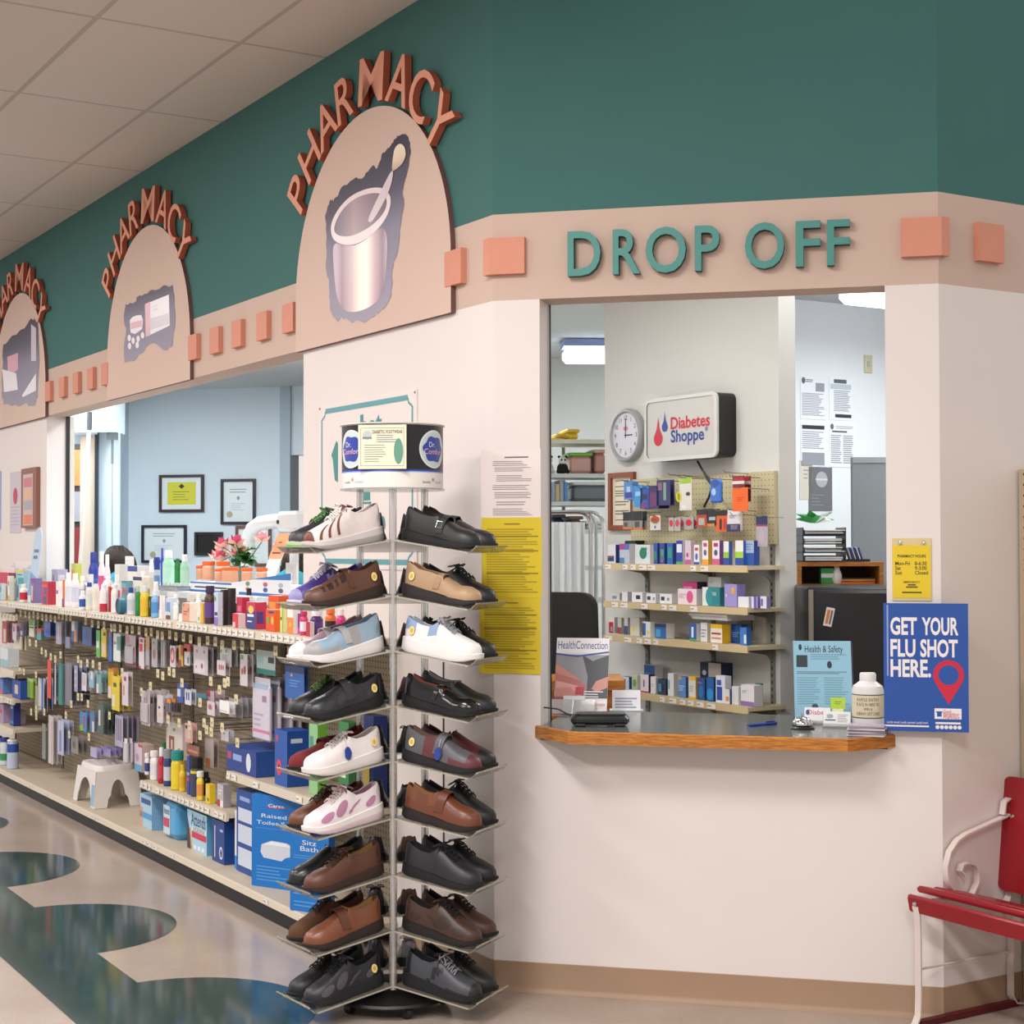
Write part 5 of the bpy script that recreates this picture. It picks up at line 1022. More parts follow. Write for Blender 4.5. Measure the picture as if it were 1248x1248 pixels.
bottle(9.5, 22, 901, .2, '#b9c6dc', '#e6e6e8', 'pale blue can with a navy diagonal at the right of the deck group', z=ZD, band='#274a9c', form='can', capf=.06, bz=(.6, .92)); bottle(1, 11, 899, .2, '#cfd7de', '#2a3f8f', 'white bottle with a blue cap in the middle of the deck group', z=ZD, band='#3f8f5a', form='can', capf=.15, bz=(.2, .5)); bottle(-8, 2, 897, .2, '#c9d2da', '#27408f', 'white and green bottle cut off by the left edge on the deck', z=ZD, band='#4a9a4f', form='can', capf=.15)
# ---------------------------------------------------------------- peg hooks and hanging packs
M_WIRE = mat('#9a9894', .3, .8)
def hook(x, y, nf=.18, lab='wire peg hook ending in a cream price tag, on the pegboard'):
    u, z = PL(x, y, nf)
    for e in (.755, 2.1, 3.35, 4.6, 5.85):
        if abs(u-e) < .032: u = e+(.034 if u > e else -.034)
    t_ = 0; t = thing('peg_hook', lab, 'hook', lw(u, 0, z), RL, 'peg hooks on the shelving')
    k = MB(); k.tube([(0, -NB-.005, .012), (0, -nf+.01, .0145), (0, -nf+.002, .02)], .0026, M_WIRE, 5); k.build('wire', t)
    k = MB(); a = math.radians(random.uniform(-10, 10)); k.box(-.021, .021, -nf-.0015, -nf+.0005, -.023, .021, M_TAG2, Matrix.Rotation(0, 4, 'Z')); k.rect(-.011, .008, -.009, .002, -nf-.002, mat('#9c8f76', .6)); k.build('price_tag', t, smooth=0)
    return u, z
def packs(x0, x1, y0, y1, label, face, n=.15, art=(), copies=3, body=None, kind='card', foreshort=.47, gap=.028, cat='hanging pack'):
    """cards or bags hung on one hook, face to the aisle; only the front one is fully seen"""
    u, zt = PL((x0+x1)/2, y0, n); _, zb_ = PL((x0+x1)/2, y1, n); h = zt-zb_; w_ = wpx(x0, x1, u, n, zt)/foreshort; g = label
    first = None; d = .008 if kind == 'card' else .02
    mf = mat(face, .4)
    for c in range(copies):
        if first is None:
            t = thing('hanging_pack', label, cat, lw(u, n, zt), RL, 'packs: '+label[:44]); k = MB(); k.box(-w_/2, w_/2, 0, .0016, -h, -.0, mf) if kind == 'card' else k.bbox(-w_/2, w_/2, -.006, .012, -h, -h*.12, mf, .008)
            if kind != 'card': k.box(-w_/2, w_/2, 0, .002, -h*.14, 0, mat(body or '#e4e0da', .45))
            yy = -.0006 if kind == 'card' else -.0066
            for a in art:
                m_ = mat(a[5], .45); X0 = -w_/2+a[1]*w_; Z0 = -h+a[2]*h
                if a[0] == 'r': k.rect(X0, X0+a[3]*w_, Z0, Z0+a[4]*h, yy, m_)
                elif a[0] == 'e': k.ell(X0, Z0, a[3]*w_/2, a[4]*h/2, yy-.0004, m_, 14)
                else: k.lines(X0, X0+a[3]*w_, Z0, Z0+a[4]*h, 3, yy-.0003, m_, .4, .4)
            k.build('card' if kind == 'card' else 'bag', t, smooth=0)
            if kind == 'card' and body:
                k = MB(); k.bbox(-w_*.4, w_*.4, -.012, -.0002, -h*.92, -h*.35, mat(body, .25), .005); k.build('blister', t)
            first = t
        else: dup(first, lw(u+random.uniform(-.008, .008), n-gap*c, zt+random.uniform(-.004, .004)), RL+random.uniform(-.1, .1))
hk = [(136, 765), (140, 765), (146.7, 765.6), (155, 767.5), (161.4, 767), (169.7, 768.2), (176.8, 770), (184.5, 770), (192.2, 773.3), (198, 774.6), (207, 773.3), (214.6, 775.3), (223.8, 776.5), (232.5, 778.5), (243, 781.6), (253.3, 780.4), (262.7, 781.6), (271, 785.5), (285.4, 786), (295.5, 786.3), (307.9, 785.6), (336, 793), (352.8, 794.6),
      (2.4, 750), (6.6, 749.6), (10.2, 751), (14.4, 752), (20.4, 752), (25.2, 747.2), (31, 748.4), (36, 749.6), (41, 749), (46.3, 750.2), (51.7, 752), (56.5, 752.6), (62, 753.2), (67.3, 754.4), (72, 750), (76.5, 751), (81, 752), (86, 752.4), (104.6, 756.8), (112.4, 759.8), (120, 761), (127, 762), (36.5, 783), (44, 784), (51, 793), (56, 796), (62, 800), (67.5, 803), (74, 798), (94.2, 803), (99, 809), (106.5, 808), (113.5, 809), (121.6, 811.5), (24.5, 817.5), (29, 818.5), (44, 822), (95, 849), (99.7, 849.5), (87, 858), (38, 867.5), (44, 864.5), (54, 867.5), (44.3, 873), (80.5, 871.5), (107.3, 857.5), (133.5, 872), (84.5, 895), (108.5, 898), (149, 819),
      (192.5, 820.5), (198.5, 823.5), (206.5, 818), (212, 820), (222, 832), (257, 830), (274, 832), (281, 831), (183.5, 836), (172.5, 843), (244, 856), (267.7, 840.4), (288, 852), (205, 876.5), (218.5, 881), (249, 881), (258.5, 880), (252, 889), (257.7, 892), (244, 896), (271, 886.5), (289.5, 905), (231, 884)]
for x, y in hk: hook(x, y)
L2 = lambda *a: list(a)
packs(136, 149, 772, 806, 'white and teal sock pack, first column right of the blue bag', '#d9dfdf', art=[R(.5, .4, .5, .5, '#5f9a96'), R(.1, .6, .3, .1, '#7f8a90')])
packs(131, 137.5, 770, 806, 'bright blue bag hanging left of the sock pack', '#2b5fb4', art=[R(.2, .85, .6, .1, '#c0405a')], copies=3)
packs(150, 168, 774, 812, 'grey and pink carded pack with a magenta base', '#b9a9ad', art=[R(0, .0, 1, .15, '#8f3f5f'), R(.05, .75, .35, .2, '#c97a8f'), EL(.4, .6, .35, .2, '#a08088'), LI(.1, .25, .7, .3, '#d3c7ca')], body='#a9a0a6')
packs(168, 177, 777, 815, 'white card with a red square and red tip', '#d3cdd0', art=[R(.1, .55, .6, .25, '#cf3038'), R(.2, .85, .6, .1, '#c23a42'), R(0, 0, .4, .08, '#c23a42')])
packs(176.5, 183, 775, 811, 'tan and grey card beside the red-squared card', '#b8965f', art=[R(0, 0, 1, .55, '#a5a3ae')])
packs(183.5, 193, 778, 813, 'grey card with a brown oval and green dot', '#aaa6aa', art=[EL(.45, .45, .5, .35, '#8f6a5f'), EL(.4, .85, .3, .1, '#4a9a5a')], copies=4)
packs(195, 203, 780, 814, 'clear narrow blister with dark ribs', '#7a7676', art=[R(.1, .05, .15, .9, '#b9b6b6'), R(.6, .05, .15, .9, '#c4c1c1')], copies=4)
packs(206, 215, 787, 813, 'card with a pink oval border and yellow middle', '#d5ccc6', art=[EL(.45, .55, .8, .75, '#c23a7a'), EL(.45, .55, .5, .5, '#e0d7b0')])
packs(217, 224, 786, 812, 'yellow card with dark red lower corner', '#c9a52f', art=[R(.5, .5, .5, .5, '#a83a2f'), R(0, 0, .6, .3, '#8f3040')], copies=2)
packs(223.5, 232.5, 785, 811, 'red-topped card with a white lower half and blue figure', '#c9c5c9', art=[R(0, .65, 1, .35, '#b8352c'), R(.0, .6, .5, .2, '#d9a52f'), R(.55, .1, .3, .3, '#5a6f9c')], copies=2)
packs(233, 256, 787, 822, 'pale insole card with small pink foot prints', '#c6c0c6', art=[EL(.25, .8, .15, .12, '#b58088'), EL(.75, .8, .15, .12, '#b58088'), R(.1, .05, .7, .45, '#d6d0d4'), EL(.6, .3, .15, .2, '#9a5a60'), EL(.2, .25, .06, .1, '#4a5a8a')], copies=4)
packs(266, 284, 790, 812, 'pale card with green dots on top', '#c3c3c3', art=[EL(.1, .8, .12, .2, '#3a9a4a'), EL(.55, .85, .12, .2, '#3a9a4a'), LI(.2, .4, .6, .25, '#a58f95')], copies=5)
packs(263, 276, 805, 823, 'small white box card with three pink toes pictured', '#d3c7cc', n=.17, art=[EL(.3, .55, .2, .4, '#b06a72'), EL(.55, .55, .2, .4, '#b06a72'), EL(.78, .55, .15, .35, '#b06a72')], copies=2)
packs(291.5, 302.5, 797, 836, 'white card with brown footprints and a green square', '#cfc5c8', art=[R(.1, .82, .35, .14, '#4a9a5a'), EL(.3, .45, .3, .22, '#9a5a50'), EL(.65, .5, .35, .28, '#8f4f4a')], copies=4)
u0_, zz0 = PL(323, 792, .1)
packs(308, 340, 793, 822, 'pale header card with a teal band above the blue pad bag', '#b3c6c4', n=.12, art=[R(0, 0, 1, .22, '#25877f'), R(.62, .5, .32, .25, '#2a2e33'), EL(.2, .6, .3, .3, '#8fc0b9')], copies=1, foreshort=.55)
packs(303, 335, 826, 902, 'large clear bag of pale blue bed pads below the teal header', '#cfc9d6', n=.115, kind='bag', body='#c9c9d2', art=[R(0, .12, 1, .05, '#cf7f9c'), R(.6, .62, .25, .1, '#9a7f8f'), LI(.1, .2, .6, .25, '#b5aab8'), R(.1, .82, .8, .08, '#9fb8d0')], copies=4, foreshort=.6, gap=.05)
packs(342, 376, 812, 852, 'blue bag-shaped hanging pack with an orange mark', '#1f5aa8', n=.16, art=[R(0, .8, 1, .2, '#1c2f66'), EL(.35, .72, .12, .1, '#d98a6a'), LI(.25, .35, .6, .25, '#5f93cc')], copies=2, foreshort=.6)
packs(130, 140, 815, 851, 'yellow glove pack behind another yellow glove pack', '#d9b428', n=.12, art=[R(0, 0, .6, .4, '#e0d5c4'), R(0, .9, 1, .1, '#d98a1f')], copies=2)
packs(134, 148, 824, 866, 'front yellow glove pack with a white label', '#dcc020', n=.17, art=[R(.0, .1, .45, .35, '#d9d5b4'), R(.2, .68, .4, .12, '#3f4a2f')], copies=3)
packs(147, 158, 819, 860, 'slim white tweezers card tilting beside the yellow gloves', '#d3cacb', n=.18, art=[EL(.5, .8, .4, .15, '#9c3a5a'), R(.2, .3, .2, .3, '#c06a74')], copies=2)
packs(170, 185, 842, 884, 'clear pack with pink pointed tools, left of the white carded file', '#bfb6ba', art=[R(.3, .1, .15, .7, '#b5747f'), R(.6, .3, .1, .5, '#8f7f88')], copies=5, body='#b5b0b4')
packs(190, 200, 847, 881, 'white carded file with a small black logo', '#d3c9ca', art=[EL(.4, .55, .3, .1, '#2a2a30'), EL(.4, .3, .4, .15, '#d9b98f')], copies=3)
packs(201, 210, 852, 868, 'dark hair picks with an orange tag', '#4f4a52', art=[R(.2, .72, .7, .28, '#e08a28'), R(.15, 0, .1, .7, '#8a8690'), R(.6, 0, .1, .7, '#8a8690')], copies=3)
packs(215, 224, 833, 856, 'blue and white carded pack left of the blue twin-bottle card', '#2a4fa0', art=[R(0, .3, .6, .4, '#c9d3e4')], copies=2)
packs(224, 234, 840, 859, 'white card with two blue bottles pictured', '#d5d6de', art=[R(.2, .3, .2, .5, '#2f4f9c'), R(.55, .3, .2, .5, '#2f4f9c')], copies=2)
packs(237, 253, 845, 851, 'teal comb hanging flat', '#2f6f84', n=.17, copies=1)
packs(252, 262, 842, 860, 'pink and white carded pack above a toe card', '#b9a5ac', art=[R(0, .6, .4, .4, '#a83050')], copies=3)
packs(251, 263, 855, 872, 'white toe-cushion card with red picture', '#cdc5ca', n=.17, art=[EL(.4, .6, .5, .4, '#b0626a')], copies=2)
packs(266, 281, 854, 869, 'shiny white flip card catching the light', '#efecec', n=.18, art=[R(.0, .1, .8, .1, '#c9c5c5')], copies=2)
packs(278, 289, 851, 874, 'row of clear small packs behind the shiny white card', '#b3aeb2', n=.12, copies=4)
packs(224, 236, 882, 905, 'peach support pack with a purple logo', '#d3a595', n=.12, art=[EL(.2, .8, .3, .2, '#3a2a6a'), R(.3, .2, .5, .4, '#dcc5bb')], copies=2)
packs(225, 245, 908, 921, 'brown carded strap below the peach pack', '#9a5f4f', n=.1, art=[R(.1, .3, .8, .2, '#c08f80')], copies=1)
packs(248, 262, 900, 935, 'clear bag with orange base at the right of the low shelf', '#b8aaa6', n=.05, art=[R(.1, 0, .5, .3, '#b5623a')], copies=2)
packs(268, 280, 890, 903, 'small pale card hanging above the flat navy box', '#c3c3c8', n=.14, art=[EL(.4, .7, .2, .2, '#4a8a7a')], copies=2)
packs(0, 11, 757, 784, 'red toothbrush pack at the left edge', '#b03a34', art=[R(.3, .05, .5, .6, '#cdb9ae')], copies=3)
packs(13, 22, 760, 780, 'white and magenta pack right of the red toothbrush pack', '#c9b9c5', art=[R(.2, .5, .4, .3, '#b0447f')], copies=3)
packs(22, 31, 758, 776, 'dark indigo pack with pink corner', '#2d2a56', art=[R(0, .6, .4, .3, '#b8486a'), R(.2, .1, .5, .3, '#a9a5c0')], copies=3)
packs(14, 30, 772, 792, 'clear bag of cotton wool beside the left shelf', '#c9bfae', kind='bag', art=[], copies=2, n=.12)
packs(33, 44, 755, 776, 'lime green and white pack', '#cfcdb9', art=[R(.1, .65, .8, .35, '#5f9a3a'), R(.1, .5, .8, .08, '#2a2a30')], copies=3)
packs(43, 52, 766, 780, 'pink and teal small pack', '#4f9a92', art=[R(0, .6, 1, .4, '#c9566a')], copies=2)
packs(51, 64, 758, 776, 'round blue denture bowl pack', '#4560b0', art=[EL(.4, .75, .6, .4, '#6a6fc0'), EL(.6, .3, .7, .5, '#1f56b8')], copies=2)
packs(66, 77, 758, 785, 'pale lilac carded pack beside the blue bowl pack', '#9f9bb5', art=[R(.4, .2, .2, .7, '#c9bfae')], copies=4)
packs(78, 87, 776, 790, 'grey-blue card hanging low beside the navy packs', '#7a7f9a', copies=2)
packs(85, 97, 757, 782, 'white topped card with an orange strip over navy packs', '#44628f', art=[R(0, .5, .5, .5, '#d9d5d9'), R(.45, 0, .35, .6, '#d98a5a')], copies=2)
packs(97, 115, 764, 787, 'row of navy blue packs under the top shelf', '#2f4f86', art=[R(.1, .1, .3, .8, '#3f63a0')], copies=6)
packs(116, 123, 768, 801, 'green and white glove pack beside the yellow one', '#5fae5a', art=[R(.1, .35, .7, .25, '#d5dccb')], copies=3)
packs(122, 131, 766, 801, 'yellow glove pack beside the green one, high on the board', '#dcc426', art=[R(.3, .1, .6, .4, '#d9b9b9'), R(.4, .75, .5, .12, '#2a4a3a')], copies=3)
packs(56, 64, 804, 851, 'long orange-red comb pack', '#d5402a', art=[], copies=1, foreshort=.5, n=.17)
packs(64, 70, 809, 858, 'long blue and white strip pack beside the orange-red one', '#31508a', art=[R(.45, 0, .4, 1, '#d9d2c4')], copies=2, n=.15)
packs(70, 77, 809, 859, 'long teal strip pack', '#23807f', copies=3, n=.16)
packs(77, 90, 808, 860, 'long grey strip packs in a row', '#77727f', art=[R(.45, 0, .1, 1, '#8f8a98')], copies=5, n=.16)
packs(89, 96, 811, 843, 'pale lilac strip with printed dashes', '#9a9cba', art=[LI(.3, .1, .4, .8, '#d0d2e2')], copies=3)
packs(98, 107, 820, 842, 'white carded tools in the second row', '#d6d2dc', art=[R(.2, .3, .1, .6, '#7a7a8a'), R(.6, .3, .1, .6, '#7a7a8a')], copies=3)
packs(107, 116, 818, 838, 'light blue carded pack in the second row', '#8fb2cc', art=[R(.4, .5, .4, .5, '#d9d6d2')], copies=4)
packs(116, 125, 822, 845, 'aqua and white pack left of the yellow gloves', '#6f9f9f', art=[R(0, 0, .5, .5, '#cfd5d0')], copies=3)
packs(30, 43, 827, 851, 'lime bag hanging over the short shelf', '#86a83c', kind='bag', body='#b9c98f', copies=2, n=.15)
packs(41, 49, 836, 868, 'olive grey slim pack tilted beside the blue striped one', '#9a9c84', copies=2)
packs(44, 56, 827, 866, 'white pack with a bold blue stripe', '#c6cacb', art=[R(.6, 0, .3, 1, '#3a5aae')], copies=3)
packs(57, 67, 872, 931, 'long cream bag reaching almost to the deck', '#cfc5c5', art=[R(.6, 0, .2, .9, '#b9afb2')], copies=3, n=.12)
packs(68, 80, 878, 920, 'long blue and lilac striped bag', '#b5b9d2', art=[R(.3, .1, .3, .6, '#6a86bf')], copies=3, n=.13)
packs(50, 57, 882, 925, 'long grey-green bag behind the cream one', '#8f9596', copies=3, n=.08)
packs(95, 108, 868, 891, 'blue pouch with a red slash', '#3a7fbf', art=[R(.5, .2, .2, .6, '#b8403a'), R(0, 0, .5, .3, '#7fae4a')], copies=2, body=None)
packs(108, 117, 866, 892, 'blue and grey brush pack in the third row', '#58729a', art=[R(.5, 0, .4, .5, '#cfcfd6')], copies=4)
packs(117, 128, 858, 896, 'dark green slim brush packs in a row', '#4a5f52', art=[R(.2, .3, .3, .5, '#d0cfd2')], copies=4)
packs(84, 98, 898, 918, 'dull grey small packs low on the board', '#8a8580', art=[R(.2, .3, .4, .4, '#6a5f5a')], copies=3)
packs(108, 120, 911, 923, 'lilac clear sachet at the left of a low row', '#b3a9d0', copies=2, n=.12); packs(119, 138, 911, 921, 'row of violet clear sachets behind the step stool', '#9f94c4', copies=5, n=.08)
packs(138, 152, 872, 910, 'lilac brush pack with three dark bristles', '#aca4bc', art=[R(.2, .2, .1, .7, '#5a5566'), R(.45, .2, .1, .7, '#5a5566'), R(.7, .2, .1, .7, '#5a5566')], copies=4)
packs(150, 156, 900, 930, 'clear crinkled bag hanging beside the low shelf', '#c9c3c9', kind='bag', copies=2, n=.14)
# ================================================================ DROP-OFF COUNTER, NOTICES
def board_sign():
    u0, zt0 = PL(388, 496, .006); u1, zt1 = PL(507.5, 472, .006); zt = (zt0+zt1)/2; zb_ = PL(395, 692, .006)[1]; cu = (u0+u1)/2; w_ = u0-u1; h = zt-zb_
    t = thing('wall_sign', 'white wall sign with a thin teal border behind the shoe tower drum', 'sign', lw(cu, 0, zb_), RL)
    k = MB(); k.box(-w_/2, w_/2, -.005, -.0005, 0, h, mat('#e4dad6', .45)); te = mat('#5d9aa3', .5); a = .045; b = .03
    for s0 in (-1, 1):
        x = s0*(w_/2-b); x2 = s0*(w_/2-b-a)
        k.box(min(x, x-s0*.012), max(x, x-s0*.012), -.006, -.005, b+a, h-b-a, te)
        for zz, dz in ((h-b, -1), (b, 1)):
            k.strip([(x2, -.0055, zz), (x2+s0*.008, -.0055, zz+dz*a*.45), (x-s0*.012, -.0055, zz+dz*a*.75), (x, -.0055, zz+dz*a)], (0, .001, 0), .010, te)
    for zz in (h-b, b): k.box(-(w_/2-b-a), w_/2-b-a, -.006, -.005, zz-.011, zz+.011, te)
    tm = mat('#3f8a87', .5)
    def z_at(x, y): u, z = PL(x, y, .006); return cu-u, z-zb_
    x, z = z_at(452, 518); k.text('bet', x, z, .13, -.0062, tm, width=.2, bold=.05)
    x, z = z_at(443, 634); k.text('Shoppe', x, z, .115, -.0062, tm, width=.40, bold=.03)
    x, z = z_at(447, 601); k.box(x-.03, x+.03, -.0066, -.005, z-.03, z+.03, tm); k.box(x-.04, x+.04, -.0066, -.005, z-.045, z-.036, tm)
    x, z = z_at(408, 560); k.poly([(x-.035, z+.02), (x-.02, z-.0), (x+.0, z-.09), (x+.03, z-.1), (x+.03, z+.07), (x+.015, z+.08)], -.0062, tm)
    k.build('board', t, smooth=0)
    k = MB()
    for sx in (-1, 1):
        for zz in (.014, h-.014): k.lathe([(.006, 0), (.004, .003)], mat('#9a948f', .3, .8), 8, TR(sx*(w_/2-.014), -.005, zz, 0, math.pi/2))
    k.build('screws', t)
board_sign()
def sheet(name, px, label, cat, colr, fn, y=-.0035, th=.001):
    x0, z1 = PF(px[0], px[1], -y); x1, z0 = PF(px[2], px[3], -y); w_ = x1-x0; h = z1-z0
    k = MB(); k.box(-w_/2, w_/2, 0, th, 0, h, mat(colr, .55)); fn(k, w_, h)
    return tag(k.build(name, None, ((x0+x1)/2, y, z0), 0, 0), label, cat)
def wp(k, w_, h):
    g = mat('#8f8389', .7)
    k.lines(-.1*w_, .3*w_, .87*h, .9*h, 1, -.0006, mat('#6a5f66', .7), .6, .1)
    for i, (a, b, n) in enumerate(((.76, .84, 3), (.68, .75, 3), (.54, .64, 4), (.42, .5, 3), (.3, .4, 4), (.2, .27, 2), (.06, .17, 5))): k.lines(-.3*w_+.03*(i % 3)*w_, .36*w_, a*h, b*h, n, -.0006, g, .35, .3, seed=i)
sheet('paper_notice', (586, 548, 659, 633.5), 'white printed notice above the yellow sheets', 'paper', '#e6dad6', wp, y=-.003)
def yp(seed):
    def f(k, w_, h):
        g = mat('#b39b1c', .7); d = mat('#8f7818', .7)
        k.lines(-.12*w_, .14*w_, .9*h, .94*h, 1, -.0006, d, .4, .1)
        k.lines(-.42*w_, .44*w_, .06*h, .87*h, 26, -.0006, g, .55, .35, seed=seed)
        for zz in (.58, .76, .3): k.rect(-.42*w_, .44*w_, zz*h, zz*h+.004, -.0009, d)
    return f
sheet('paper_notice', (587, 631, 660.5, 729), 'upper yellow printed notice taped at the wall corner', 'paper', '#d8bf22', yp(3), y=-.0055)
sheet('paper_notice', (584.5, 727, 659, 822), 'lower yellow printed notice below another yellow sheet', 'paper', '#d8bf22', yp(7), y=-.0042)
def hours():
    x0, z1 = PF(1087, 656, .008); x1, z0 = PF(1135.5, 732.5, .008); w_ = x1-x0; h = z1-z0
    t = thing('hours_sign', 'yellow PHARMACY HOURS card in a clear hanging sleeve', 'sign', ((x0+x1)/2, 0, z0), 0)
    k = MB(); k.box(-w_/2, w_/2, -.004, -.0005, 0, h, mat('#d7c58f', .3)); k.build('sleeve', t, smooth=0)
    k = MB(); k.box(-w_*.48, w_*.48, -.005, -.004, .01, h*.885, mat('#e2c522', .5)); d = mat('#54480f', .6)
    k.text('PHARMACY HOURS', 0, h*.715, h*.062, -.0056, mat('#3a3108', .6), width=w_*.72, bold=.02)
    for i, (a, b) in enumerate((('Mon-Fri', '8-6:30'), ('Sat', '9-3:00'), ('Sun', 'Closed'))):
        z = h*(.60-.075*i); k.text(a, -w_*.42, z, h*.085, -.0056, d, 'l', xs=.86, bold=.015); k.text(b, w_*.08, z, h*.085, -.0056, d, 'l', xs=.86, bold=.015)
    k.text('EMERGENCY', 0, h*.30, h*.045, -.0056, d, width=w_*.42, bold=.015)
    for zz, ww in ((.255, .2), (.22, .3), (.135, .5)): k.lines(-w_*ww/2, w_*ww/2, h*zz-.004, h*zz+.004, 1, -.0056, d, .6, .01)
    k.build('card', t, smooth=0)
    for sx in (-1, 1): k = MB(); k.lathe([(.0075, 0), (.006, .004), (.0, .005)], CHROME, 12, TR(sx*w_*.3, -.005, h*.925, 0, math.pi/2)); k.build('screw', t)
hours()
def flu():
    Y = .045; x0, z1 = PF(1076.5, 735, Y); x1, z0 = PF(1181, 893, Y); w_ = x1-x0; h = z1-z0; t = None
    k = MB(); bl = mat('#2450a0', .35, 0, .5); k.box(-w_/2, w_/2, 0, .004, 0, h, bl); wm = mat('#e8e4e6', .5); rd = mat('#c61f3c', .5); y = -.0008
    fx = lambda px: (px-1128.7)/104.5*w_; fz = lambda py: (893-py)/158*h
    for s0, x, yy, a, b in (('GET', 1085, 752+11, 1085, 1118), ('YOUR', 1122, 763, 1124, 1169), ('FLU', 1085, 790, 1085, 1116), ('SHOT', 1122, 790, 1122, 1168), ('HERE.', 1085, 815, 1085, 1135)):
        H = 20.5/158*h/.7; k.text(s0, (fx(a)+fx(b))/2, fz(yy)-0, H, y, wm, width=fx(b)-fx(a), bold=.03)
    k.rect(fx(1080.5), fx(1082.5), fz(825), fz(737), y, mat('#8fa0cf', .5))
    cx, cz, r = fx(1156.5), fz(823), 19/104.5*w_
    pin = [(cx+r*math.cos(a), cz+r*math.sin(a)) for a in [math.radians(-25+230*j/24) for j in range(25)]]+[(cx-r*.55, cz-r*1.05), (cx, fz(859)), (cx+r*.55, cz-r*1.05)]
    k.poly(pin, y, rd); k.ell(cx, cz, r*.66, r*.66, y-.0004, bl, 28)
    k.poly([(fx(1139)+dx, zz) for dx, zz in ((0, fz(877)), (fx(1172)-fx(1139), fz(877)), (fx(1172)-fx(1139), fz(864)), (0, fz(864)))], y, wm)
    k.box(fx(1142), fx(1147.5), y-.001, y, fz(874), fz(868), bl); k.rect(fx(1140.8), fx(1148.7), fz(869), fz(867.6), y-.0012, bl)
    for i, s0 in enumerate(('Good', 'Neighbor', 'Pharmacy')): k.text(s0, fx(1150), fz(867.5+3.4*i), .0165, y-.0006, rd, 'l', width=(fx(1159)-fx(1150)) if i == 0 else fx(1169.5)-fx(1150))
    k.text('Locally owned. Locally operated. Locally loved.', (fx(1080)+fx(1131))/2, fz(882), .011, y, wm, width=fx(1131)-fx(1080)); k.rect(fx(1076.8), fx(1132), fz(887.5), fz(885.5), y, wm)
    k.lines(fx(1140), fx(1171), fz(883.5), fz(880.5), 1, y, wm, .8, .01)
    for j in range(6): k.ell(fx(1142.5+5.4*j), fz(887), .0066, .0066, y, wm, 12)
    tag(k.build('poster', None, ((x0+x1)/2, -Y, z0), 0, 0), 'blue GET YOUR FLU SHOT HERE poster at the counter end', 'poster')
flu()
# counter
ZCN = .95
def counter():
    t = thing('drop_off_counter', 'dark grey laminate drop-off counter with a wooden front edge', 'counter', (0, 0, 0))
    out = [(.176, .55), (.176, -.002), (.166, -.002), (.315, -.158), (1.250, -.158), (1.395, -.002), (1.380, -.002), (1.380, .55)]
    k = MB(); v = [(x, y, ZCN-.036) for x, y in out]+[(x, y, ZCN) for x, y in out]; n = len(out); lam = mat('#5d625f', .16, 0, .55, .1, 90)
    k.add(v, [tuple(reversed(range(n))), tuple(range(n, 2*n))]+[(i, (i+1) % n, n+(i+1) % n, n+i) for i in range(n)], lam); k.build('laminate_top', t, smooth=0)
    wd = bpy.data.materials.new('oak_edge'); wd.use_nodes = True; nt = wd.node_tree; b = nt.nodes['Principled BSDF']
    tc = nt.nodes.new('ShaderNodeTexCoord'); mp = nt.nodes.new('ShaderNodeMapping'); mp.inputs['Scale'].default_value = (6, 6, 60); nz = nt.nodes.new('ShaderNodeTexNoise'); nz.inputs['Scale'].default_value = 3; nz.inputs['Detail'].default_value = 8; nz.inputs['Distortion'].default_value = .6
    cr = nt.nodes.new('ShaderNodeValToRGB'); cr.color_ramp.elements[0].position = .35; cr.color_ramp.elements[0].color = lin('#9a5a22'); cr.color_ramp.elements[1].position = .65; cr.color_ramp.elements[1].color = lin('#c58336')
    nt.links.new(tc.outputs['Object'], mp.inputs[0]); nt.links.new(mp.outputs[0], nz.inputs['Vector']); nt.links.new(nz.outputs['Fac'], cr.inputs[0]); nt.links.new(cr.outputs[0], b.inputs['Base Color']); b.inputs['Roughness'].default_value = .35
    global M_OAK; M_OAK = wd
    e = [(.152, -.001), (.305, -.163), (1.254, -.163), (1.408, -.001)]; e2 = [(.168, -.001), (.312, -.150), (1.247, -.150), (1.394, -.001)]
    k = MB(); rings = [[(a[0], a[1], ZCN-.042), (a[0], a[1], ZCN-.003), (a[0]+(b_[0]-a[0])*.3, a[1]+(b_[1]-a[1])*.3, ZCN+.001), (b_[0], b_[1], ZCN+.001), (b_[0], b_[1], ZCN-.042)] for a, b_ in zip(e, e2)]
    k.loft(rings, wd); k.build('oak_edging', t, smooth=0)
counter()
def at_counter(x, y): P = PZ(x, y, ZCN); return float(P[0]), float(P[1])
def terminal():
    x, y = at_counter(731, 884); t = thing('card_terminal', 'black rounded card terminal lying on the counter', 'terminal', (x, y, ZCN), math.radians(12))
    k = MB(); k.bbox(-.105, .105, -.055, .055, .006, .038, mat('#1d1e20', .35), .03); k.bbox(-.09, .09, -.045, .045, .038, .046, mat('#2a2b2e', .3), .03); k.build('body', t)
    k = MB(); k.tube([(-.1, .02, .03), (-.15, .03, .055), (-.2, .04, .06), (-.24, .06, .05), (-.27, .09, .02)], .003, mat('#232326', .5), 6); k.build('cable', t)
    k = MB(); k.bbox(.05, .09, -.06, -.045, 0, .012, BLACK, .004); k.bbox(-.09, -.05, -.06, -.045, 0, .012, BLACK, .004); k.build('feet', t)
terminal()
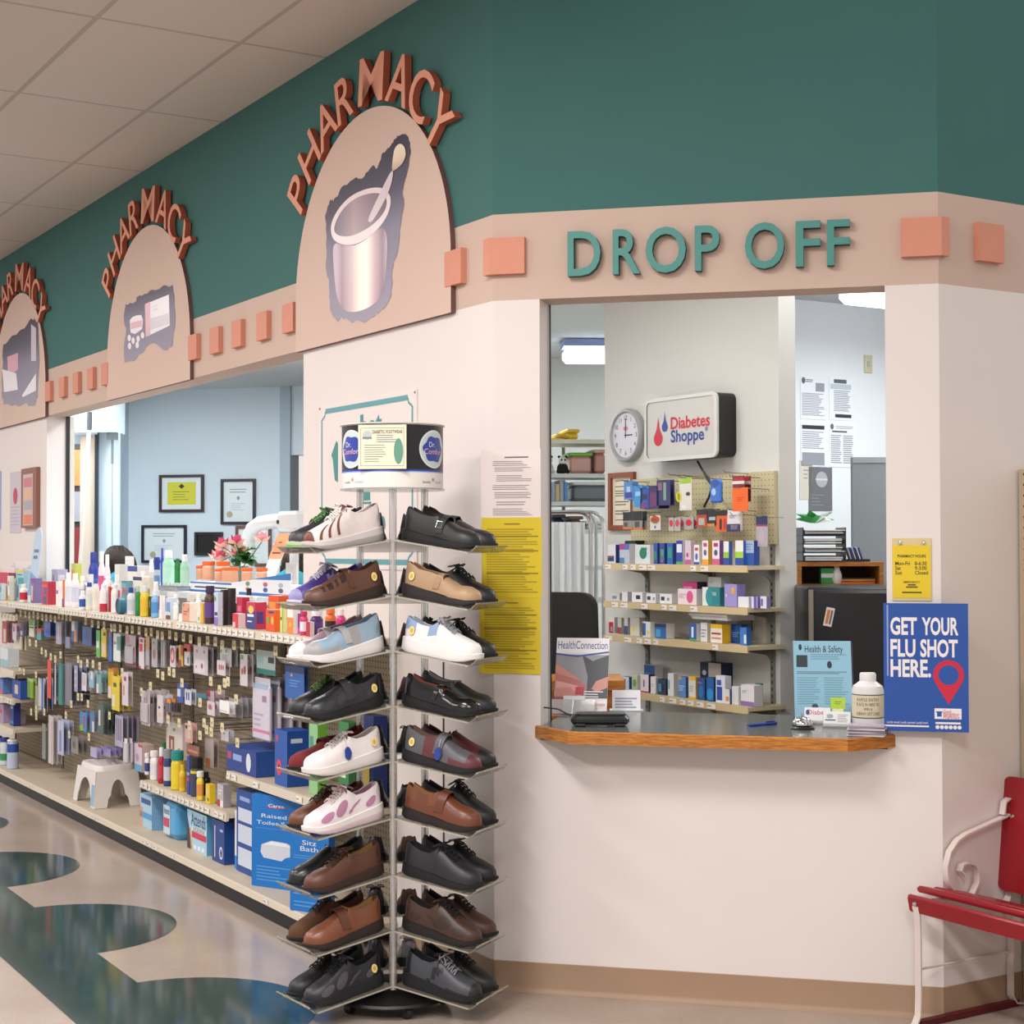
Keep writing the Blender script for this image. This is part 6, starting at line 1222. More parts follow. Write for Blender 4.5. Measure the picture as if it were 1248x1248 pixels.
def pen():
    x0, y0 = at_counter(910, 886); x1, y1 = at_counter(946, 883); t = thing('pen', 'blue ballpoint pen lying on the counter', 'pen', (x0, y0, ZCN+.0055), math.atan2(y1-y0, x1-x0)); L_ = math.hypot(x1-x0, y1-y0)
    X = Matrix.Rotation(math.pi/2, 4, 'Y'); k = MB(); k.lathe([(.001, 0), (.004, .012), (.0055, .02), (.0055, L_)], mat('#2b3f9c', .4), 10, X); k.build('barrel', t); k = MB(); k.lathe([(.006, L_*.62), (.006, L_), (.003, L_+.004)], mat('#1f2f86', .4), 10, X); k.box(L_*.66, L_*.95, -.0015, .0015, .006, .009, mat('#1f2f86', .4)); k.build('cap', t)
pen()
def bell():
    x, y = at_counter(978, 888); t = thing('service_bell', 'chrome dome service bell on a black base', 'bell', (x, y, ZCN))
    k = MB(); k.lathe([(.042, 0), (.043, .004), (.038, .009), (.02, .012)], mat('#141416', .3), 28); k.build('base', t)
    k = MB(); k.lathe([(.036, .013), (.0365, .017)]+[(.036*math.cos(a), .017+.026*math.sin(a)) for a in (.3, .6, .9, 1.2, 1.45)], mat('#cfd0d3', .08, 1.), 28); k.build('dome', t)
    k = MB(); k.lathe([(.004, .042), (.004, .05), (.006, .052), (.005, .056)], mat('#cfd0d3', .1, 1.), 12); k.build('button', t)
bell()
def card_holder(xp, yp, w_, h, label, fn, rz=0, name='business_card_holder'):
    x, y = at_counter(xp, yp); t = thing(name, label, 'card holder', (x, y, ZCN), rz); X = Matrix.Rotation(math.radians(-22), 4, 'X')
    k = MB(); k.box(-w_/2, w_/2, -.012, .03, 0, .004, clear('#d5d8da', .2, .2)); k.box(-w_/2, w_/2, -.015, -.012, 0, .016, clear('#d5d8da', .2, .2)); k.box(-w_/2, w_/2, .004, .007, 0, h*.7, clear('#d5d8da', .2, .2), X); k.build('holder', t, smooth=0)
    k = MB(); k.box(-w_*.48, w_*.48, -.004, .003, .004, h, mat('#e6e4e4', .5), X); fn(k, X, w_, h); k.build('cards', t, smooth=0)
def c1(k, X, w_, h): k.text('Diabetes', .01, h*.72, .026, -.0048, mat('#b8365c', .5), X=X); k.ell(-w_*.36, h*.7, .007, .01, -.0048, mat('#27408f', .5), 12, X)
def c2(k, X, w_, h): k.rect(-w_*.42, -w_*.05, h*.42, h*.5, -.0048, mat('#3a5a5f', .5), X); k.lines(w_*.02, w_*.42, h*.3, h*.85, 5, -.0048, GREYL, .3, .3, X); k.ell(-w_*.25, h*.7, .012, .008, -.0048, mat('#9aa5a8', .5), 12, X)
card_holder(996, 883, .095, .062, 'business card holder with pink Diabetes cards beside the bell', c1)
card_holder(1020, 887, .098, .058, 'business card holder with white cards in front of the blue flyer', c2)
x, y = at_counter(1021, 882.5); k = MB(); X = Matrix.Rotation(math.radians(-20), 4, 'X'); k.box(-.026, .026, 0, .001, .055, .098, mat('#a9c82e', .5), X); k.lines(-.012, .012, .07, .085, 2, -.0006, mat('#6f8f1f', .5), .4, .2, X); k.box(-.02, .02, .0, .001, 0, .055, mat('#d9e3a0', .5), X); tag(k.build('sticky_note', None, (x, y+.012, ZCN), 0, 0), 'lime green note standing above the white business cards', 'note')
def flyer():
    x, y = at_counter(1004, 880); y += .03; x -= .0; D = depth((x, y, 1.05)); pm = FPX/D; w_ = 70/pm; h = 99/pm
    t = thing('flyer_stand', 'pale blue Health & Safety flyer in a black slanted stand', 'flyer', (x, y, ZCN), math.radians(8)); X = Matrix.Rotation(math.radians(-14), 4, 'X')
    k = MB(); k.box(-w_/2+.004, w_/2+.006, .002, .008, 0, h*1.0, mat('#1f2327', .4), X); k.box(-w_/2+.004, w_/2+.006, .0, .1, 0, .006, mat('#1f2327', .4)); k.build('stand', t, smooth=0)
    k = MB(); k.box(-w_/2, w_/2, -.001, .0015, .003, h, mat('#8fc0d6', .5), X); d = mat('#24323a', .6); g = mat('#6f9fb5', .6)
    k.text('Health & Safety', .03*w_, h*.9, .036, -.0018, d, width=w_*.66, X=X); k.rect(-w_*.45, -w_*.26, h*.67, h*.82, -.0018, mat('#2d3a42', .6), X); k.ell(-w_*.38, h*.92, .006, .012, -.0018, d, 10, X); k.ell(w_*.12, h*.7, .009, .014, -.0018, d, 10, X)
    k.lines(-w_*.2, w_*.44, h*.76, h*.84, 3, -.0018, g, .4, .3, X); k.lines(-w_*.45, w_*.44, h*.58, h*.62, 2, -.0018, d, .3, .2, X); k.lines(-w_*.45, -w_*.05, h*.2, h*.55, 12, -.0018, g, .35, .3, X, 3); k.lines(w_*.02, w_*.44, h*.2, h*.55, 12, -.0018, g, .35, .3, X, 5); k.ell(-w_*.15, h*.18, .012, .01, -.0018, mat('#3a4d58', .6), 10, X)
    k.build('flyer', t, smooth=0)
flyer()
def raffle():
    x, y = at_counter(1058, 886); D = depth((x, y, 1)); pm = FPX/D; r = 19/pm; h = 66/pm; t = thing('raffle_bottle', 'large white plastic raffle entry bottle with a cream label', 'bottle', (x, y, ZCN))
    k = MB(); wm = mat('#dcd9d8', .35); k.lathe([(r*.95, 0), (r, .004), (r, h*.68), (r*.93, h*.76), (r*.6, h*.83), (r*.52, h*.85), (r*.52, h*.97), (r*.47, h*1.0), (r*.42, h*.99), (r*.42, h*.8)], wm, 32); k.build('body', t)
    k = MB(); n = 32; k.loft([[(1.008*r*math.cos(2*math.pi*j/n), 1.008*r*math.sin(2*math.pi*j/n), z) for j in range(n)] for z in (h*.18, h*.2, h*.6, h*.62)], mat('#d9cdb0', .6), False, False, None, True, lambda a, j: mat('#4a5048', .6) if a != 1 else mat('#d9cdb0', .6))
    va = math.atan2(CAMY-y, CAMX-x); tm = mat('#4a3f2c', .6)
    g = MB()
    for i, (s0, ww) in enumerate((('RAFFLE ENTRY', 1.45), ('PLACE IN HERE TO', 1.5), ('WIN A', .55), ('SUBWAY GIFT CARD', 1.55))): g.text(s0, 0, h*(.525-.085*i), .016, 0, tm, width=r*ww)
    for i in range(len(g.v)): xx, yy, zz = g.v[i]; a = va+xx/r; g.v[i] = (1.014*r*math.cos(a), 1.014*r*math.sin(a), zz)
    merge(k, g); k.build('label', t, smooth=0)
raffle()
x, y = at_counter(1056, 897); 
for i in range(7):
    a = math.radians(-6+4*(i % 3)); k = MB(); c = ('#c9c3c9', '#8d8594', '#b9b2bb', '#6f6a7a', '#d5cfd2', '#9a8f98', '#a59cab')[i]; k.box(-.062, .062, -.03, .05, 0, .0045, mat(c, .5)); tag(k.build('leaflet', None, (x+.004*(i % 2), y+.004, ZCN+.0052*i+.0012), a, 0), 'folded leaflet in the small stack in front of the raffle bottle', 'leaflet', 'leaflets stacked at the counter end')
def magazine():
    x, y = at_counter(704, 873); y += .02; D = depth((x, y, 1.05)); pm = FPX/D; w_ = 66/pm; h = 96/pm; t = thing('magazine_rack', 'HealthConnection magazine leaning in a clear rack by the window edge', 'magazine', (x-.0, y+.02, ZCN), 0); X = Matrix.Rotation(math.radians(-15), 4, 'X')
    k = MB(); k.box(-w_/2, w_/2, -.0, .006, .004, h, mat('#ddd8dc', .35), X); y0 = -.0008
    k.rect(-w_/2, w_/2, h*.8, h, y0, mat('#e6e4e8', .4), X); k.text('HealthConnection', 0, h*.91, .045, y0-.0006, mat('#3a4a86', .5), width=w_*.94, X=X)
    k.poly([(-w_/2, h*.8), (-w_*.1, h*.77), (w_/2, h*.83), (w_/2, h*.81), (-w_*.1, h*.75), (-w_/2, h*.78)], y0-.0004, mat('#2d4aa0', .5), X)
    k.rect(-w_/2, w_/2, h*.22, h*.78, y0, mat('#8f8f96', .4), X); k.poly([(0, h*.78), (.2*w_, h*.7), (.5*w_, h*.78), (.5*w_, h*.22), (.1*w_, h*.22), (.12*w_, h*.5)], y0-.0003, mat('#3d4148', .4), X)
    sk = [mat('#c98a80', .4), mat('#b8736c', .4), mat('#d9a097', .4)]
    for i, (a, b, c2_, d2) in enumerate(((-.5, .66, -.05, .36), (-.5, .54, .05, .30), (-.48, .44, -.02, .24), (-.5, .34, -.15, .22))):
        k.poly([(a*w_, b*h), (a*w_, (b-.1)*h), (c2_*w_, d2*h), ((c2_+.08)*w_, (d2+.05)*h), ((c2_-.06)*w_, (d2+.14)*h)], y0-.0006-.0003*i, sk[i % 3], X)
    k.poly([(.5*w_, .5*h), (.28*w_, .44*h), (.2*w_, .34*h), (.3*w_, .3*h), (.5*w_, .36*h)], y0-.001, sk[0], X); k.rect(-.1*w_, .06*w_, .26*h, .36*h, y0-.002, mat('#b83a4a', .4), X)
    k.lines(0, .44*w_, .22*h, .32*h, 3, y0-.0016, mat('#e6e2e6', .5), .4, .3, X); k.rect(-.02*w_, .5*w_, .1*h, .19*h, y0-.001, mat('#e6e2e4', .4), X); k.text('Diabetes Shoppe', .24*w_, .145*h, .022, y0-.0016, mat('#b8365c', .5), width=w_*.46, X=X); k.rect(-.5*w_, -.02*w_, .0, .22*h, y0-.0006, mat('#a8383f', .4), X)
    k.build('magazine', t, smooth=0)
    k = MB(); k.box(-w_*.52, w_*.3, -.03, -.027, 0, .055, clear('#dadde0', .35, .2), X); k.box(-w_*.52, w_*.52, -.03, .03, 0, .003, clear('#dadde0', .3, .2)); k.box(-w_*.3, w_*.1, -.024, -.021, .006, .07, mat('#dedce0', .5), X); k.build('rack', t, smooth=0)
magazine()
# ================================================================ PHARMACY ROOMS BEHIND THE WALLS
NP = -1.857
ZCI = 3.05
def interior():
    k = MB(); k.box(-10, 4, .0, 11, ZCI, ZCI+.05, mat('#c5cbcd', .85, 0, .2, .04, 30))
    # ceiling of the pharmacy: polygon behind the three walls
    k = MB(); pts = [(0+.1, .16), (WF-.1, .16), (WF+3, 3.2), (WF+3, 11), (-10, 11), (-9.9, 10.1)]
    v = [(x, y, ZCI) for x, y in pts]+[(x, y, ZCI+.04) for x, y in pts]; n = len(pts)
    k.add(v, [tuple(reversed(range(n))), tuple(range(n, 2*n))]+[(i, (i+1) % n, n+(i+1) % n, n+i) for i in range(n)], mat('#c5cbcd', .85, 0, .2, .04, 30)); struct('ceiling_pharmacy', k, smooth=0)
    # partition with shelves
    k = MB(); k.box(-1.96, -.577, 0, .1, 0, ZCI, M_CREAMIN); struct('wall_partition', k, lw(0, NP, 0), RL, 0)
    # far wall behind the office corner, running with the right wall
    P = PZ(974, 365, ZCI); k = MB(); k.box(-1.1, 4, 0, .1, 0, ZCI, mat('#e2e7e8', .75, 0, .3, .02, 3)); struct('wall_office', k, (P[0], P[1], 0), RR, 0)
    # wall seen at the far left of the drop-off window
    k = MB(); k.box(-3.1, .55, 0, .1, 0, ZCI, mat('#c6c8c2', .75, 0, .3, .02, 3)); struct('wall_stock', k, (0, 6.5, 0), 0, 0)
    # blue back wall
    k = MB(); k.box(-10, -4.03, 0, .12, 0, ZCI, M_BLUEIN); struct('wall_back', k, (0, 8.05, 0), 0, 0)
    k = MB(); a = mat('#d9cfc4', .7); k.box(-4.2, -2.2, 0, .1, 0, 1.75, a); k.box(-4.2, -2.2, 0, .1, 1.75, 2.02, mat('#c98f7a', .7)); k.box(-4.2, -2.2, 0, .1, 2.02, ZCI, a); struct('wall_beyond', k, (0, 9.3, 0), 0, 0)
    k = MB(); k.box(-4.03, -3.93, -.05, .17, 0, ZCI, mat('#aebdc8', .7)); k.box(-4.03, -3.3, -.02, .1, 2.42, ZCI, M_BLUEIN); struct('trim_4', k, (0, 8.05, 0), 0, 0)
    # left end of the pharmacy
    PA = PD(146, 600, 13.6); k = MB(); k.box(0, .1, -.3, 3.2, 0, ZCI, mat('#c9dbe6', .75)); struct('wall_side', k, (PA[0]-.62, PA[1]-.25, 0), 0, 0)
interior()
def pd(x, y, D): return PD(x, y, D)
def far_end():
    D = 12.6
    P0 = PD(86, 527, D); P1 = PD(143, 499, D); zt = P1[2]; zb_ = P0[2]; r = RT; y_ax = np.array([-r[1], r[0], 0])
    t = thing('roller_shutter_box', 'pale blue boxed shutter housing at the far end of the counter opening', 'shutter', (P0[0], P0[1], zb_), YAW)
    w_ = (143-86)*D/FPX; k = MB(); k.box(0, w_, -.05, .25, 0, zt-zb_+.2, mat('#cfdfe9', .6)); k.box(-.02, w_*.62, -.06, -.05, -.02, .0, mat('#7f8a90', .4, .5)); k.build('housing', t, smooth=0)
    k = MB(); x = (137-86)*D/FPX; k.tube([(x, 0, -.9), (x, 0, -.25)], .006, mat('#9aa3a8', .4, .4), 6); k.tube([(x, 0, -.25), (x, 0, -.06)], .012, mat('#6f787d', .4, .4), 6); k.box(x-.04, x+.04, -.02, .02, -.06, 0, mat('#6f787d', .4, .4)); k.build('pull_rod', t)
    zf = -zb_
    k = MB(); a, b = (115.5-86)*D/FPX, (118.5-86)*D/FPX; k.box(a, b, 0, .06, zf, 0, mat('#171a2a', .5)); k.build('dark_post', t, smooth=0)
    k = MB(); a, b = (97-86)*D/FPX, (115.5-86)*D/FPX; k.box(a, b, .02, .05, zf, -.03, mat('#cbbfb0', .6)); k.build('door_leaf', t, smooth=0)
    k = MB(); a, b = (118.5-86)*D/FPX, (143-86)*D/FPX; k.box(a, b, .05, .1, zf, 0, mat('#c3d6e2', .7)); k.build('jamb', t, smooth=0)
    pole = thing('shutter_pole', 'long white pole leaning from the shutter box beside the dark post', 'pole', tuple(PD(88, 690, 12.3)*np.array([1, 1, 0])), YAW)
    zz0 = 0; zt_ = PD(104, 505, 12.3)[2]; dx = (104-88)*12.3/FPX*1.25; k = MB(); k.tube([(-.03, 0, 0), (dx, 0, zt_-.12)], .016, mat('#d6d2c6', .4), 8); k.build('shaft', pole); k = MB(); k.tube([(dx, 0, zt_-.12), (dx+.005, 0, zt_+.02)], .022, mat('#6b7075', .4, .6), 8); k.build('hook_end', pole)
    P = PD(90, 570, 13.3); k = MB(); w2 = .22; k.box(-.1, .22, 0, .05, 0, 2.45, mat('#2a2422', .7)); k.box(-.1, .22, -.012, 0, 1.15, 1.75, mat('#7a1f22', .6)); k.box(-.1, .22, -.012, 0, 2.1, 2.4, mat('#a8703a', .6)); k.box(-.1, .22, -.014, 0, 0.9, 1.1, mat('#d9cfc8', .6)); k.box(-.1, .22, -.012, 0, 1.8, 2.05, mat('#8a8a93', .6)); tag(k.build('display_case', None, (P[0], P[1], 0), YAW, 0), 'dark red display case glimpsed through the gap beyond the door leaf', 'display')
far_end()
YB = 8.05
def on_back(x, y): P = onplane(x, y, (0, YB, 0), np.array([0, -1., 0])); return float(P[0]), float(P[2])
def frame(px, label, fcol, inner, cat='frame', fw=.025, plane=on_back, loc=None, rz=0):
    x0, z1 = plane(px[0], px[1]); x1, z0 = plane(px[2], px[3]); w_ = x1-x0; h = z1-z0
    t = thing('picture_frame', label, cat, loc((x0+x1)/2, z0) if loc else ((x0+x1)/2, YB-.002, z0), rz); m_ = mat(fcol, .4)
    k = MB()
    for a, b, c, d in ((-w_/2, w_/2, 0, fw), (-w_/2, w_/2, h-fw, h), (-w_/2, -w_/2+fw, fw, h-fw), (w_/2-fw, w_/2, fw, h-fw)): k.box(a, b, -.022, 0, c, d, m_)
    k.build('frame', t, smooth=0); k = MB(); k.box(-w_/2+fw, w_/2-fw, -.008, 0, fw, h-fw, mat('#dfe5e6', .4)); inner(k, w_, h); k.build('print', t, smooth=0)
def cert(col=None):
    def f(k, w_, h):
        g = mat('#8a949a', .6); 
        if col: k.rect(-w_*.32, w_*.32, h*.2, h*.8, -.0086, mat(col, .5)); k.poly([(0, h*.62), (.03, h*.69), (0, h*.76), (-.03, h*.69)], -.0092, mat('#3a3a2a', .5)); k.lines(-w_*.2, w_*.2, h*.3, h*.58, 4, -.0092, mat('#8f7f1f', .5), .25, .4)
        else: k.lines(-w_*.25, w_*.25, h*.68, h*.8, 2, -.0086, g, .3, .1); k.ell(0, h*.58, .014, .018, -.0086, g, 12); k.lines(-w_*.22, w_*.22, h*.3, h*.48, 4, -.0086, mat('#b5bdc2', .6), .25, .4); k.ell(-w_*.25, h*.22, .03, .03, -.0086, mat('#b5a98a', .5), 16)
    return f
frame((195, 579, 249, 624), 'dark framed certificate with a yellow sheet on the blue wall', '#3a2229', cert('#d3cc33'))
frame((270, 584, 312, 639), 'tall black framed certificate on the blue wall', '#2a2429', cert())
frame((173.5, 640, 228, 686), 'black framed white certificate behind the mint bottles', '#1c2030', cert())
frame((238, 648.5, 272, 677), 'small black plaque on the blue wall', '#2a2123', lambda k, w_, h: k.rect(-w_*.42, w_*.42, h*.1, h*.9, -.009, mat('#17120f', .4)), 'plaque')
frame((288, 641, 331, 690), 'brown framed certificate partly behind the white curved arm', '#6a4a3f', cert())
# ---------------------------------------------------------------- wall things left of the opening
def lwall_rect(name, px, label, cat, col, fn, th=.004, n=.0, frame_=None):
    u0, z1 = PL(px[0], px[1]); u1, z0 = PL(px[2], px[3]); w_ = abs(u0-u1); h = z1-z0; k = MB(); k.box(-w_/2, w_/2, -th, -.0005, 0, h, mat(col, .5)); fn(k, w_, h, -th-.0008); tag(k.build(name, None, lw((u0+u1)/2, 0, z0), RL, 0), label, cat)
def f1(k, w_, h, y): k.ell(0, h*.6, w_*.2, w_*.2, y, mat('#c0405f', .5), 14); k.lines(-w_*.4, w_*.4, h*.1, h*.45, 6, y, mat('#b5aab3', .5), .3, .2)
def f2(k, w_, h, y):
    k.rect(-w_*.35, w_*.3, h*.04, h*.9, y, mat('#c9b3ad', .4))
    for j, (c, a) in enumerate((('#d9805a', .06), ('#a9a5ad', .3), ('#d9b08f', .48), ('#c97a8a', .68))): k.rect(-w_*.3, w_*.25, h*a, h*(a+.16), y-.0008, mat(c, .5))
lwall_rect('wall_leaflet', (13, 576, 26, 649), 'pale leaflet with a red dot on the wall left of the opening', 'leaflet', '#c9c0cb', f1)
lwall_rect('framed_display', (31, 572, 49, 643), 'brown wooden framed display on the wall beside the opening', 'frame', '#8f5f52', f2, .03)
lwall_rect('wall_leaflet', (-6, 575, 1.5, 645), 'blue edged leaflet at the very left edge of the wall', 'leaflet', '#8fa5d0', lambda *a: None)
# ---------------------------------------------------------------- people behind the counter
def person(px, py, D, label, shirt, hairc, hw, face_rz, seed, top=None):
    P = PD(px, py, D); zt = P[2]; k = zt/1.53; hdx = np.array([math.sin(face_rz), -math.cos(face_rz), 0])*.13*k; P = P-hdx
    t = thing('person', label, 'person', (P[0], P[1], 0), face_rz)
    sk = '#c99a83'
    # body: one skinned figure (feet on the floor, arms bent forward to the work surface)
    V = [(0, 0, .93), (0, .0, 1.06), (0, .0, 1.22), (0, .01, 1.33), (0, .0, 1.40), (0, -.06, 1.42), (0, -.11, 1.43),
         (-.17, .0, 1.31), (-.23, .02, 1.06), (-.17, -.22, 1.0), (-.13, -.32, 1.02), (.17, .0, 1.31), (.23, .02, 1.06), (.17, -.22, 1.0), (.13, -.32, 1.02),
         (-.09, 0, .86), (-.1, -.01, .48), (-.1, .02, .09), (-.1, -.12, .04), (.09, 0, .86), (.1, -.01, .48), (.1, .02, .09), (.1, -.12, .04)]
    E_ = [(0, 1), (1, 2), (2, 3), (3, 4), (4, 5), (5, 6), (3, 7), (7, 8), (8, 9), (9, 10), (3, 11), (11, 12), (12, 13), (13, 14), (0, 15), (15, 16), (16, 17), (17, 18), (0, 19), (19, 20), (20, 21), (21, 22)]
    RD = [.15, .135, .15, .13, .06, .055, .06, .065, .048, .04, .025, .065, .048, .04, .025, .10, .065, .045, .035, .10, .065, .045, .035]
    me = bpy.data.meshes.new('body'); me.from_pydata([(x*k, y*k, z*k) for x, y, z in V], E_, [])
    o = bpy.data.objects.new('body', me); COL.objects.link(o); md = o.modifiers.new('s', 'SKIN'); md2 = o.modifiers.new('u', 'SUBSURF'); md2.levels = 2; md2.render_levels = 2
    me.skin_vertices if me.skin_vertices else None
    if not len(me.skin_vertices): me.attributes
    for v, r_ in zip(me.skin_vertices[0].data, RD): v.radius = (r_*k, r_*k*.85 if r_ > .1 else r_*k)
    me.skin_vertices[0].data[0].use_root = True
    dg = bpy.context.evaluated_depsgraph_get(); me2 = bpy.data.meshes.new_from_object(o.evaluated_get(dg)); bpy.data.objects.remove(o)
    # head, ears, nose added to the same surface mesh
    b = MB(); b.v = [tuple(v.co) for v in me2.vertices]; b.f = [tuple(p.vertices) for p in me2.polygons]; ms, mk, mp = mat(shirt, .8), mat(sk, .6), mat('#2b2d3a', .8); i1, i2, i3 = b.m(ms), b.m(mk), b.m(mp)
    for p in me2.polygons:
        c = p.center/k; hand = c.y < -.27 and c.z > .9
        b.mi.append(i2 if (c.z > 1.385 and c.y < -.02) or hand else (i3 if c.z < .92 else i1))
    hz = 1.43*k
    rings = []
    for j in range(13):
        a = -math.pi/2+math.pi*j/12; rz = .118*k*math.sin(a); rr2 = math.cos(a); w2 = .074*k*rr2*(1-.18*(a < -.3)); d2 = .093*k*rr2*(1-.1*(a < -.5)); ring = []
        for q in range(20):
            th = 2*math.pi*q/20; x = w2*math.cos(th); y = d2*math.sin(th); fr = max(0, -math.sin(th))
            if abs(a+.15) < .3 and fr > .93: y -= .018*k
            if -.1 < a < .25 and .75 < fr < .93: y += .008*k
            ring.append((x, y-.15*k, hz+rz))
        rings.append(ring)
    b.loft(rings, mk)
    for sx in (-1, 1):
        b.lathe([(.004*k, -.006*k), (.022*k, -.004*k), (.022*k, .004*k), (.004*k, .006*k)], mk, 10, TR(sx*.076*k, -.145*k, hz-.005*k, 0, 0, math.pi/2)); b.ell(sx*.028*k, hz+.008*k, .012*k, .006*k, -.15*k-.089*k, mat('#efe9e4', .4), 10); b.ell(sx*.028*k, hz+.008*k, .006*k, .006*k, -.15*k-.0895*k, mat('#2a1c14', .4), 8)
        for fi in range(5):
            L_ = (.045, .07, .076, .07, .055)[fi]*k; fx = sx*(.13-.036+.018*fi)*k; a0 = (-.33)*k
            if fi == 0: pts = [(sx*.10*k, -.31*k, 1.02*k), (sx*.075*k, -.33*k, 1.01*k), (sx*.062*k, -.355*k, 1.005*k)]
            else: pts = [(fx, -.325*k, 1.02*k), (fx, -.325*k-L_*.5, 1.018*k), (fx, -.325*k-L_*.85, 1.0*k)]
            b.tube(pts, [.009*k, .0085*k, .006*k], mk, 6)
    b.rect(-.022*k, .022*k, hz-.056*k, hz-.049*k, -.15*k-.086*k, mat('#a5605a', .5))
    b.build('body', t, smooth=60)
    h = MB(); r = random.Random(seed); hm = mat(hairc, .7, 0, .2, .5, 45, 1.); rings = []
    for j in range(15):
        a = math.pi/2-math.pi*.92*j/14; zz = hz+.02*k+.15*k*math.sin(a)*(1.35 if a < 0 else 1); rr2 = (math.cos(a) if a > 0 else (1.0-.25*(a/1.3)**2)); ring = []
        for q in range(28):
            th = 2*math.pi*q/28; w2 = hw*k*rr2*(1+.10*math.sin(7*th+j*1.3)+.10*(r.random()-.5)); y = w2*1.02*math.sin(th); y_ = y if math.sin(th) > -.45 else (y*.42 if a < .75 else y)
            ring.append((w2*math.cos(th), y_-.13*k, zz+.016*k*math.sin(9*th+2*j)+.01*k*(r.random()-.5)))
        rings.append(ring)
    h.loft(rings, hm); h.build('hair', t, smooth=70)
person(144, 678, 12.2, 'woman with wavy brown bobbed hair and a teal top seen from behind', '#2f8296', '#2b2018', .14, YAW-math.radians(150), 3)
person(362, 677, 12.0, 'person with dark brown hair and teal top beside the white pier', '#1f7480', '#2f221b', .12, YAW+math.radians(170), 5)
# ---------------------------------------------------------------- shelves on the partition (frame: x = -u, y = -n about NP)
def pn(x, y, off=0.): u, z = PL(x, y, NP+off); return u, z
M_STD = mat('#8d8f86', .4, .4); M_SH2 = mat('#cbbf9f', .5); 
shz = [1.502, 1.313, 1.144, .873]
for i, (z, lb) in enumerate(zip(shz, ('topmost partition shelf, lined with vitamin cartons', 'second partition shelf with a pink and a teal box', 'third partition shelf with sparse cartons', 'lowest partition shelf above the counter'))):
    u1 = 1.66 if i < 3 else 1.44; u0 = .54
    t = thing('wall_shelf', 'cream '+lb, 'shelf', lw((u0+u1)/2, NP, z), RL, 'cream shelves on the partition'); hw = (u1-u0)/2
    k = MB(); k.box(-hw, hw, -.215, -.002, -.018, 0, M_SH2); k.box(-hw, hw, -.222, -.215, -.03, .002, mat('#c9b48a', .45)); price_tags(k, -hw, hw*.75, -.2225, -.03, .0, .45 if i != 2 else .25, i+50); k.build('board', t, smooth=0)
    for uu in ((.62, 1.05, 1.58) if i < 3 else (.62, 1.05)):
        x = (u0+u1)/2-uu; k = MB(); k.add([(x-.004, -.002, -.018), (x-.004, -.16, -.018), (x-.004, -.15, -.03), (x-.004, -.04, -.05), (x-.004, -.002, -.09), (x+.004, -.002, -.018), (x+.004, -.16, -.018), (x+.004, -.15, -.03), (x+.004, -.04, -.05), (x+.004, -.002, -.09)], [(0, 1, 2, 3, 4), (9, 8, 7, 6, 5), (0, 5, 6, 1), (1, 6, 7, 2), (2, 7, 8, 3), (3, 8, 9, 4)], M_STD); k.build('bracket', t, smooth=0)
for uu, lb in ((.62, 'right'), (1.05, 'middle'), (1.58, 'left')):
    k = MB(); k.box(-.012, .012, -.0115, -.0005, .75, 1.66, M_STD)
    for j in range(28): k.rect(-.004, .004, .77+.032*j, .786+.032*j, -.0118, BLACK)
    tag(k.build('shelf_standard', None, lw(uu, NP, 0), RL, 0), 'slotted grey metal upright on the partition, the '+lb+' one of three', 'upright', 'slotted uprights on the partition')
# pegboard
ua, zt = pn(773, 577); ub, _ = pn(948, 572); zt = pn(948, 574)[1]; zb_ = pn(948, 663)[1]
k = MB(); k.box(-ua, -ub, -.022, -.004, zb_, zt, node_peg('#c9bf98', '#8a8060', .0254, .14)); k.box(-ua, -ub, -.004, 0, zb_+.02, zt-.02, mat('#b5ab86', .6)); tag(k.build('pegboard', None, lw(0, NP, 0), RL, 0), 'cream perforated pegboard panel above the partition shelves', 'pegboard')
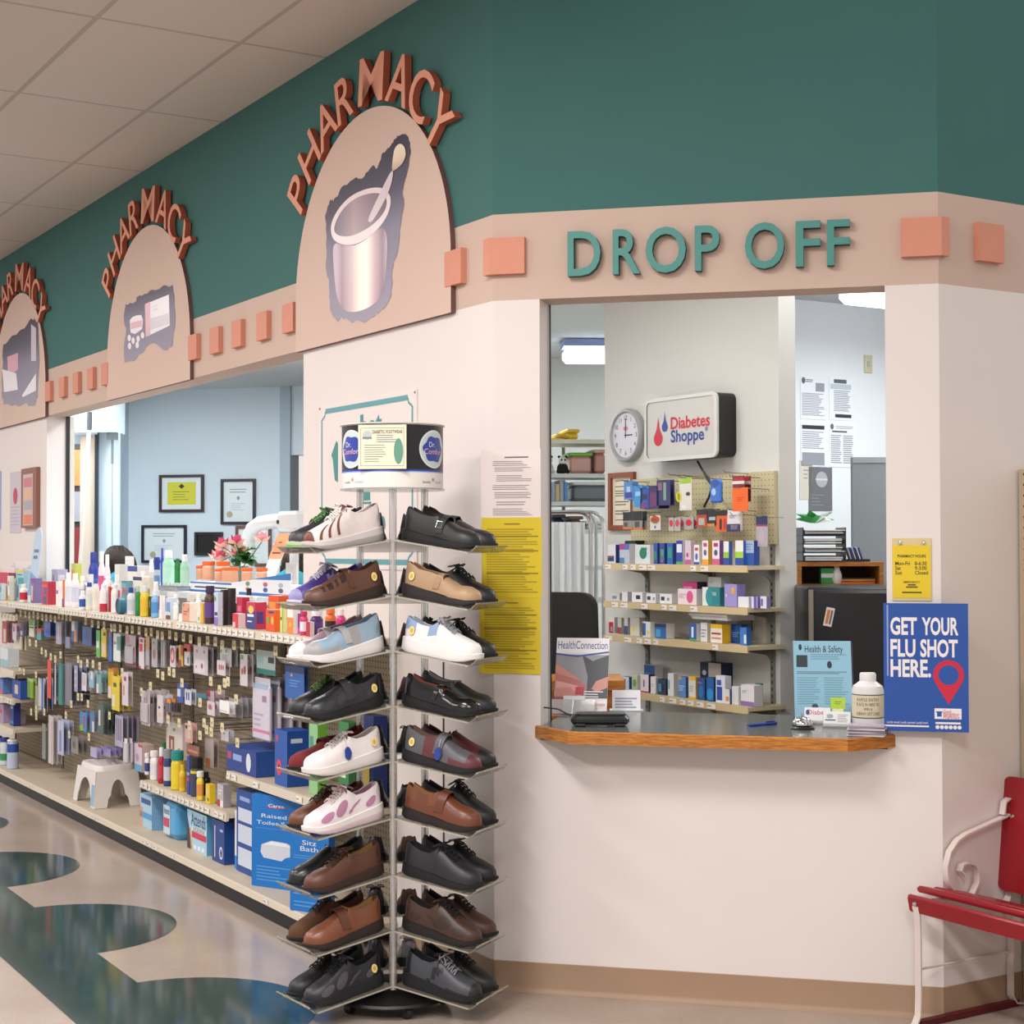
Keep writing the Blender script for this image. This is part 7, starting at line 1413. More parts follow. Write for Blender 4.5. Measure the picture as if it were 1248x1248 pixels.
# cartons on the partition shelves
def pc(x0, x1, yt, si, front, label, side='#dcdad6', art=(), off=.185, dz=0., **kw):
    hx = (x1-x0)/2*.2; x0 -= hx; x1 += hx
    u, zt = PL((x0+x1)/2, yt, NP+off); z = shz[si]+.0008+dz
    return carton(x0, x1, yt, NP+off, front, label, z=z, side=side, art=art, dr=.55, group='cartons on the partition shelves', **kw)
PC = [
 (739, 752, 664, 0, '#e0dfe2', 'white carton with a navy and orange wave, far left of the top partition shelf', '#2f3f86', [R(0, .1, .8, .3, '#2f3f7f'), R(0, .3, .6, .1, '#d98a3a')], .12), (753, 769, 663, 0, '#b5bdd2', 'pale blue carton with magenta top corner', '#c9cbd2', [R(0, .7, .5, .3, '#b03a86'), R(.5, .7, .5, .3, '#5a6fb5'), R(0, 0, .5, .3, '#4a7aa5')], .17), (771, 795, 664, 0, '#cfd6dc', 'silver carton with a green star', '#e2e2e4', [EL(.55, .55, .5, .6, '#1f7a5a'), R(.4, .7, .4, .15, '#2a8a68')], .185), (796, 802, 662, 0, '#2a4fa0', 'slim blue carton with green stripe, first of three', '#1f3f86', [R(.2, .2, .5, .4, '#3a8f5a')], .185), (803, 811, 662, 0, '#27488f', 'slim blue carton with pink stripe, second of three', '#1f3f86', [R(.2, .2, .6, .5, '#5a9a7a'), R(.3, .1, .3, .3, '#c05a8a')], .185), (812, 821, 662, 0, '#1f5fae', 'slim blue carton with teal stripe, third of three', '#1f3f86', [R(.2, .3, .6, .5, '#2f9a7a')], .185),
 (823, 833, 659, 0, '#2a3fa5', 'blue carton with white words and a green base', '#d9d6de', [R(.1, .5, .8, .35, '#e4e4ee'), R(0, 0, 1, .12, '#4aa04a')], .185), (834, 843, 659, 0, '#d6c3d2', 'lilac carton with pink fruit', '#d6c3d2', [EL(.4, .4, .4, .2, '#c03a6a'), R(0, 0, 1, .2, '#b05a9a')], .185), (845, 853, 664, 0, '#e2e2ea', 'small white ocuvite-blue carton', '#e6e4e8', [EL(.5, .4, .5, .35, '#4a66b0'), R(.2, .7, .6, .15, '#b03a5a'), R(0, 0, 1, .14, '#3a4fa0')], .185), (855, 864, 659, 0, '#e6e2e4', 'white carton with an orange base', '#e0b03a', [EL(.5, .5, .5, .25, '#4a5a9a'), R(.2, .75, .6, .15, '#c03a7a'), R(0, 0, 1, .22, '#e09a2a')], .185), (867, 878, 659, 0, '#e6e0e4', 'white carton with a pink base and purple edge', '#7a4a9a', [EL(.5, .5, .5, .25, '#4a4a7a'), R(.2, .75, .6, .15, '#b02a6a'), R(0, 0, 1, .25, '#c85a8a')], .185), (881, 889, 660, 0, '#e2e4de', 'white carton with lime and navy swoosh, left one', '#3a5fb0', [R(0, .3, 1, .25, '#8fbf3a'), R(0, 0, 1, .3, '#24489a')], .185), (895, 907, 659, 0, '#e2e4de', 'white carton with lime and navy swoosh, right one', '#3a5fb0', [R(0, .3, 1, .25, '#9fc83a'), R(0, 0, 1, .3, '#24489a')], .185), (907, 920, 659, 0, '#9fb0d2', 'blue-grey carton with a navy lower half', '#24489a', [R(0, 0, 1, .5, '#27509f'), LI(.1, .6, .8, .3, '#6f86b5')], .17),
 (742, 757, 723, 1, '#dcdce0', 'low white carton at the left of the second partition shelf', '#c9c9d2', [R(.2, .2, .5, .4, '#8f8f9a')], .12), (757, 766, 721.5, 1, '#d9d9e2', 'low white carton with a grey edge', '#a5a5b5', [], .185), (768, 785, 722, 1, '#e0dfe6', 'low white carton with a black window, first of three', '#d0d0d8', [R(.4, .3, .4, .4, '#2a2a3a')], .185), (786, 801, 723.5, 1, '#e0dfe6', 'low white carton with a black window, second of three', '#d0d0d8', [R(.1, .3, .35, .4, '#2a2a3a'), R(.7, .3, .2, .3, '#8a8a95')], .185), (802, 821, 724, 1, '#e0dfe6', 'low white carton with a black window, third of three', '#d0d0d8', [R(.1, .3, .3, .4, '#2a2a3a'), R(.6, .3, .2, .3, '#8a8a95')], .185), (823, 852, 718, 1, '#e6d6dc', 'white and pink carton on the second partition shelf', '#e2d9dc', [EL(.65, .5, .35, .8, '#d9568f'), LI(.05, .4, .4, .3, '#c98aa5')], .185), (853, 880, 716, 1, '#dfe2e2', 'white carton with a teal half disc', '#2f8089', [R(.35, 0, .65, 1, '#26828a'), EL(.4, .5, .4, .95, '#2f8f96'), R(.4, .55, .4, .2, '#cfe0e2')], .185), (881, 900, 712, 1, '#9a8fc9', 'tall lilac carton with a gold square', '#8a7fc0', [R(.55, .55, .25, .3, '#d9a93a'), EL(.15, .5, .15, .15, '#c9c0e0')], .185), (898, 914, 727.5, 1, '#dedde2', 'low white carton right of the lilac one', '#c9c6d0', [], .185), (915, 924, 727.5, 1, '#d3cfe0', 'low carton with violet ends, second from right', '#7a6ab0', [R(.4, 0, .5, 1, '#6a5aa5')], .185), (926, 935, 727, 1, '#d9d6e4', 'low carton with violet edge, last one on the right', '#8f84c0', [R(.1, .2, .3, .6, '#5a4f95')], .185),
 (741, 750, 752.5, 2, '#e2dcdc', 'white and red carton at the left of the third partition shelf', '#c9c4c4', [R(0, 0, .8, .7, '#b8283a'), R(.3, .1, .4, .3, '#e6dede')], .12), (752, 758, 753, 2, '#e2dcdc', 'narrow white carton with red print', '#d3c9c9', [R(0, 0, 1, .4, '#b84a5a')], .12), (760, 766, 753, 2, '#dfe0e6', 'narrow white carton with navy print', '#d0d2da', [R(0, 0, 1, .5, '#4a5f9a')], .12), (766, 781, 753, 2, '#cfcbc9', 'grey-white carton with a yellow spot', '#c3bfbc', [EL(.4, .35, .4, .3, '#d9cf6a')], .16), (782, 794, 758, 2, '#d3d9e2', 'white and blue carton, left of a darker blue one', '#dcdbd9', [R(0, .1, .4, .8, '#2f5a9c'), EL(.7, .3, .3, .3, '#e0cf4a')], .185), (796, 814, 760, 2, '#2f5fa5', 'blue and white meter carton', '#d9d9d9', [R(.1, .1, .4, .5, '#3f9fd0'), R(0, .75, 1, .25, '#20304f')], .185), (839, 850, 760, 2, '#2f5aa5', 'blue carton with white meter and green base', '#dfe2e0', [R(.3, .2, .3, .6, '#e2e6ea'), R(0, 0, 1, .12, '#4aa04a')], .185), (853, 863, 759, 2, '#dedce0', 'white carton with grey rows', '#d0ced2', [LI(.1, .2, .8, .5, '#8f8f9c')], .185), (864, 882, 761, 2, '#e6dfd2', 'yellow sided carton with red band', '#e2b21f', [R(0, .78, 1, .22, '#e5b91f'), R(.1, .45, .8, .1, '#b83a3a'), R(.1, .2, .8, .1, '#c98a8a')], .185), (890, 905, 761, 2, '#2f5fae', 'blue bag-shaped carton, back one', '#24509c', [LI(.1, .3, .8, .3, '#8fb5e0')], .12), (901, 911, 765, 2, '#3a76c0', 'small blue carton with barcode side in front of the blue bag', '#2f66b0', [R(.6, .1, .35, .5, '#d9dfe6')], .185),
 (757, 768, 825, 3, '#d0d6e0', 'white and blue carton at the left of the lowest partition shelf', '#2f4f8f', [R(.1, 0, .4, .8, '#2a5a9a')], .15), (769, 778, 823, 3, '#b9c9a5', 'pale green carton near the left of the lowest shelf', '#d9dcd2', [EL(.5, .5, .6, .5, '#7a9a5a')], .17), (779, 792, 822, 3, '#dfd6da', 'white carton with magenta edge and purple figure', '#3a2a4a', [R(.35, .3, .15, .4, '#7a3a8a'), R(0, 0, 1, .08, '#c03a8a')], .185), (792, 800, 825, 3, '#dcdbdf', 'plain white carton next to the magenta-edged one', '#cfced2', [LI(.1, .4, .7, .2, '#b5b5bf')], .185), (800, 813, 828, 3, '#2a3f5f', 'dark blue meter carton beside the tall white carton', '#20304a', [R(.1, .2, .35, .5, '#4f8ab0'), R(.5, .2, .3, .5, '#16202f')], .185), (813, 822, 821, 3, '#d9dde0', 'tall white carton with a teal sliver', '#c9cccf', [R(.1, .3, .2, .4, '#3f8a94')], .185), (826, 837, 825, 3, '#5a86c4', 'periwinkle blue carton with faint white lines', '#3a5f9f', [LI(.1, .3, .8, .3, '#c3d3ea'), R(0, .85, .4, .15, '#c9a93a')], .185), (838, 849, 825, 3, '#dcd8d2', 'white carton framed in yellow', '#d9b02a', [R(0, .85, 1, .15, '#e0b52a'), R(0, 0, 1, .1, '#e0b52a'), LI(.2, .3, .6, .3, '#a5a5b5')], .185), (849, 860, 827, 3, '#23508f', 'deep blue carton with a pink word', '#1c3f78', [EL(.5, .4, .7, .6, '#2f6fb5'), R(.1, .75, .5, .08, '#c9567a')], .185), (860, 871, 826, 3, '#1f5fa0', 'deep blue carton with a cyan swoosh', '#1a3a66', [EL(.5, .3, .9, .5, '#2f8fd0')], .185), (871, 885, 824, 3, '#d9dfe9', 'white and blue carton in front of the navy box', '#dcdde2', [R(.1, .1, .6, .5, '#2f4fa5'), R(.1, .65, .5, .2, '#3a5ab0')], .2), (883, 890, 840, 3, '#dcd6d2', 'small white carton with orange spot', '#3a4f8f', [R(.2, .2, .6, .3, '#d98a2a')], .2), (891, 901, 837, 3, '#d6d6d6', 'pale ribbed carton, left of the purple-waved box', '#d0d0d0', [], .19), (901, 921, 835, 3, '#d9d6d9', 'white box with a purple wave base', '#cfccd0', [R(0, 0, 1, .22, '#8a6aa5'), LI(.1, .6, .4, .15, '#a5a0ab')], .185), (920, 927, 833, 3, '#5f9a92', 'green-teal carton at the right end of the lowest shelf', '#4f8a84', [], .1)]
for a in PC: pc(a[0], a[1], a[2], a[3], a[4], a[5], a[6], a[7], a[8])
pc(830, 852, 709.5, 1, '#c9357f', 'magenta carton stacked on the white and pink one', '#3a2f3f', [R(.05, .2, .6, .3, '#e8a0c4')], .15, dz=.062); pc(861, 881, 703.5, 1, '#d3d3d0', 'grey-white carton stacked on the teal half disc carton', '#b9c9c6', [LI(.1, .5, .4, .2, '#8f9a9a')], .15, dz=.072)
pc(783, 800, 811, 3, '#2f5a9c', 'blue meter carton stacked at the back of the lowest shelf', '#c9cdd2', [R(0, .2, .6, .5, '#3a86c9')], .08, dz=.0); pc(850, 882, 808, 3, '#c9c3b9', 'navy slanted carton rising behind the blue row', '#1f2a4f', [R(0, 0, .4, 1, '#1f2a4a'), EL(.2, .7, .2, .15, '#c9cfda')], .07)
k = MB(); u, z = pn(884, 748, .1); k.box(-.13, .13, -.08, .08, 0, .018, mat('#dcdcda', .4)); k.box(-.14, .14, -.09, .09, .018, .03, mat('#e6e6e3', .4)); tag(k.build('shelf_tray', None, lw(u, NP+.115, shz[1]-.0625), RL, 0), 'white plastic tray hung under the second partition shelf', 'tray')
k = MB(); u, z = pn(918, 776, .02); w_ = .2; k.box(-w_/2, w_/2, -.03, -.0, shz[2]+.001, shz[1]-.04, mat('#b9b6ab', .6)); k.rect(0, .006, 1.2, 1.25, -.031, INK); k.lines(-.08, -.03, 1.24, 1.26, 2, -.031, GREYL, .4, .2); tag(k.build('cardboard_sheet', None, lw(u, NP, 0), RL, 0), 'grey card sheet standing against the partition on the third shelf', 'cardboard')
# pegboard goods
def ph(x0, x1, y0, y1, label, face, art=(), copies=1, n=.15, kind='card', body=None, fs=.62):
    u, z = PL((x0+x1)/2, y0, NP+n); t = thing('peg_hook', 'thin wire hook on the partition pegboard', 'hook', lw(u, NP, z-.006), RL, 'hooks on the partition pegboard')
    k = MB(); k.tube([(0, -.022, 0), (0, -n-.03, .004), (0, -n-.04, .014)], .002, M_WIRE, 5); k.build('wire', t)
    packs(x0, x1, y0, y1, label, face, n=NP+n, art=art, copies=copies, kind=kind, body=body, foreshort=fs, gap=.03)
ph(760, 772, 586, 609, 'light blue blister card at the left of the partition pegboard', '#4f86c4', [R(.1, .1, .8, .3, '#3a3f9a'), R(.3, .4, .4, .3, '#a9c5e0')], 2)
ph(772, 783, 591, 618, 'sky blue bagged pack on the partition pegboard', '#3f8fcb', [R(.2, .5, .6, .2, '#8fc0e4')], 2); ph(780, 792, 595, 620, 'royal blue card with a white window', '#2f55a8', [R(.15, .45, .6, .25, '#2a2f4a'), R(.1, 0, .6, .3, '#7a3a7f')], 2); ph(790, 803, 592, 620, 'dark purple card among blue ones', '#3a2f66', [R(.1, .1, .7, .6, '#6a2f66')], 3); ph(800, 817, 585, 616, 'navy striped card on the right of the blue group', '#2f3566', [R(.5, .2, .2, .7, '#7f9a86'), R(.1, .6, .3, .3, '#8a5f7a')], 2)
ph(828, 843, 582, 622, 'white and lime card with a yellow and black clip', '#d6d4cb', [R(.05, .82, .9, .18, '#9fc23a'), EL(-.05, .42, .45, .32, '#e0d02a'), EL(-.05, .42, .2, .24, '#26262a'), EL(.7, .5, .35, .12, '#4a3f3a'), EL(.4, .1, .5, .14, '#e8dfe2')], 1)
ph(866, 879, 583, 613, 'bright blue rounded blister pack', '#3f6fc4', [EL(.5, .8, .8, .3, '#2f57a5'), EL(.4, .45, .4, .3, '#a9c9f0')], 1, kind='bag', body='#6a8fd0'); ph(893, 907, 580, 611, 'dark red card with a white band, behind the orange tag', '#7a1f2a', [R(0, .68, 1, .12, '#dcd6d2'), R(.1, .8, .8, .18, '#a82a3a'), R(.5, .2, .4, .4, '#4a1518')], 2); ph(893, 911, 594, 623, 'bright orange tilted tag', '#e8641f', [LI(.3, .4, .5, .2, '#b84a14')], 1, n=.19)
ph(759, 771, 624, 645, 'grey battery card with a black top, left of the pair', '#8f8a86', [R(0, .5, 1, .5, '#232327'), R(.1, .15, .4, .25, '#4a4a50'), R(0, 0, 1, .1, '#d9772a')], 1, n=.17); ph(771, 783, 623, 646, 'grey battery card with a black top, right of the pair', '#938e88', [R(0, .5, 1, .5, '#232327'), R(.2, .15, .5, .3, '#4a4a50'), R(0, 0, 1, .1, '#d9772a')], 2, n=.17)
ph(792, 805, 628, 646, 'white card with a red and yellow rainbow', '#d9d2cf', [EL(.5, .7, .9, .5, '#d9402f'), EL(.5, .62, .7, .4, '#e0a52a'), EL(.5, .5, .55, .35, '#d6cfd2'), EL(.5, .2, .2, .2, '#5a6f9c')], 1); ph(815, 821, 630, 647, 'small card with a red leaf shape, first of three', '#b9b3b2', [EL(.5, .55, .7, .5, '#d0293a')], 2); ph(822, 829, 630, 647, 'small card with a red leaf shape, second of three', '#b9b3b2', [EL(.5, .55, .7, .5, '#d0405a')], 2); ph(834, 845, 629, 645, 'small card with a red leaf shape, third of three', '#aaa5a2', [EL(.5, .5, .7, .5, '#c8242f')], 2)
ph(849, 861, 621, 642, 'red and orange battery card', '#b9452f', [R(0, .7, 1, .3, '#26262a'), R(.2, .1, .6, .4, '#b5b0a8')], 2); ph(862, 873, 621, 641, 'black battery card with a silver cell', '#232327', [R(.2, .35, .7, .2, '#aab5ba'), R(0, .0, .8, .15, '#d98a2a')], 2); ph(872, 886, 622, 648, 'orange and black battery card beside a white one', '#dd5f24', [R(0, .75, 1, .25, '#232327'), R(.35, .1, .2, .5, '#2a2a2e'), R(.7, .1, .2, .5, '#b8303a')], 2); ph(887, 903, 621, 648, 'white rounded card with a navy lower half', '#d6d4d6', [R(0, 0, 1, .35, '#2f3560'), R(.3, .1, .5, .2, '#c9c9d2'), LI(.2, .6, .6, .15, '#5a5f86')], 1, kind='bag', body='#d9d7d9'); ph(922, 935, 629, 666, 'tall clear pack with a navy header at the right of the pegboard', '#a9a5ab', [R(0, .72, 1, .28, '#2a2f5a'), R(0, .66, 1, .06, '#9a3a6a'), EL(.5, .3, .5, .5, '#b9a5b0')], 1)
for x, y in ((828, 580), (848, 582), (896, 577), (903, 582), (904, 628)):
    u, z = PL(x, y, NP+.1); t = thing('peg_hook', 'thin wire hook on the partition pegboard', 'hook', lw(u, NP, z), RL, 'hooks on the partition pegboard'); k = MB(); k.tube([(0, -.022, 0), (0, -.16, .004), (0, -.17, .014)], .002, M_WIRE, 5); k.build('wire', t)
# clock
def clock():
    u, z = pn(761, 530.5, .04); r = .139; t = thing('wall_clock', 'round grey wall clock with white face reading three', 'clock', lw(u, NP, z), RL); X = Matrix.Rotation(math.pi/2, 4, 'X')
    k = MB(); k.lathe([(r*.98, 0), (r, .012), (r, .03), (r*.95, .042), (r*.88, .044), (r*.83, .034), (r*.82, .03)], mat('#a3a5a6', .4), 48, X); k.build('case', t)
    k = MB(); fc = mat('#d9d9e2', .35); k.ell(0, 0, r*.84, r*.84, -.0315, fc, 40); d = mat('#232328', .5)
    for i in range(1, 13): a = math.radians(90-30*i); k.text(str(i), r*.66*math.cos(a), r*.66*math.sin(a), .034, -.0322, d)
    k.ell(.0, .035, .022, .012, -.0322, mat('#d98f92', .4), 16); k.build('face', t, smooth=0)
    k = MB(); k.box(-.0025, .0025, -.0345, -.0335, -.015, r*.62, d); k.box(-.01, r*.42, -.0335, -.0325, -.003, .003, d); k.build('hands', t, smooth=0)
clock()
def lightbox():
    u0, z1 = pn(785, 482, .12); u1, z0 = pn(873, 556, .12); u1 = pn(873, 520, .12)[0]; u0 = pn(786, 520, .12)[0]; w_ = u0-u1; z1 = pn(873, 477, .12)[1]; z0 = pn(873, 556, .12)[1]; h = z1-z0
    t = thing('sign_box', 'white Diabetes Shoppe box sign with black sides on the partition', 'sign', lw((u0+u1)/2, NP, z0), RL)
    def rr(w2, h2, r, n=6):
        o = []
        for cx, cz, a0 in ((w2-r, h2-r, 0), (-w2+r, h2-r, 90), (-w2+r, -h2+r, 180), (w2-r, -h2+r, 270)):
            for j in range(n): a = math.radians(a0+90*j/(n-1)); o.append((cx+r*math.cos(a), cz+r*math.sin(a)+h/2))
        return o
    k = MB(); k.prism(rr(w_/2, h/2, .035), -.115, 0, mat('#1b1c1f', .4)); k.build('case', t)
    k = MB(); a, b = rr(w_/2+.004, h/2+.004, .038), rr(w_/2-.014, h/2-.014, .026); n = len(a); k.add([(p[0], -.121, p[1]) for p in a]+[(p[0], -.121, p[1]) for p in b]+[(p[0], -.108, p[1]) for p in a], [(i, (i+1) % n, n+(i+1) % n, n+i) for i in range(n)]+[(i, 2*n+i, 2*n+(i+1) % n, (i+1) % n) for i in range(n)], mat('#d2d2cf', .4)); k.build('rim', t)
    k = MB(); k.prism(rr(w_/2-.014, h/2-.014, .026), -.1165, -.1155, mat('#c6c4c0', .4)); y = -.118; rd, bl = mat('#c3203a', .4), mat('#23438f', .4)
    def drop(cx, cz, r, hh, m_): k.poly([(cx+r*math.cos(a), cz+r*math.sin(a)) for a in [math.radians(-200+220*j/18) for j in range(19)]]+[(cx+r*.35, cz+r*1.3), (cx, cz+hh), (cx-r*.35, cz+r*1.3)], y, m_)
    drop(-w_*.31, h*.355, .036, .105, rd); drop(-w_*.215, h*.535, .024, .075, bl)
    k.text('Diabetes', -w_*.13, h*.585, .082, y, rd, 'l', width=w_*.54, bold=.022); k.text('Shoppe', -w_*.13, h*.375, .082, y, bl, 'l', width=w_*.46, bold=.022); k.text('®', w_*.345, h*.44, .03, y, bl, 'l'); k.build('face', t, smooth=0)
    k = MB(); x = -w_*.05
    pts = []
    for px_, py_ in ((850, 562), (856, 573), (864, 585), (868, 592), (864, 606), (858, 618)): uu, zz = pn(px_, py_, .06); pts.append(((u0+u1)/2-uu, -.06, zz-z0))
    k.tube(pts, .0055, mat('#202226', .5), 6); k.tube([pts[1], (pts[1][0]+.03, -.05, pts[1][2]-.05), (pts[1][0]+.14, -.05, pts[1][2]-.15)], .004, mat('#202226', .5), 6); k.build('power_cord', t)
lightbox()
def notice(k, w_, h):
    k.rect(-w_*.38, w_*.38, h*.06, h*.94, -.0086, mat('#e4dcc4', .5)); g = mat('#6f675a', .6)
    for a, b, n in ((.84, .88, 1), (.74, .78, 1), (.58, .7, 3), (.42, .52, 2), (.26, .36, 2), (.16, .2, 1)): k.lines(-w_*.28, w_*.28, h*a, h*b, n, -.0092, g, .4, .3)
frame((741, 577, 772, 646), 'brown wood framed notice at the left of the pegboard', '#8a4526', notice, 'frame', .026, plane=lambda x, y: (lambda q: (-q[0], q[1]))(pn(x, y, .02)), loc=lambda x, z: lw(-x, NP, z), rz=RL)
k = MB(); u, z = pn(766, 668, .08); k.prism([(-.06, 0), (.045, 0), (.06, .115), (-.03, .115)], -.02, .05, mat('#1f1f21', .4)); tag(k.build('black_box', None, lw(u, NP+.06, shz[0]+.001), RL, 0), 'small slanted black box on the top partition shelf', 'box')
# ---------------------------------------------------------------- left strip of the drop-off window: stock shelves, screen, chair
def stock():
    D = 9.6; P = PD(667, 600, D); t = thing('stock_shelving', 'white metal stock shelving with soft toys and tubs, behind the window edge', 'shelving', (P[0], P[1], 0), YAW+math.radians(8)); pm = FPX/D; w_ = 1.0; m_ = mat('#c9ccc9', .4)
    zs = [PD(700, y, D)[2] for y in (535, 577, 611, 645, 690, 730)]
    for i, z in enumerate(zs): k = MB(); k.box(-.1, w_, 0, .4, z-.025, z, mat('#d6cfb9', .5) if i == 0 else m_); k.build('shelf', t, smooth=0)
    for x in (-.09, .16, .55): k = MB(); k.box(x, x+.02, .402, .42, 0, zs[0]+.05, mat('#7f8380', .4)); k.build('upright', t, smooth=0)
    return P, D, zs
Pst, Dst, Zst = stock()
XR = np.array([math.cos(YAW+math.radians(8)), math.sin(YAW+math.radians(8)), 0]); YR = np.array([-XR[1], XR[0], 0])
def st(x, shelf, dy=.05): dxp = (x-667)*Dst/FPX; p = np.array([Pst[0], Pst[1], 0])+XR*dxp+YR*dy; return (p[0], p[1], Zst[shelf]+.0008)
def tub(x0, x1, sh, h, col, label, lid=None, name='storage_tub'):
    w_ = (x1-x0)*Dst/FPX; t = thing(name, label, 'tub', st((x0+x1)/2, sh, .18), YAW+math.radians(8)); k = MB(); k.bbox(-w_/2, w_/2, -.13, .13, 0, h, mat(col, .35), .02); k.build('tub', t)
    k = MB(); k.bbox(-w_/2-.01, w_/2+.01, -.14, .14, h, h+.02, mat(lid or '#d3d6d6', .4), .02); k.build('lid', t)
def panda(x, sh, sc, label, body):
    t = thing('soft_toy', label, 'toy', st(x, sh, .06), YAW+math.radians(8)); X = Matrix.Scale(sc, 4); sp = lambda r: [(r*math.cos(a), r*math.sin(a)) for a in [-1.4+2.8*j/9 for j in range(10)]]
    bm, wm = mat(body, .95), mat('#d9d6d0', .95); k = MB(); k.lathe(sp(.5), bm, 16, X @ TR(0, 0, .48)); k.lathe(sp(.2), bm, 10, X @ TR(.4, -.25, .2)); k.lathe(sp(.2), bm, 10, X @ TR(-.4, -.25, .2)); k.build('body', t)
    k = MB(); k.lathe(sp(.38), wm, 16, X @ TR(0, -.08, 1.16)); k.lathe(sp(.13), mat('#1c1c1e', .95), 10, X @ TR(.3, 0, 1.48)); k.lathe(sp(.13), mat('#1c1c1e', .95), 10, X @ TR(-.3, 0, 1.48)); k.lathe(sp(.09), mat('#1c1c1e', .95), 8, X @ TR(.15, -.42, 1.2)); k.lathe(sp(.09), mat('#1c1c1e', .95), 8, X @ TR(-.15, -.42, 1.2)); k.build('head', t)
panda(723, 1, .07, 'tan soft toy heaped beside the lime-lidded tub', '#c0876f') if False else None
panda(688, 1, .07, 'black and white soft toy on the stock shelf, larger one', '#19191b'); panda(670, 1, .07, 'black and white soft toy at the edge of the stock shelf', '#c9c5c0')
tub(697, 724, 1, .11, '#c99a8f', 'pinkish clear tub below the lime green lid', '#74b13a'); tub(728, 742, 1, .13, '#b98072', 'tub heaped with tan soft things beside the lime-lidded tub', '#c9a08f')
tub(701, 745, 2, .10, '#6f767a', 'grey clear tub with a pale rounded lid', '#d6dad8'); tub(696, 712, 3, .06, '#7a5f55', 'brown box on the lower stock shelf', '#6a5248', 'stock_box'); tub(676, 690, 3, .07, '#20242e', 'dark box on the lower stock shelf', '#2a2f3a', 'stock_box'); tub(718, 740, 3, .03, '#d3d3cf', 'white flat box on the lower stock shelf', '#dcdcd8', 'stock_box')
tub(694, 708, 0, .045, '#d9b52a', 'yellow box on top of the stock shelving', '#d9b52a', 'stock_box'); tub(680, 690, 0, .015, '#c9a52f', 'flat yellow box on top of the stock shelving', '#c9a52f', 'stock_box')
for j, c in enumerate(('#b9c0c5', '#8fa0b5', '#c9b07a', '#9aa5b0', '#4f86b5')): k = MB(); k.box(-.011, .011, -.1, .1, 0.001, .13-.012*(j % 3), mat(c, .5)); tag(k.build('book', None, st(670+5.2*j, 2, .12), YAW+math.radians(8), 0), ('pale grey', 'blue-grey', 'tan', 'dull grey', 'bright blue')[j]+' booklet upright on the stock shelf', 'book', 'booklets on the stock shelf')
def screen():
    D = 8.4; P = PD(668, 700, D); t = thing('privacy_screen', 'folding privacy screen of chrome tube with a white curtain', 'screen', (P[0]-.35*RT[0], P[1]-.35*RT[1], 0), YAW); q = lambda x: (x-668)*D/FPX+.35; zt = PD(700, 624, D)[2]; x1 = q(720)
    for i, (dx, dy) in enumerate(((0, 0), (.03, .06), (.075, .11))):
        k = MB(); X1 = x1+dx; k.tube([(-.1, dy, zt)]+[(X1-.07+.07*math.sin(a), dy, zt-.07+.07*math.cos(a)) for a in (0, .4, .8, 1.2, 1.57)]+[(X1, dy, .6), (X1, dy, .02)], .011, CHROME, 8); k.build('frame_tube', t)
    k = MB(); n = 60; w_ = x1-.03; zc = PD(700, 641, D)[2]; rows = []
    for z in (zc+.02, zc, zc-.06, .9, .35): rows.append([(w_*j/n, .018*math.sin(j*1.3)*(1 if z < zc-.01 else .3)+.006*math.sin(j*3.1), z) for j in range(n+1)])
    k.loft(rows, mat('#dde2e4', .8), False, False, None, False); k.build('curtain', t, smooth=80)
screen()
def chair():
    D = 7.4; P = PD(690, 760, D); t = thing('office_chair', 'black office chair with a rounded back behind the counter', 'chair', (P[0], P[1], 0), YAW+math.radians(160)); pm = FPX/D; bm = mat('#17181a', .7); zt = PD(690, 720, D)[2]; w_ = .21
    k = MB(); pts = []
    for cx, cz, a0 in ((w_-.07, zt-.07, 0), (-w_+.07, zt-.07, 90), (-w_+.06, zt-.42, 180), (w_-.06, zt-.42, 270)):
        for j in range(6): a = math.radians(a0+18*j); pts.append((cx+.07*math.cos(a), cz+.07*math.sin(a)))
    k.prism(pts, .18, .24, bm); k.build('backrest', t, smooth=50)
    k = MB(); k.bbox(-.24, .24, -.26, .2, .44, .52, bm, .05); k.build('seat', t); k = MB(); k.lathe([(.03, .1), (.025, .44)], mat('#3a3b3e', .4), 12); k.box(-.025, .025, .2, .25, .46, zt-.4, bm)
    k.build('column', t)
    for j in range(5): a = j*1.2566; k = MB(); k.tube([(0, 0, .1), (.26*math.cos(a), .26*math.sin(a), .07)], .02, bm, 6); k.lathe([(.0, -.015), (.025, -.012), (.025, .012), (0, .015)], bm, 10, TR(.26*math.cos(a), .26*math.sin(a), .026, a, math.pi/2)); k.build('leg', t)
chair()
# oak side drawers and papers behind the terminal
def drawers():
    P = PD(748, 850, 6.55); t = thing('side_cabinet', 'oak side cabinet behind the card terminal', 'cabinet', (P[0], P[1], 0), YAW); z1 = PD(748, 829, 6.55)[2]; w_ = .05
    k = MB(); k.box(-.3, w_*.2, .02, .3, 0, z1-.04, M_OAK); k.build('body', t, smooth=0); k = MB(); k.box(-.32, w_*.9, -.02, .32, z1-.04, z1, M_OAK); k.build('worktop', t, smooth=0)
    P = PD(768, 868, 6.3); z = PD(768, 868, 6.3)[2]
drawers()
P = PD(764, 866, 6.15); 
t = thing('paper_tray', 'white printed papers propped beside the oak cabinet', 'papers', (P[0], P[1]+.02, ZCN), math.radians(10)); k = MB(); X = Matrix.Rotation(math.radians(-30), 4, 'X'); k.box(-.06, .05, 0, .004, .0, .09, mat('#d3d3d6', .5), X); k.lines(-.05, .04, .01, .06, 4, -.0006, mat('#8a8f9c', .5), .5, .3, X); k.build('sheets', t, smooth=0); k = MB(); k.box(-.07, .06, -.01, .06, 0, .004, mat('#b9bbbf', .5)); k.build('base', t, smooth=0)
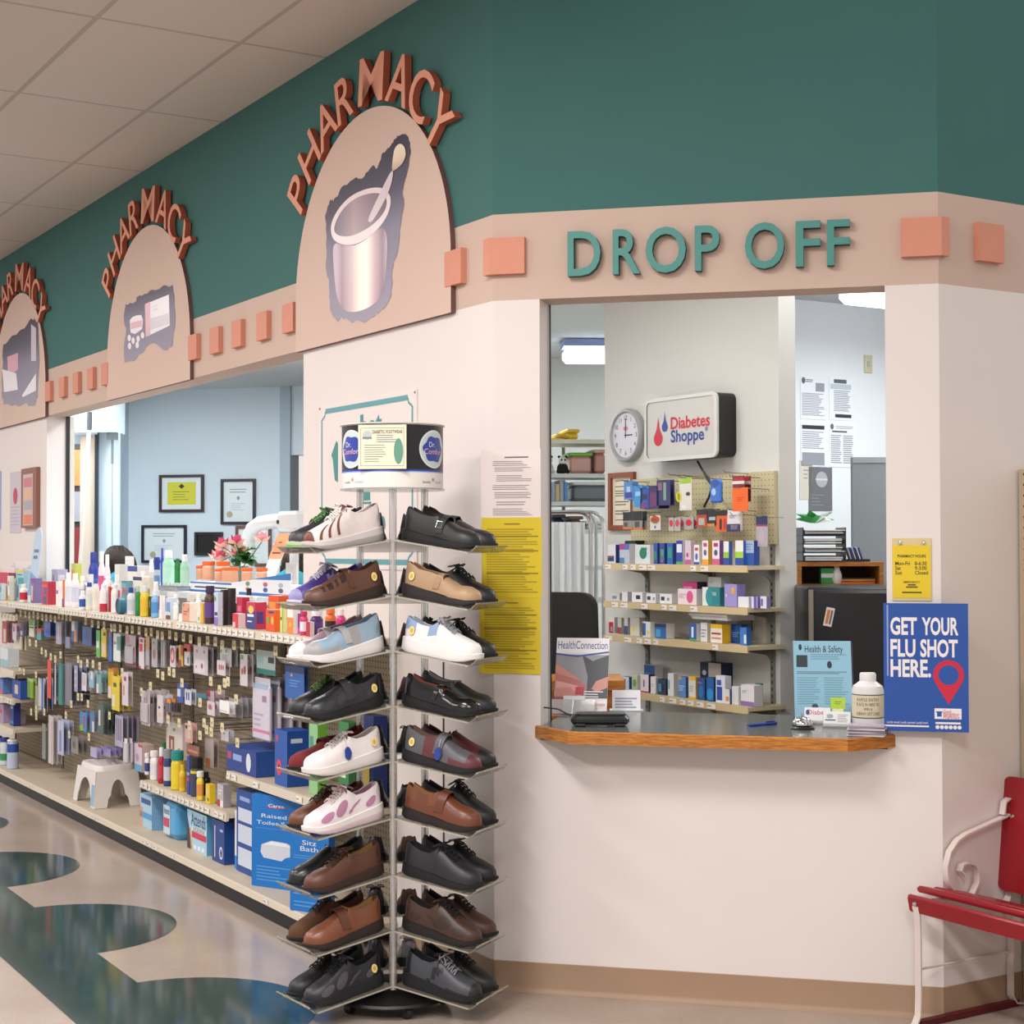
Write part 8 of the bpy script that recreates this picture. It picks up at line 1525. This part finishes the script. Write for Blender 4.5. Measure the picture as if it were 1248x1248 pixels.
# ceiling lamps seen in the rooms
def lampbox(P, L_, W_, rz, label):
    t = thing('ceiling_light', label, 'ceiling light', (P[0], P[1], P[2]+.04), rz); k = MB(); k.box(-L_/2, L_/2, -W_/2, W_/2, 0, .05, mat('#8f9fd0', .4)); k.build('housing', t, smooth=0); k = MB(); k.bbox(-L_/2+.01, L_/2-.01, -W_/2+.01, W_/2-.01, -.1, -.001, emis('#f2f6ff', 5.), .03); k.build('diffuser', t)
D = 11.3; P = PD(738, 441, D); lampbox((P[0]+.28, P[1]+.07, ZCI-.095), 1.2, .28, YAW+math.radians(4), 'glowing wraparound ceiling light seen over the stock shelving')
P = PZ(1075, 346, ZCI-.06); lampbox((P[0]+.27, P[1]+.37, ZCI-.095), 1.2, .28, RR, 'glowing ceiling light at the upper right corner of the drop-off window')
# ---------------------------------------------------------------- right strip: office corner
Po = PZ(974, 365, ZCI); NO = np.array([S, -S, 0])
def on_off(x, y): P = onplane(x, y, Po, NO); d = P-Po; return float(d@[S, S, 0]), float(P[2])
def opaper(px, label, col, fn, name='posted_notice'):
    x0, z1 = on_off(px[0], px[1]); x1, z0 = on_off(px[2], px[3]); w_ = x1-x0; h = z1-z0; k = MB(); k.box(-w_/2, w_/2, -.003, -.0005, 0, h, mat(col, .5)); fn(k, w_, h, -.0036); c = (x0+x1)/2; tag(k.build(name, None, (Po[0]+S*c, Po[1]+S*c, z0), RR, 0), label, 'paper')
g1 = mat('#8f959c', .6); g2 = mat('#5a5f66', .6); g3 = mat('#2a2d38', .6)
def o1(k, w_, h, y): k.ell(-w_*.38, h*.9, .015, .02, y, g2, 10); k.lines(-w_*.3, 0, h*.86, h*.94, 2, y, g2, .5, .1); k.rect(w_*.1, w_*.45, h*.66, h*.86, y, g1); k.lines(-w_*.45, w_*.45, h*.08, h*.62, 14, y, g1, .45, .3)
def o2(k, w_, h, y): k.rect(-w_*.3, w_*.25, h*.86, h*.95, y, g2); k.rect(-w_*.45, w_*.45, h*.72, h*.84, y, mat('#b9c3cc', .6)); k.lines(-w_*.3, w_*.42, h*.2, h*.7, 12, y, g1, .45, .2); k.rect(-w_*.25, w_*.45, h*.06, h*.14, y, g3)
def o3(k, w_, h, y): k.rect(-w_*.45, w_*.45, h*.86, h*.95, y, g3); k.lines(-w_*.45, w_*.45, h*.4, h*.82, 9, y, g1, .45, .3); k.rect(-w_*.45, w_*.45, h*.03, h*.32, y, g1)
def o4(k, w_, h, y): k.ell(-w_*.4, h*.93, .014, .018, y, g2, 10); k.lines(-w_*.25, w_*.45, h*.88, h*.96, 2, y, g1, .4, .1); k.rect(-w_*.4, w_*.2, h*.8, h*.84, y, g2); k.lines(-w_*.45, -.02*w_, h*.08, h*.75, 14, y, g1, .5, .2); k.lines(w_*.04, w_*.45, h*.08, h*.75, 14, y, g1, .5, .2, None, 4)
def o5(k, w_, h, y): k.ell(.05*w_, h*.72, w_*.25, h*.18, y, mat('#a9acb0', .6), 20); k.rect(-w_*.2, w_*.3, h*.7, h*.74, y-.0004, mat('#d0d2d4', .6)); k.lines(-w_*.4, w_*.2, h*.1, h*.4, 4, y, mat('#8f9296', .6), .2, .5)
opaper((975, 458, 1006, 512), 'posted notice with a small grey box, upper left of four', '#e2e6ea', o1); opaper((1010, 459, 1038.5, 513), 'posted notice with a dark footer, upper right of four', '#e4e8ec', o2); opaper((975.5, 515, 1006, 569), 'posted notice with a dark header bar, lower left of four', '#e2e6ea', o3); opaper((1010.5, 516, 1041, 570), 'posted notice in two columns, lower right of four', '#e6eaee', o4)
opaper((985, 569, 1014, 623), 'dark grey poster with a pale oval below the notices', '#6a6d72', o5); opaper((974, 561, 990, 609), 'beige sheet partly hidden by the partition edge', '#cfcabb', lambda k, w_, h, y: k.lines(-w_*.2, w_*.2, h*.5, h*.8, 3, y, g1, .3, .3))
x0, z1 = on_off(1052.5, 432.5); x1, z0 = on_off(1062.5, 455); w_ = x1-x0; h = z1-z0; t = thing('switch_plate', 'beige light switch plate on the office wall', 'switch', (Po[0]+S*(x0+x1)/2, Po[1]+S*(x0+x1)/2, z0), RR); k = MB(); k.bbox(-w_/2, w_/2, -.008, -.0005, 0, h, mat('#c9c5a9', .4), .003); k.build('plate', t); k = MB(); k.box(-w_*.15, w_*.15, -.014, -.008, h*.35, h*.65, mat('#bdb99c', .4)); k.build('toggle', t, smooth=0)
def office():
    D = 8.3; P = PD(1040, 690, D); z1 = PD(1041, 557, D)[2]
    k = MB(); k.box(0, .9, 0, .04, 0, z1, mat('#8f979c', .6, 0, .3, .03, 20)); k.box(0, .9, -.004, 0, z1-.03, z1, mat('#9fa6aa', .5)); tag(k.build('divider_panel', None, (P[0], P[1], 0), YAW+math.radians(4), 0), 'grey office divider panel at the right of the window', 'divider')
    D = 7.6; P = PD(972, 712, D); zt = PD(1000, 685, D)[2]; zb = PD(1000, 712, D)[2]; w_ = (1077-972)*D/FPX; t = thing('desk_hutch', 'wooden desk hutch with pigeonholes behind the black fridge', 'hutch', (P[0], P[1], 0), YAW)
    k = MB(); k.box(0, w_, 0, .3, zt-.02, zt, M_OAK); k.build('top', t, smooth=0); k = MB(); k.box(0, w_, 0, .3, zb-.02, zb, M_OAK); k.build('shelf', t, smooth=0)
    for x in (0, w_*.5, w_-.02): k = MB(); k.box(x, x+.02, 0.0 if x != w_*.5 else .01, .3, 0 if x != w_*.5 else .75, zb-.02, M_OAK); k.build('side', t, smooth=0)
    k = MB(); k.box(w_-.02, w_, 0, .3, zb, zt-.02, M_OAK); k.box(0, .02, 0, .3, zb, zt-.02, M_OAK); k.build('end_board', t, smooth=0)
    k = MB(); k.box(0, w_, .29, .3, zb, zt, mat('#4a2f18', .6)); k.build('back_board', t, smooth=0)
    pos = lambda x, dy=0.05: (P+RT*((x-972)*D/FPX)+np.array([-RT[1], RT[0], 0])*dy)
    p = pos(1010, .06); k = MB(); k.box(-.03, .03, -.03, .03, 0, .075, mat('#2f8a3f', .45)); k.rect(-.03, .03, .03, .05, -.0306, mat('#d0d9cf', .5)); tag(k.build('carton', None, (p[0], p[1], zb+.001), YAW, 0), 'small green box in the hutch pigeonhole', 'box')
    p = pos(1022, .04); t2 = thing('ornament', 'small white hen ornament in the hutch pigeonhole', 'ornament', (p[0], p[1], zb+.001), YAW); k = MB(); k.lathe([(.018, 0), (.026, .02), (.024, .045), (.014, .07), (.012, .085), (.005, .098)], mat('#d6d0c9', .4), 14); k.build('body', t2); k = MB(); k.box(-.004, .004, -.02, .006, .09, .11, mat('#b8402f', .5)); k.build('comb', t2)
    for j, c in enumerate(('#d98a2a', '#c9402f', '#d9a52a', '#2a2a30')): p = pos(1046, .1); k = MB(); k.box(-.09, .09, -.06, .1, 0, .006, mat(c, .5)); tag(k.build('folder', None, (p[0], p[1], zb+.001+.0075*j+.02*0), YAW+.05*j, 0), ('orange', 'red', 'amber', 'black')[j]+' folder in the flat pile inside the hutch', 'folder', 'folders in the hutch')
    # tray stack
    p = pos(1006, .12); t3 = thing('letter_tray_stack', 'dark stacked letter trays full of papers on the hutch', 'tray', (p[0], p[1], zt+.001), YAW); hh = (685-643)*D/FPX; hw = .105
    for j in range(4):
        z = hh*j/4; k = MB(); k.box(-hw, hw, -.1, .12, z, z+.006, mat('#3a3c42', .4)); k.box(-hw, -hw+.006, -.1, .12, z, z+hh/4, mat('#3a3c42', .4)); k.box(hw-.006, hw, -.1, .12, z, z+hh/4, mat('#3a3c42', .4)); k.build('tray', t3, smooth=0); k = MB(); r = random.Random(j)
        for q in range(4): k.box(-hw+.012, hw-.012-.02*r.random(), -.115-.03*r.random(), .11, z+.0065+.006*q, z+.0115+.006*q, mat(('#e6e6e4', '#c9c9cd', '#f0f0ec', '#2f2f36')[(q+j) % 4], .6))
        k.build('paper_stack', t3, smooth=0)
    p2 = pos(982, .05); t4 = thing('gift_bow', 'green and white paper bow beside the letter trays', 'bow', (p[0]-.03, p[1]-.0, zt+hh+.012), YAW); k = MB(); gm = mat('#2f9a48', .5)
    wm = mat('#d9dcd9', .6)
    for a in range(14): X = TR(.012*math.cos(a*2.4), .012*math.sin(a*2.4), .01, a*2.4) @ Matrix.Rotation(-.2-.09*(a % 8), 4, 'Y'); k.add([(0, 0, 0), (.04, -.026, .012), (.08+.014*(a % 3), 0, -.004), (.04, .026, .012), (.045, 0, .024)], [(0, 1, 4), (1, 2, 4), (2, 3, 4), (3, 0, 4), (0, 3, 2, 1)], wm if a % 5 == 0 else gm, X)
    k.build('bow', t4)
    p = pos(1049, .1); t5 = thing('leaflet_holder', 'small black holder with blue and white leaflets on the hutch', 'leaflet holder', (p[0], p[1], zt+.001), YAW); k = MB(); k.box(-.05, .06, -.04, .05, 0, .012, BLACK); k.build('base', t5, smooth=0)
    for j in range(6): k = MB(); X = TR(-.03+.011*j, 0, .012) @ Matrix.Rotation(math.radians(-18), 4, 'Y'); k.box(-.003, .003, -.03, .03, 0, .06, mat(('#d6dae2', '#2f4fa0', '#c9d0dc', '#2a4590', '#dfe2e6', '#3a5aa8')[j], .5), X); k.build('leaflet', t5, smooth=0)
    # fridge
    D = 6.75; P = PD(986, 790, D); zt2 = PD(1040, 716, D)[2]; w2 = .62; t6 = thing('mini_fridge', 'black under-counter fridge with a chrome handle strip', 'fridge', (P[0], P[1], 0), YAW+math.radians(-3)); bm = mat('#101113', .3)
    k = MB(); k.bbox(0, w2, .06, .55, .03, zt2, bm, .01); k.build('cabinet', t6); k = MB(); k.bbox(.012, w2, 0, .055, .05, zt2-.012, bm, .012); k.build('door', t6); d = [o for o in t6.children if o.name.startswith('door')][0]
    k = MB(); k.box(.0, .018, -.012, .01, zt2-.32, zt2-.01, mat('#8a8578', .3, .6)); k.build('handle', d, smooth=0)
    k = MB(); X = TR(.085, -.001, zt2-.125) @ Matrix.Rotation(math.radians(12), 4, 'Y'); k.box(-.018, .018, -.002, 0, -.04, .04, mat('#d3c9c0', .5), X); k.rect(-.012, .0, -.03, .03, -.0026, mat('#c0703a', .5), X); k.rect(.004, .012, -.03, .03, -.0026, mat('#5a5f66', .5), X); k.build('magnet_note', d, smooth=0)
    P = PD(980, 760, 7.42); k = MB()
    for j in range(9): k.box(-.06+.006*(j*3 % 5), .03-.007*(j*2 % 5), 0, .1, .012*j, .012*j+.003, mat('#d0d4d8', .6), TR(0, 0, 0, .1*(j*2 % 5)) @ Matrix.Rotation(.12*((j*3) % 4)-.15, 4, 'Y'))
    z = PD(978, 772, 7.42)[2]
    t7 = thing('paper_stack', 'uneven stack of white papers peeking out beside the partition', 'papers', (P[0]-.02, P[1], 0), YAW); k.build('sheets', t7, smooth=0); k2 = MB(); k2.box(-.06, .04, 0, .12, -z+.0, -.001, mat('#4a4d50', .6)); o = k2.build('stand', t7, smooth=0)
    for o in t7.children: o.location.z = z
office()
# ================================================================ RED BENCH AT THE RIGHT
B0 = np.array([1.473+.02, -.081-.02, 0.])
def bench():
    t = thing('park_bench', 'red slatted bench with white scrolled iron arms by the right wall', 'bench', tuple(B0), RL)
    rd = mat('#8e1420', .35, 0, .5, .12, 8.); wi = mat('#dccfc8', .45, 0, .4, .04, 30)
    def loc(x, y):        # pixel -> (y, z) in the plane of the left end frame
        P = onplane(x, y, B0, np.array([S, -S, 0])); d = P-B0; return float(d@[S, S, 0]), float(P[2])
    zc = lambda x, y: (x/4.16+948, y/4.16+948)
    LN = 1.25
    # seat slats (tilted back)
    ys = [-.025, .035, .11, .185, .26, .335]; zs = [.405, .442, .430, .412, .392, .372]
    for i, (y, z) in enumerate(zip(ys, zs)):
        k = MB(); X = TR(0, y, z, 0, math.radians(72 if i == 0 else -12)) if i else TR(0, y, z, 0, math.radians(-78))
        w2 = .03; k.bbox(-.035, LN+.035, -w2, w2, -.011, .011, rd, .008, X); k.build('seat_slat', t, smooth=40)
    # back board
    y1, z1 = loc(1222, 934); y0, z0 = loc(1230, 1062); yb = .385
    k = MB(); H = .39; Zb = .405; rr_ = .035; pts = []
    for cx, cz, a0 in ((LN+.02-rr_, Zb+H-rr_, 0), (-.03+rr_, Zb+H-rr_, 90), (-.03+rr_, Zb+rr_, 180), (LN+.02-rr_, Zb+rr_, 270)):
        for j in range(6): a = math.radians(a0+18*j); pts.append((cx+rr_*math.cos(a), cz+rr_*math.sin(a)))
    X = TR(0, yb, 0) @ TR(0, 0, Zb) @ Matrix.Rotation(math.radians(-6), 4, 'X') @ TR(0, 0, -Zb)
    k.prism(pts, 0, .02, rd, None, X); k.build('back_board', t, smooth=40)
    k = MB(); k.lathe([(.008, 0), (.006, .004), (0, .005)], CHROME, 10, X @ TR(.02, 0, .66, 0, math.pi/2)); k.lathe([(.008, 0), (.006, .004), (0, .005)], CHROME, 10, TR(.0, -.038, .408, 0, math.pi/2)); k.build('bolts', t)
    arm = [(940, 495), (922, 470), (930, 442), (958, 428), (992, 440), (1012, 478), (1010, 530), (985, 585), (940, 604), (890, 580), (855, 520), (850, 450), (868, 375), (905, 318), (950, 285), (1060, 235), (1140, 200), (1188, 172), (1208, 140), (1195, 112), (1168, 104), (1146, 122), (1138, 186)]
    pa = [loc(*zc(*q)) for q in arm]
    def smooth(p):
        o = []
        for i in range(len(p)-1):
            for f in (0, .5): o.append((p[i][0]*(1-f)+p[i+1][0]*f, p[i][1]*(1-f)+p[i+1][1]*f))
        o.append(p[-1]); return o
    for x in (0, LN):
        k = MB(); k.strip([(x, y, z) for y, z in smooth(pa)], (.024, 0, 0), .006, wi); k.build('arm', t, smooth=50)
        k = MB(); k.strip([(x, -.03, .41), (x, -.033, .395), (x, -.025, .37), (x, -.022, .3), (x, -.022, .2), (x, -.022, .1), (x, -.025, .04), (x, -.04, .012), (x, -.055, .004)], (.026, 0, 0), .006, wi); k.build('leg', t, smooth=50)
        k = MB(); k.strip([(x, .462, .62), (x, .445, .5), (x, .425, .40), (x, .40, .36), (x, .42, .3), (x, .425, .2), (x, .42, .12), (x, .42, .04), (x, .44, .012), (x, .48, .004)], (.026, 0, 0), .006, wi); k.build('leg', t, smooth=50)
        k = MB(); k.strip([(x, -.03, .412), (x, .1, .408), (x, .25, .372), (x, .4, .35)], (.024, 0, 0), .006, wi); k.tube([(x, -.022, .19), (x, .425, .19)], .004, wi, 6); k.build('side_rail', t, smooth=50)
        k = MB(); k.box(x-.012, x+.012, -.02, .45, .002, .022, mat('#5a1219', .45)); k.build('floor_runner', t, smooth=0)
bench()
def endpanel():
    # metal shelving end standing behind the bench, against the right wall
    o = B0+np.array([S, S, 0])*.50; t = thing('shelving_end', 'beige metal shelving end with bolt holes behind the red bench', 'shelving', tuple(o), RL)
    k = MB(); bm = mat('#b3a286', .5, 0, .4, .05, 6); k.box(-.015, .9, 0, .03, .02, 1.86, bm)
    dk = mat('#241f1b', .7)
    for j in range(48):
        z = .08+.0375*j; 
        for x in (.008,): k.ell(x, z, .004, .004, -.0008, dk, 8)
    for z in (.10, .16, .21): k.ell(.022, z, .0055, .0055, -.001, dk, 10)
    for z in (.24, .30, .42): k.rect(-.013, .88, z, z+.002, -.0008, mat('#6f634f', .6))
    k.build('panel', t, smooth=0); k = MB(); k.box(-.012, .9, .03, .4, 0, .02, mat('#3a342e', .6)); k.box(-.012, .9, .03, .06, .02, 1.86, bm); k.build('frame', t, smooth=0)
endpanel()
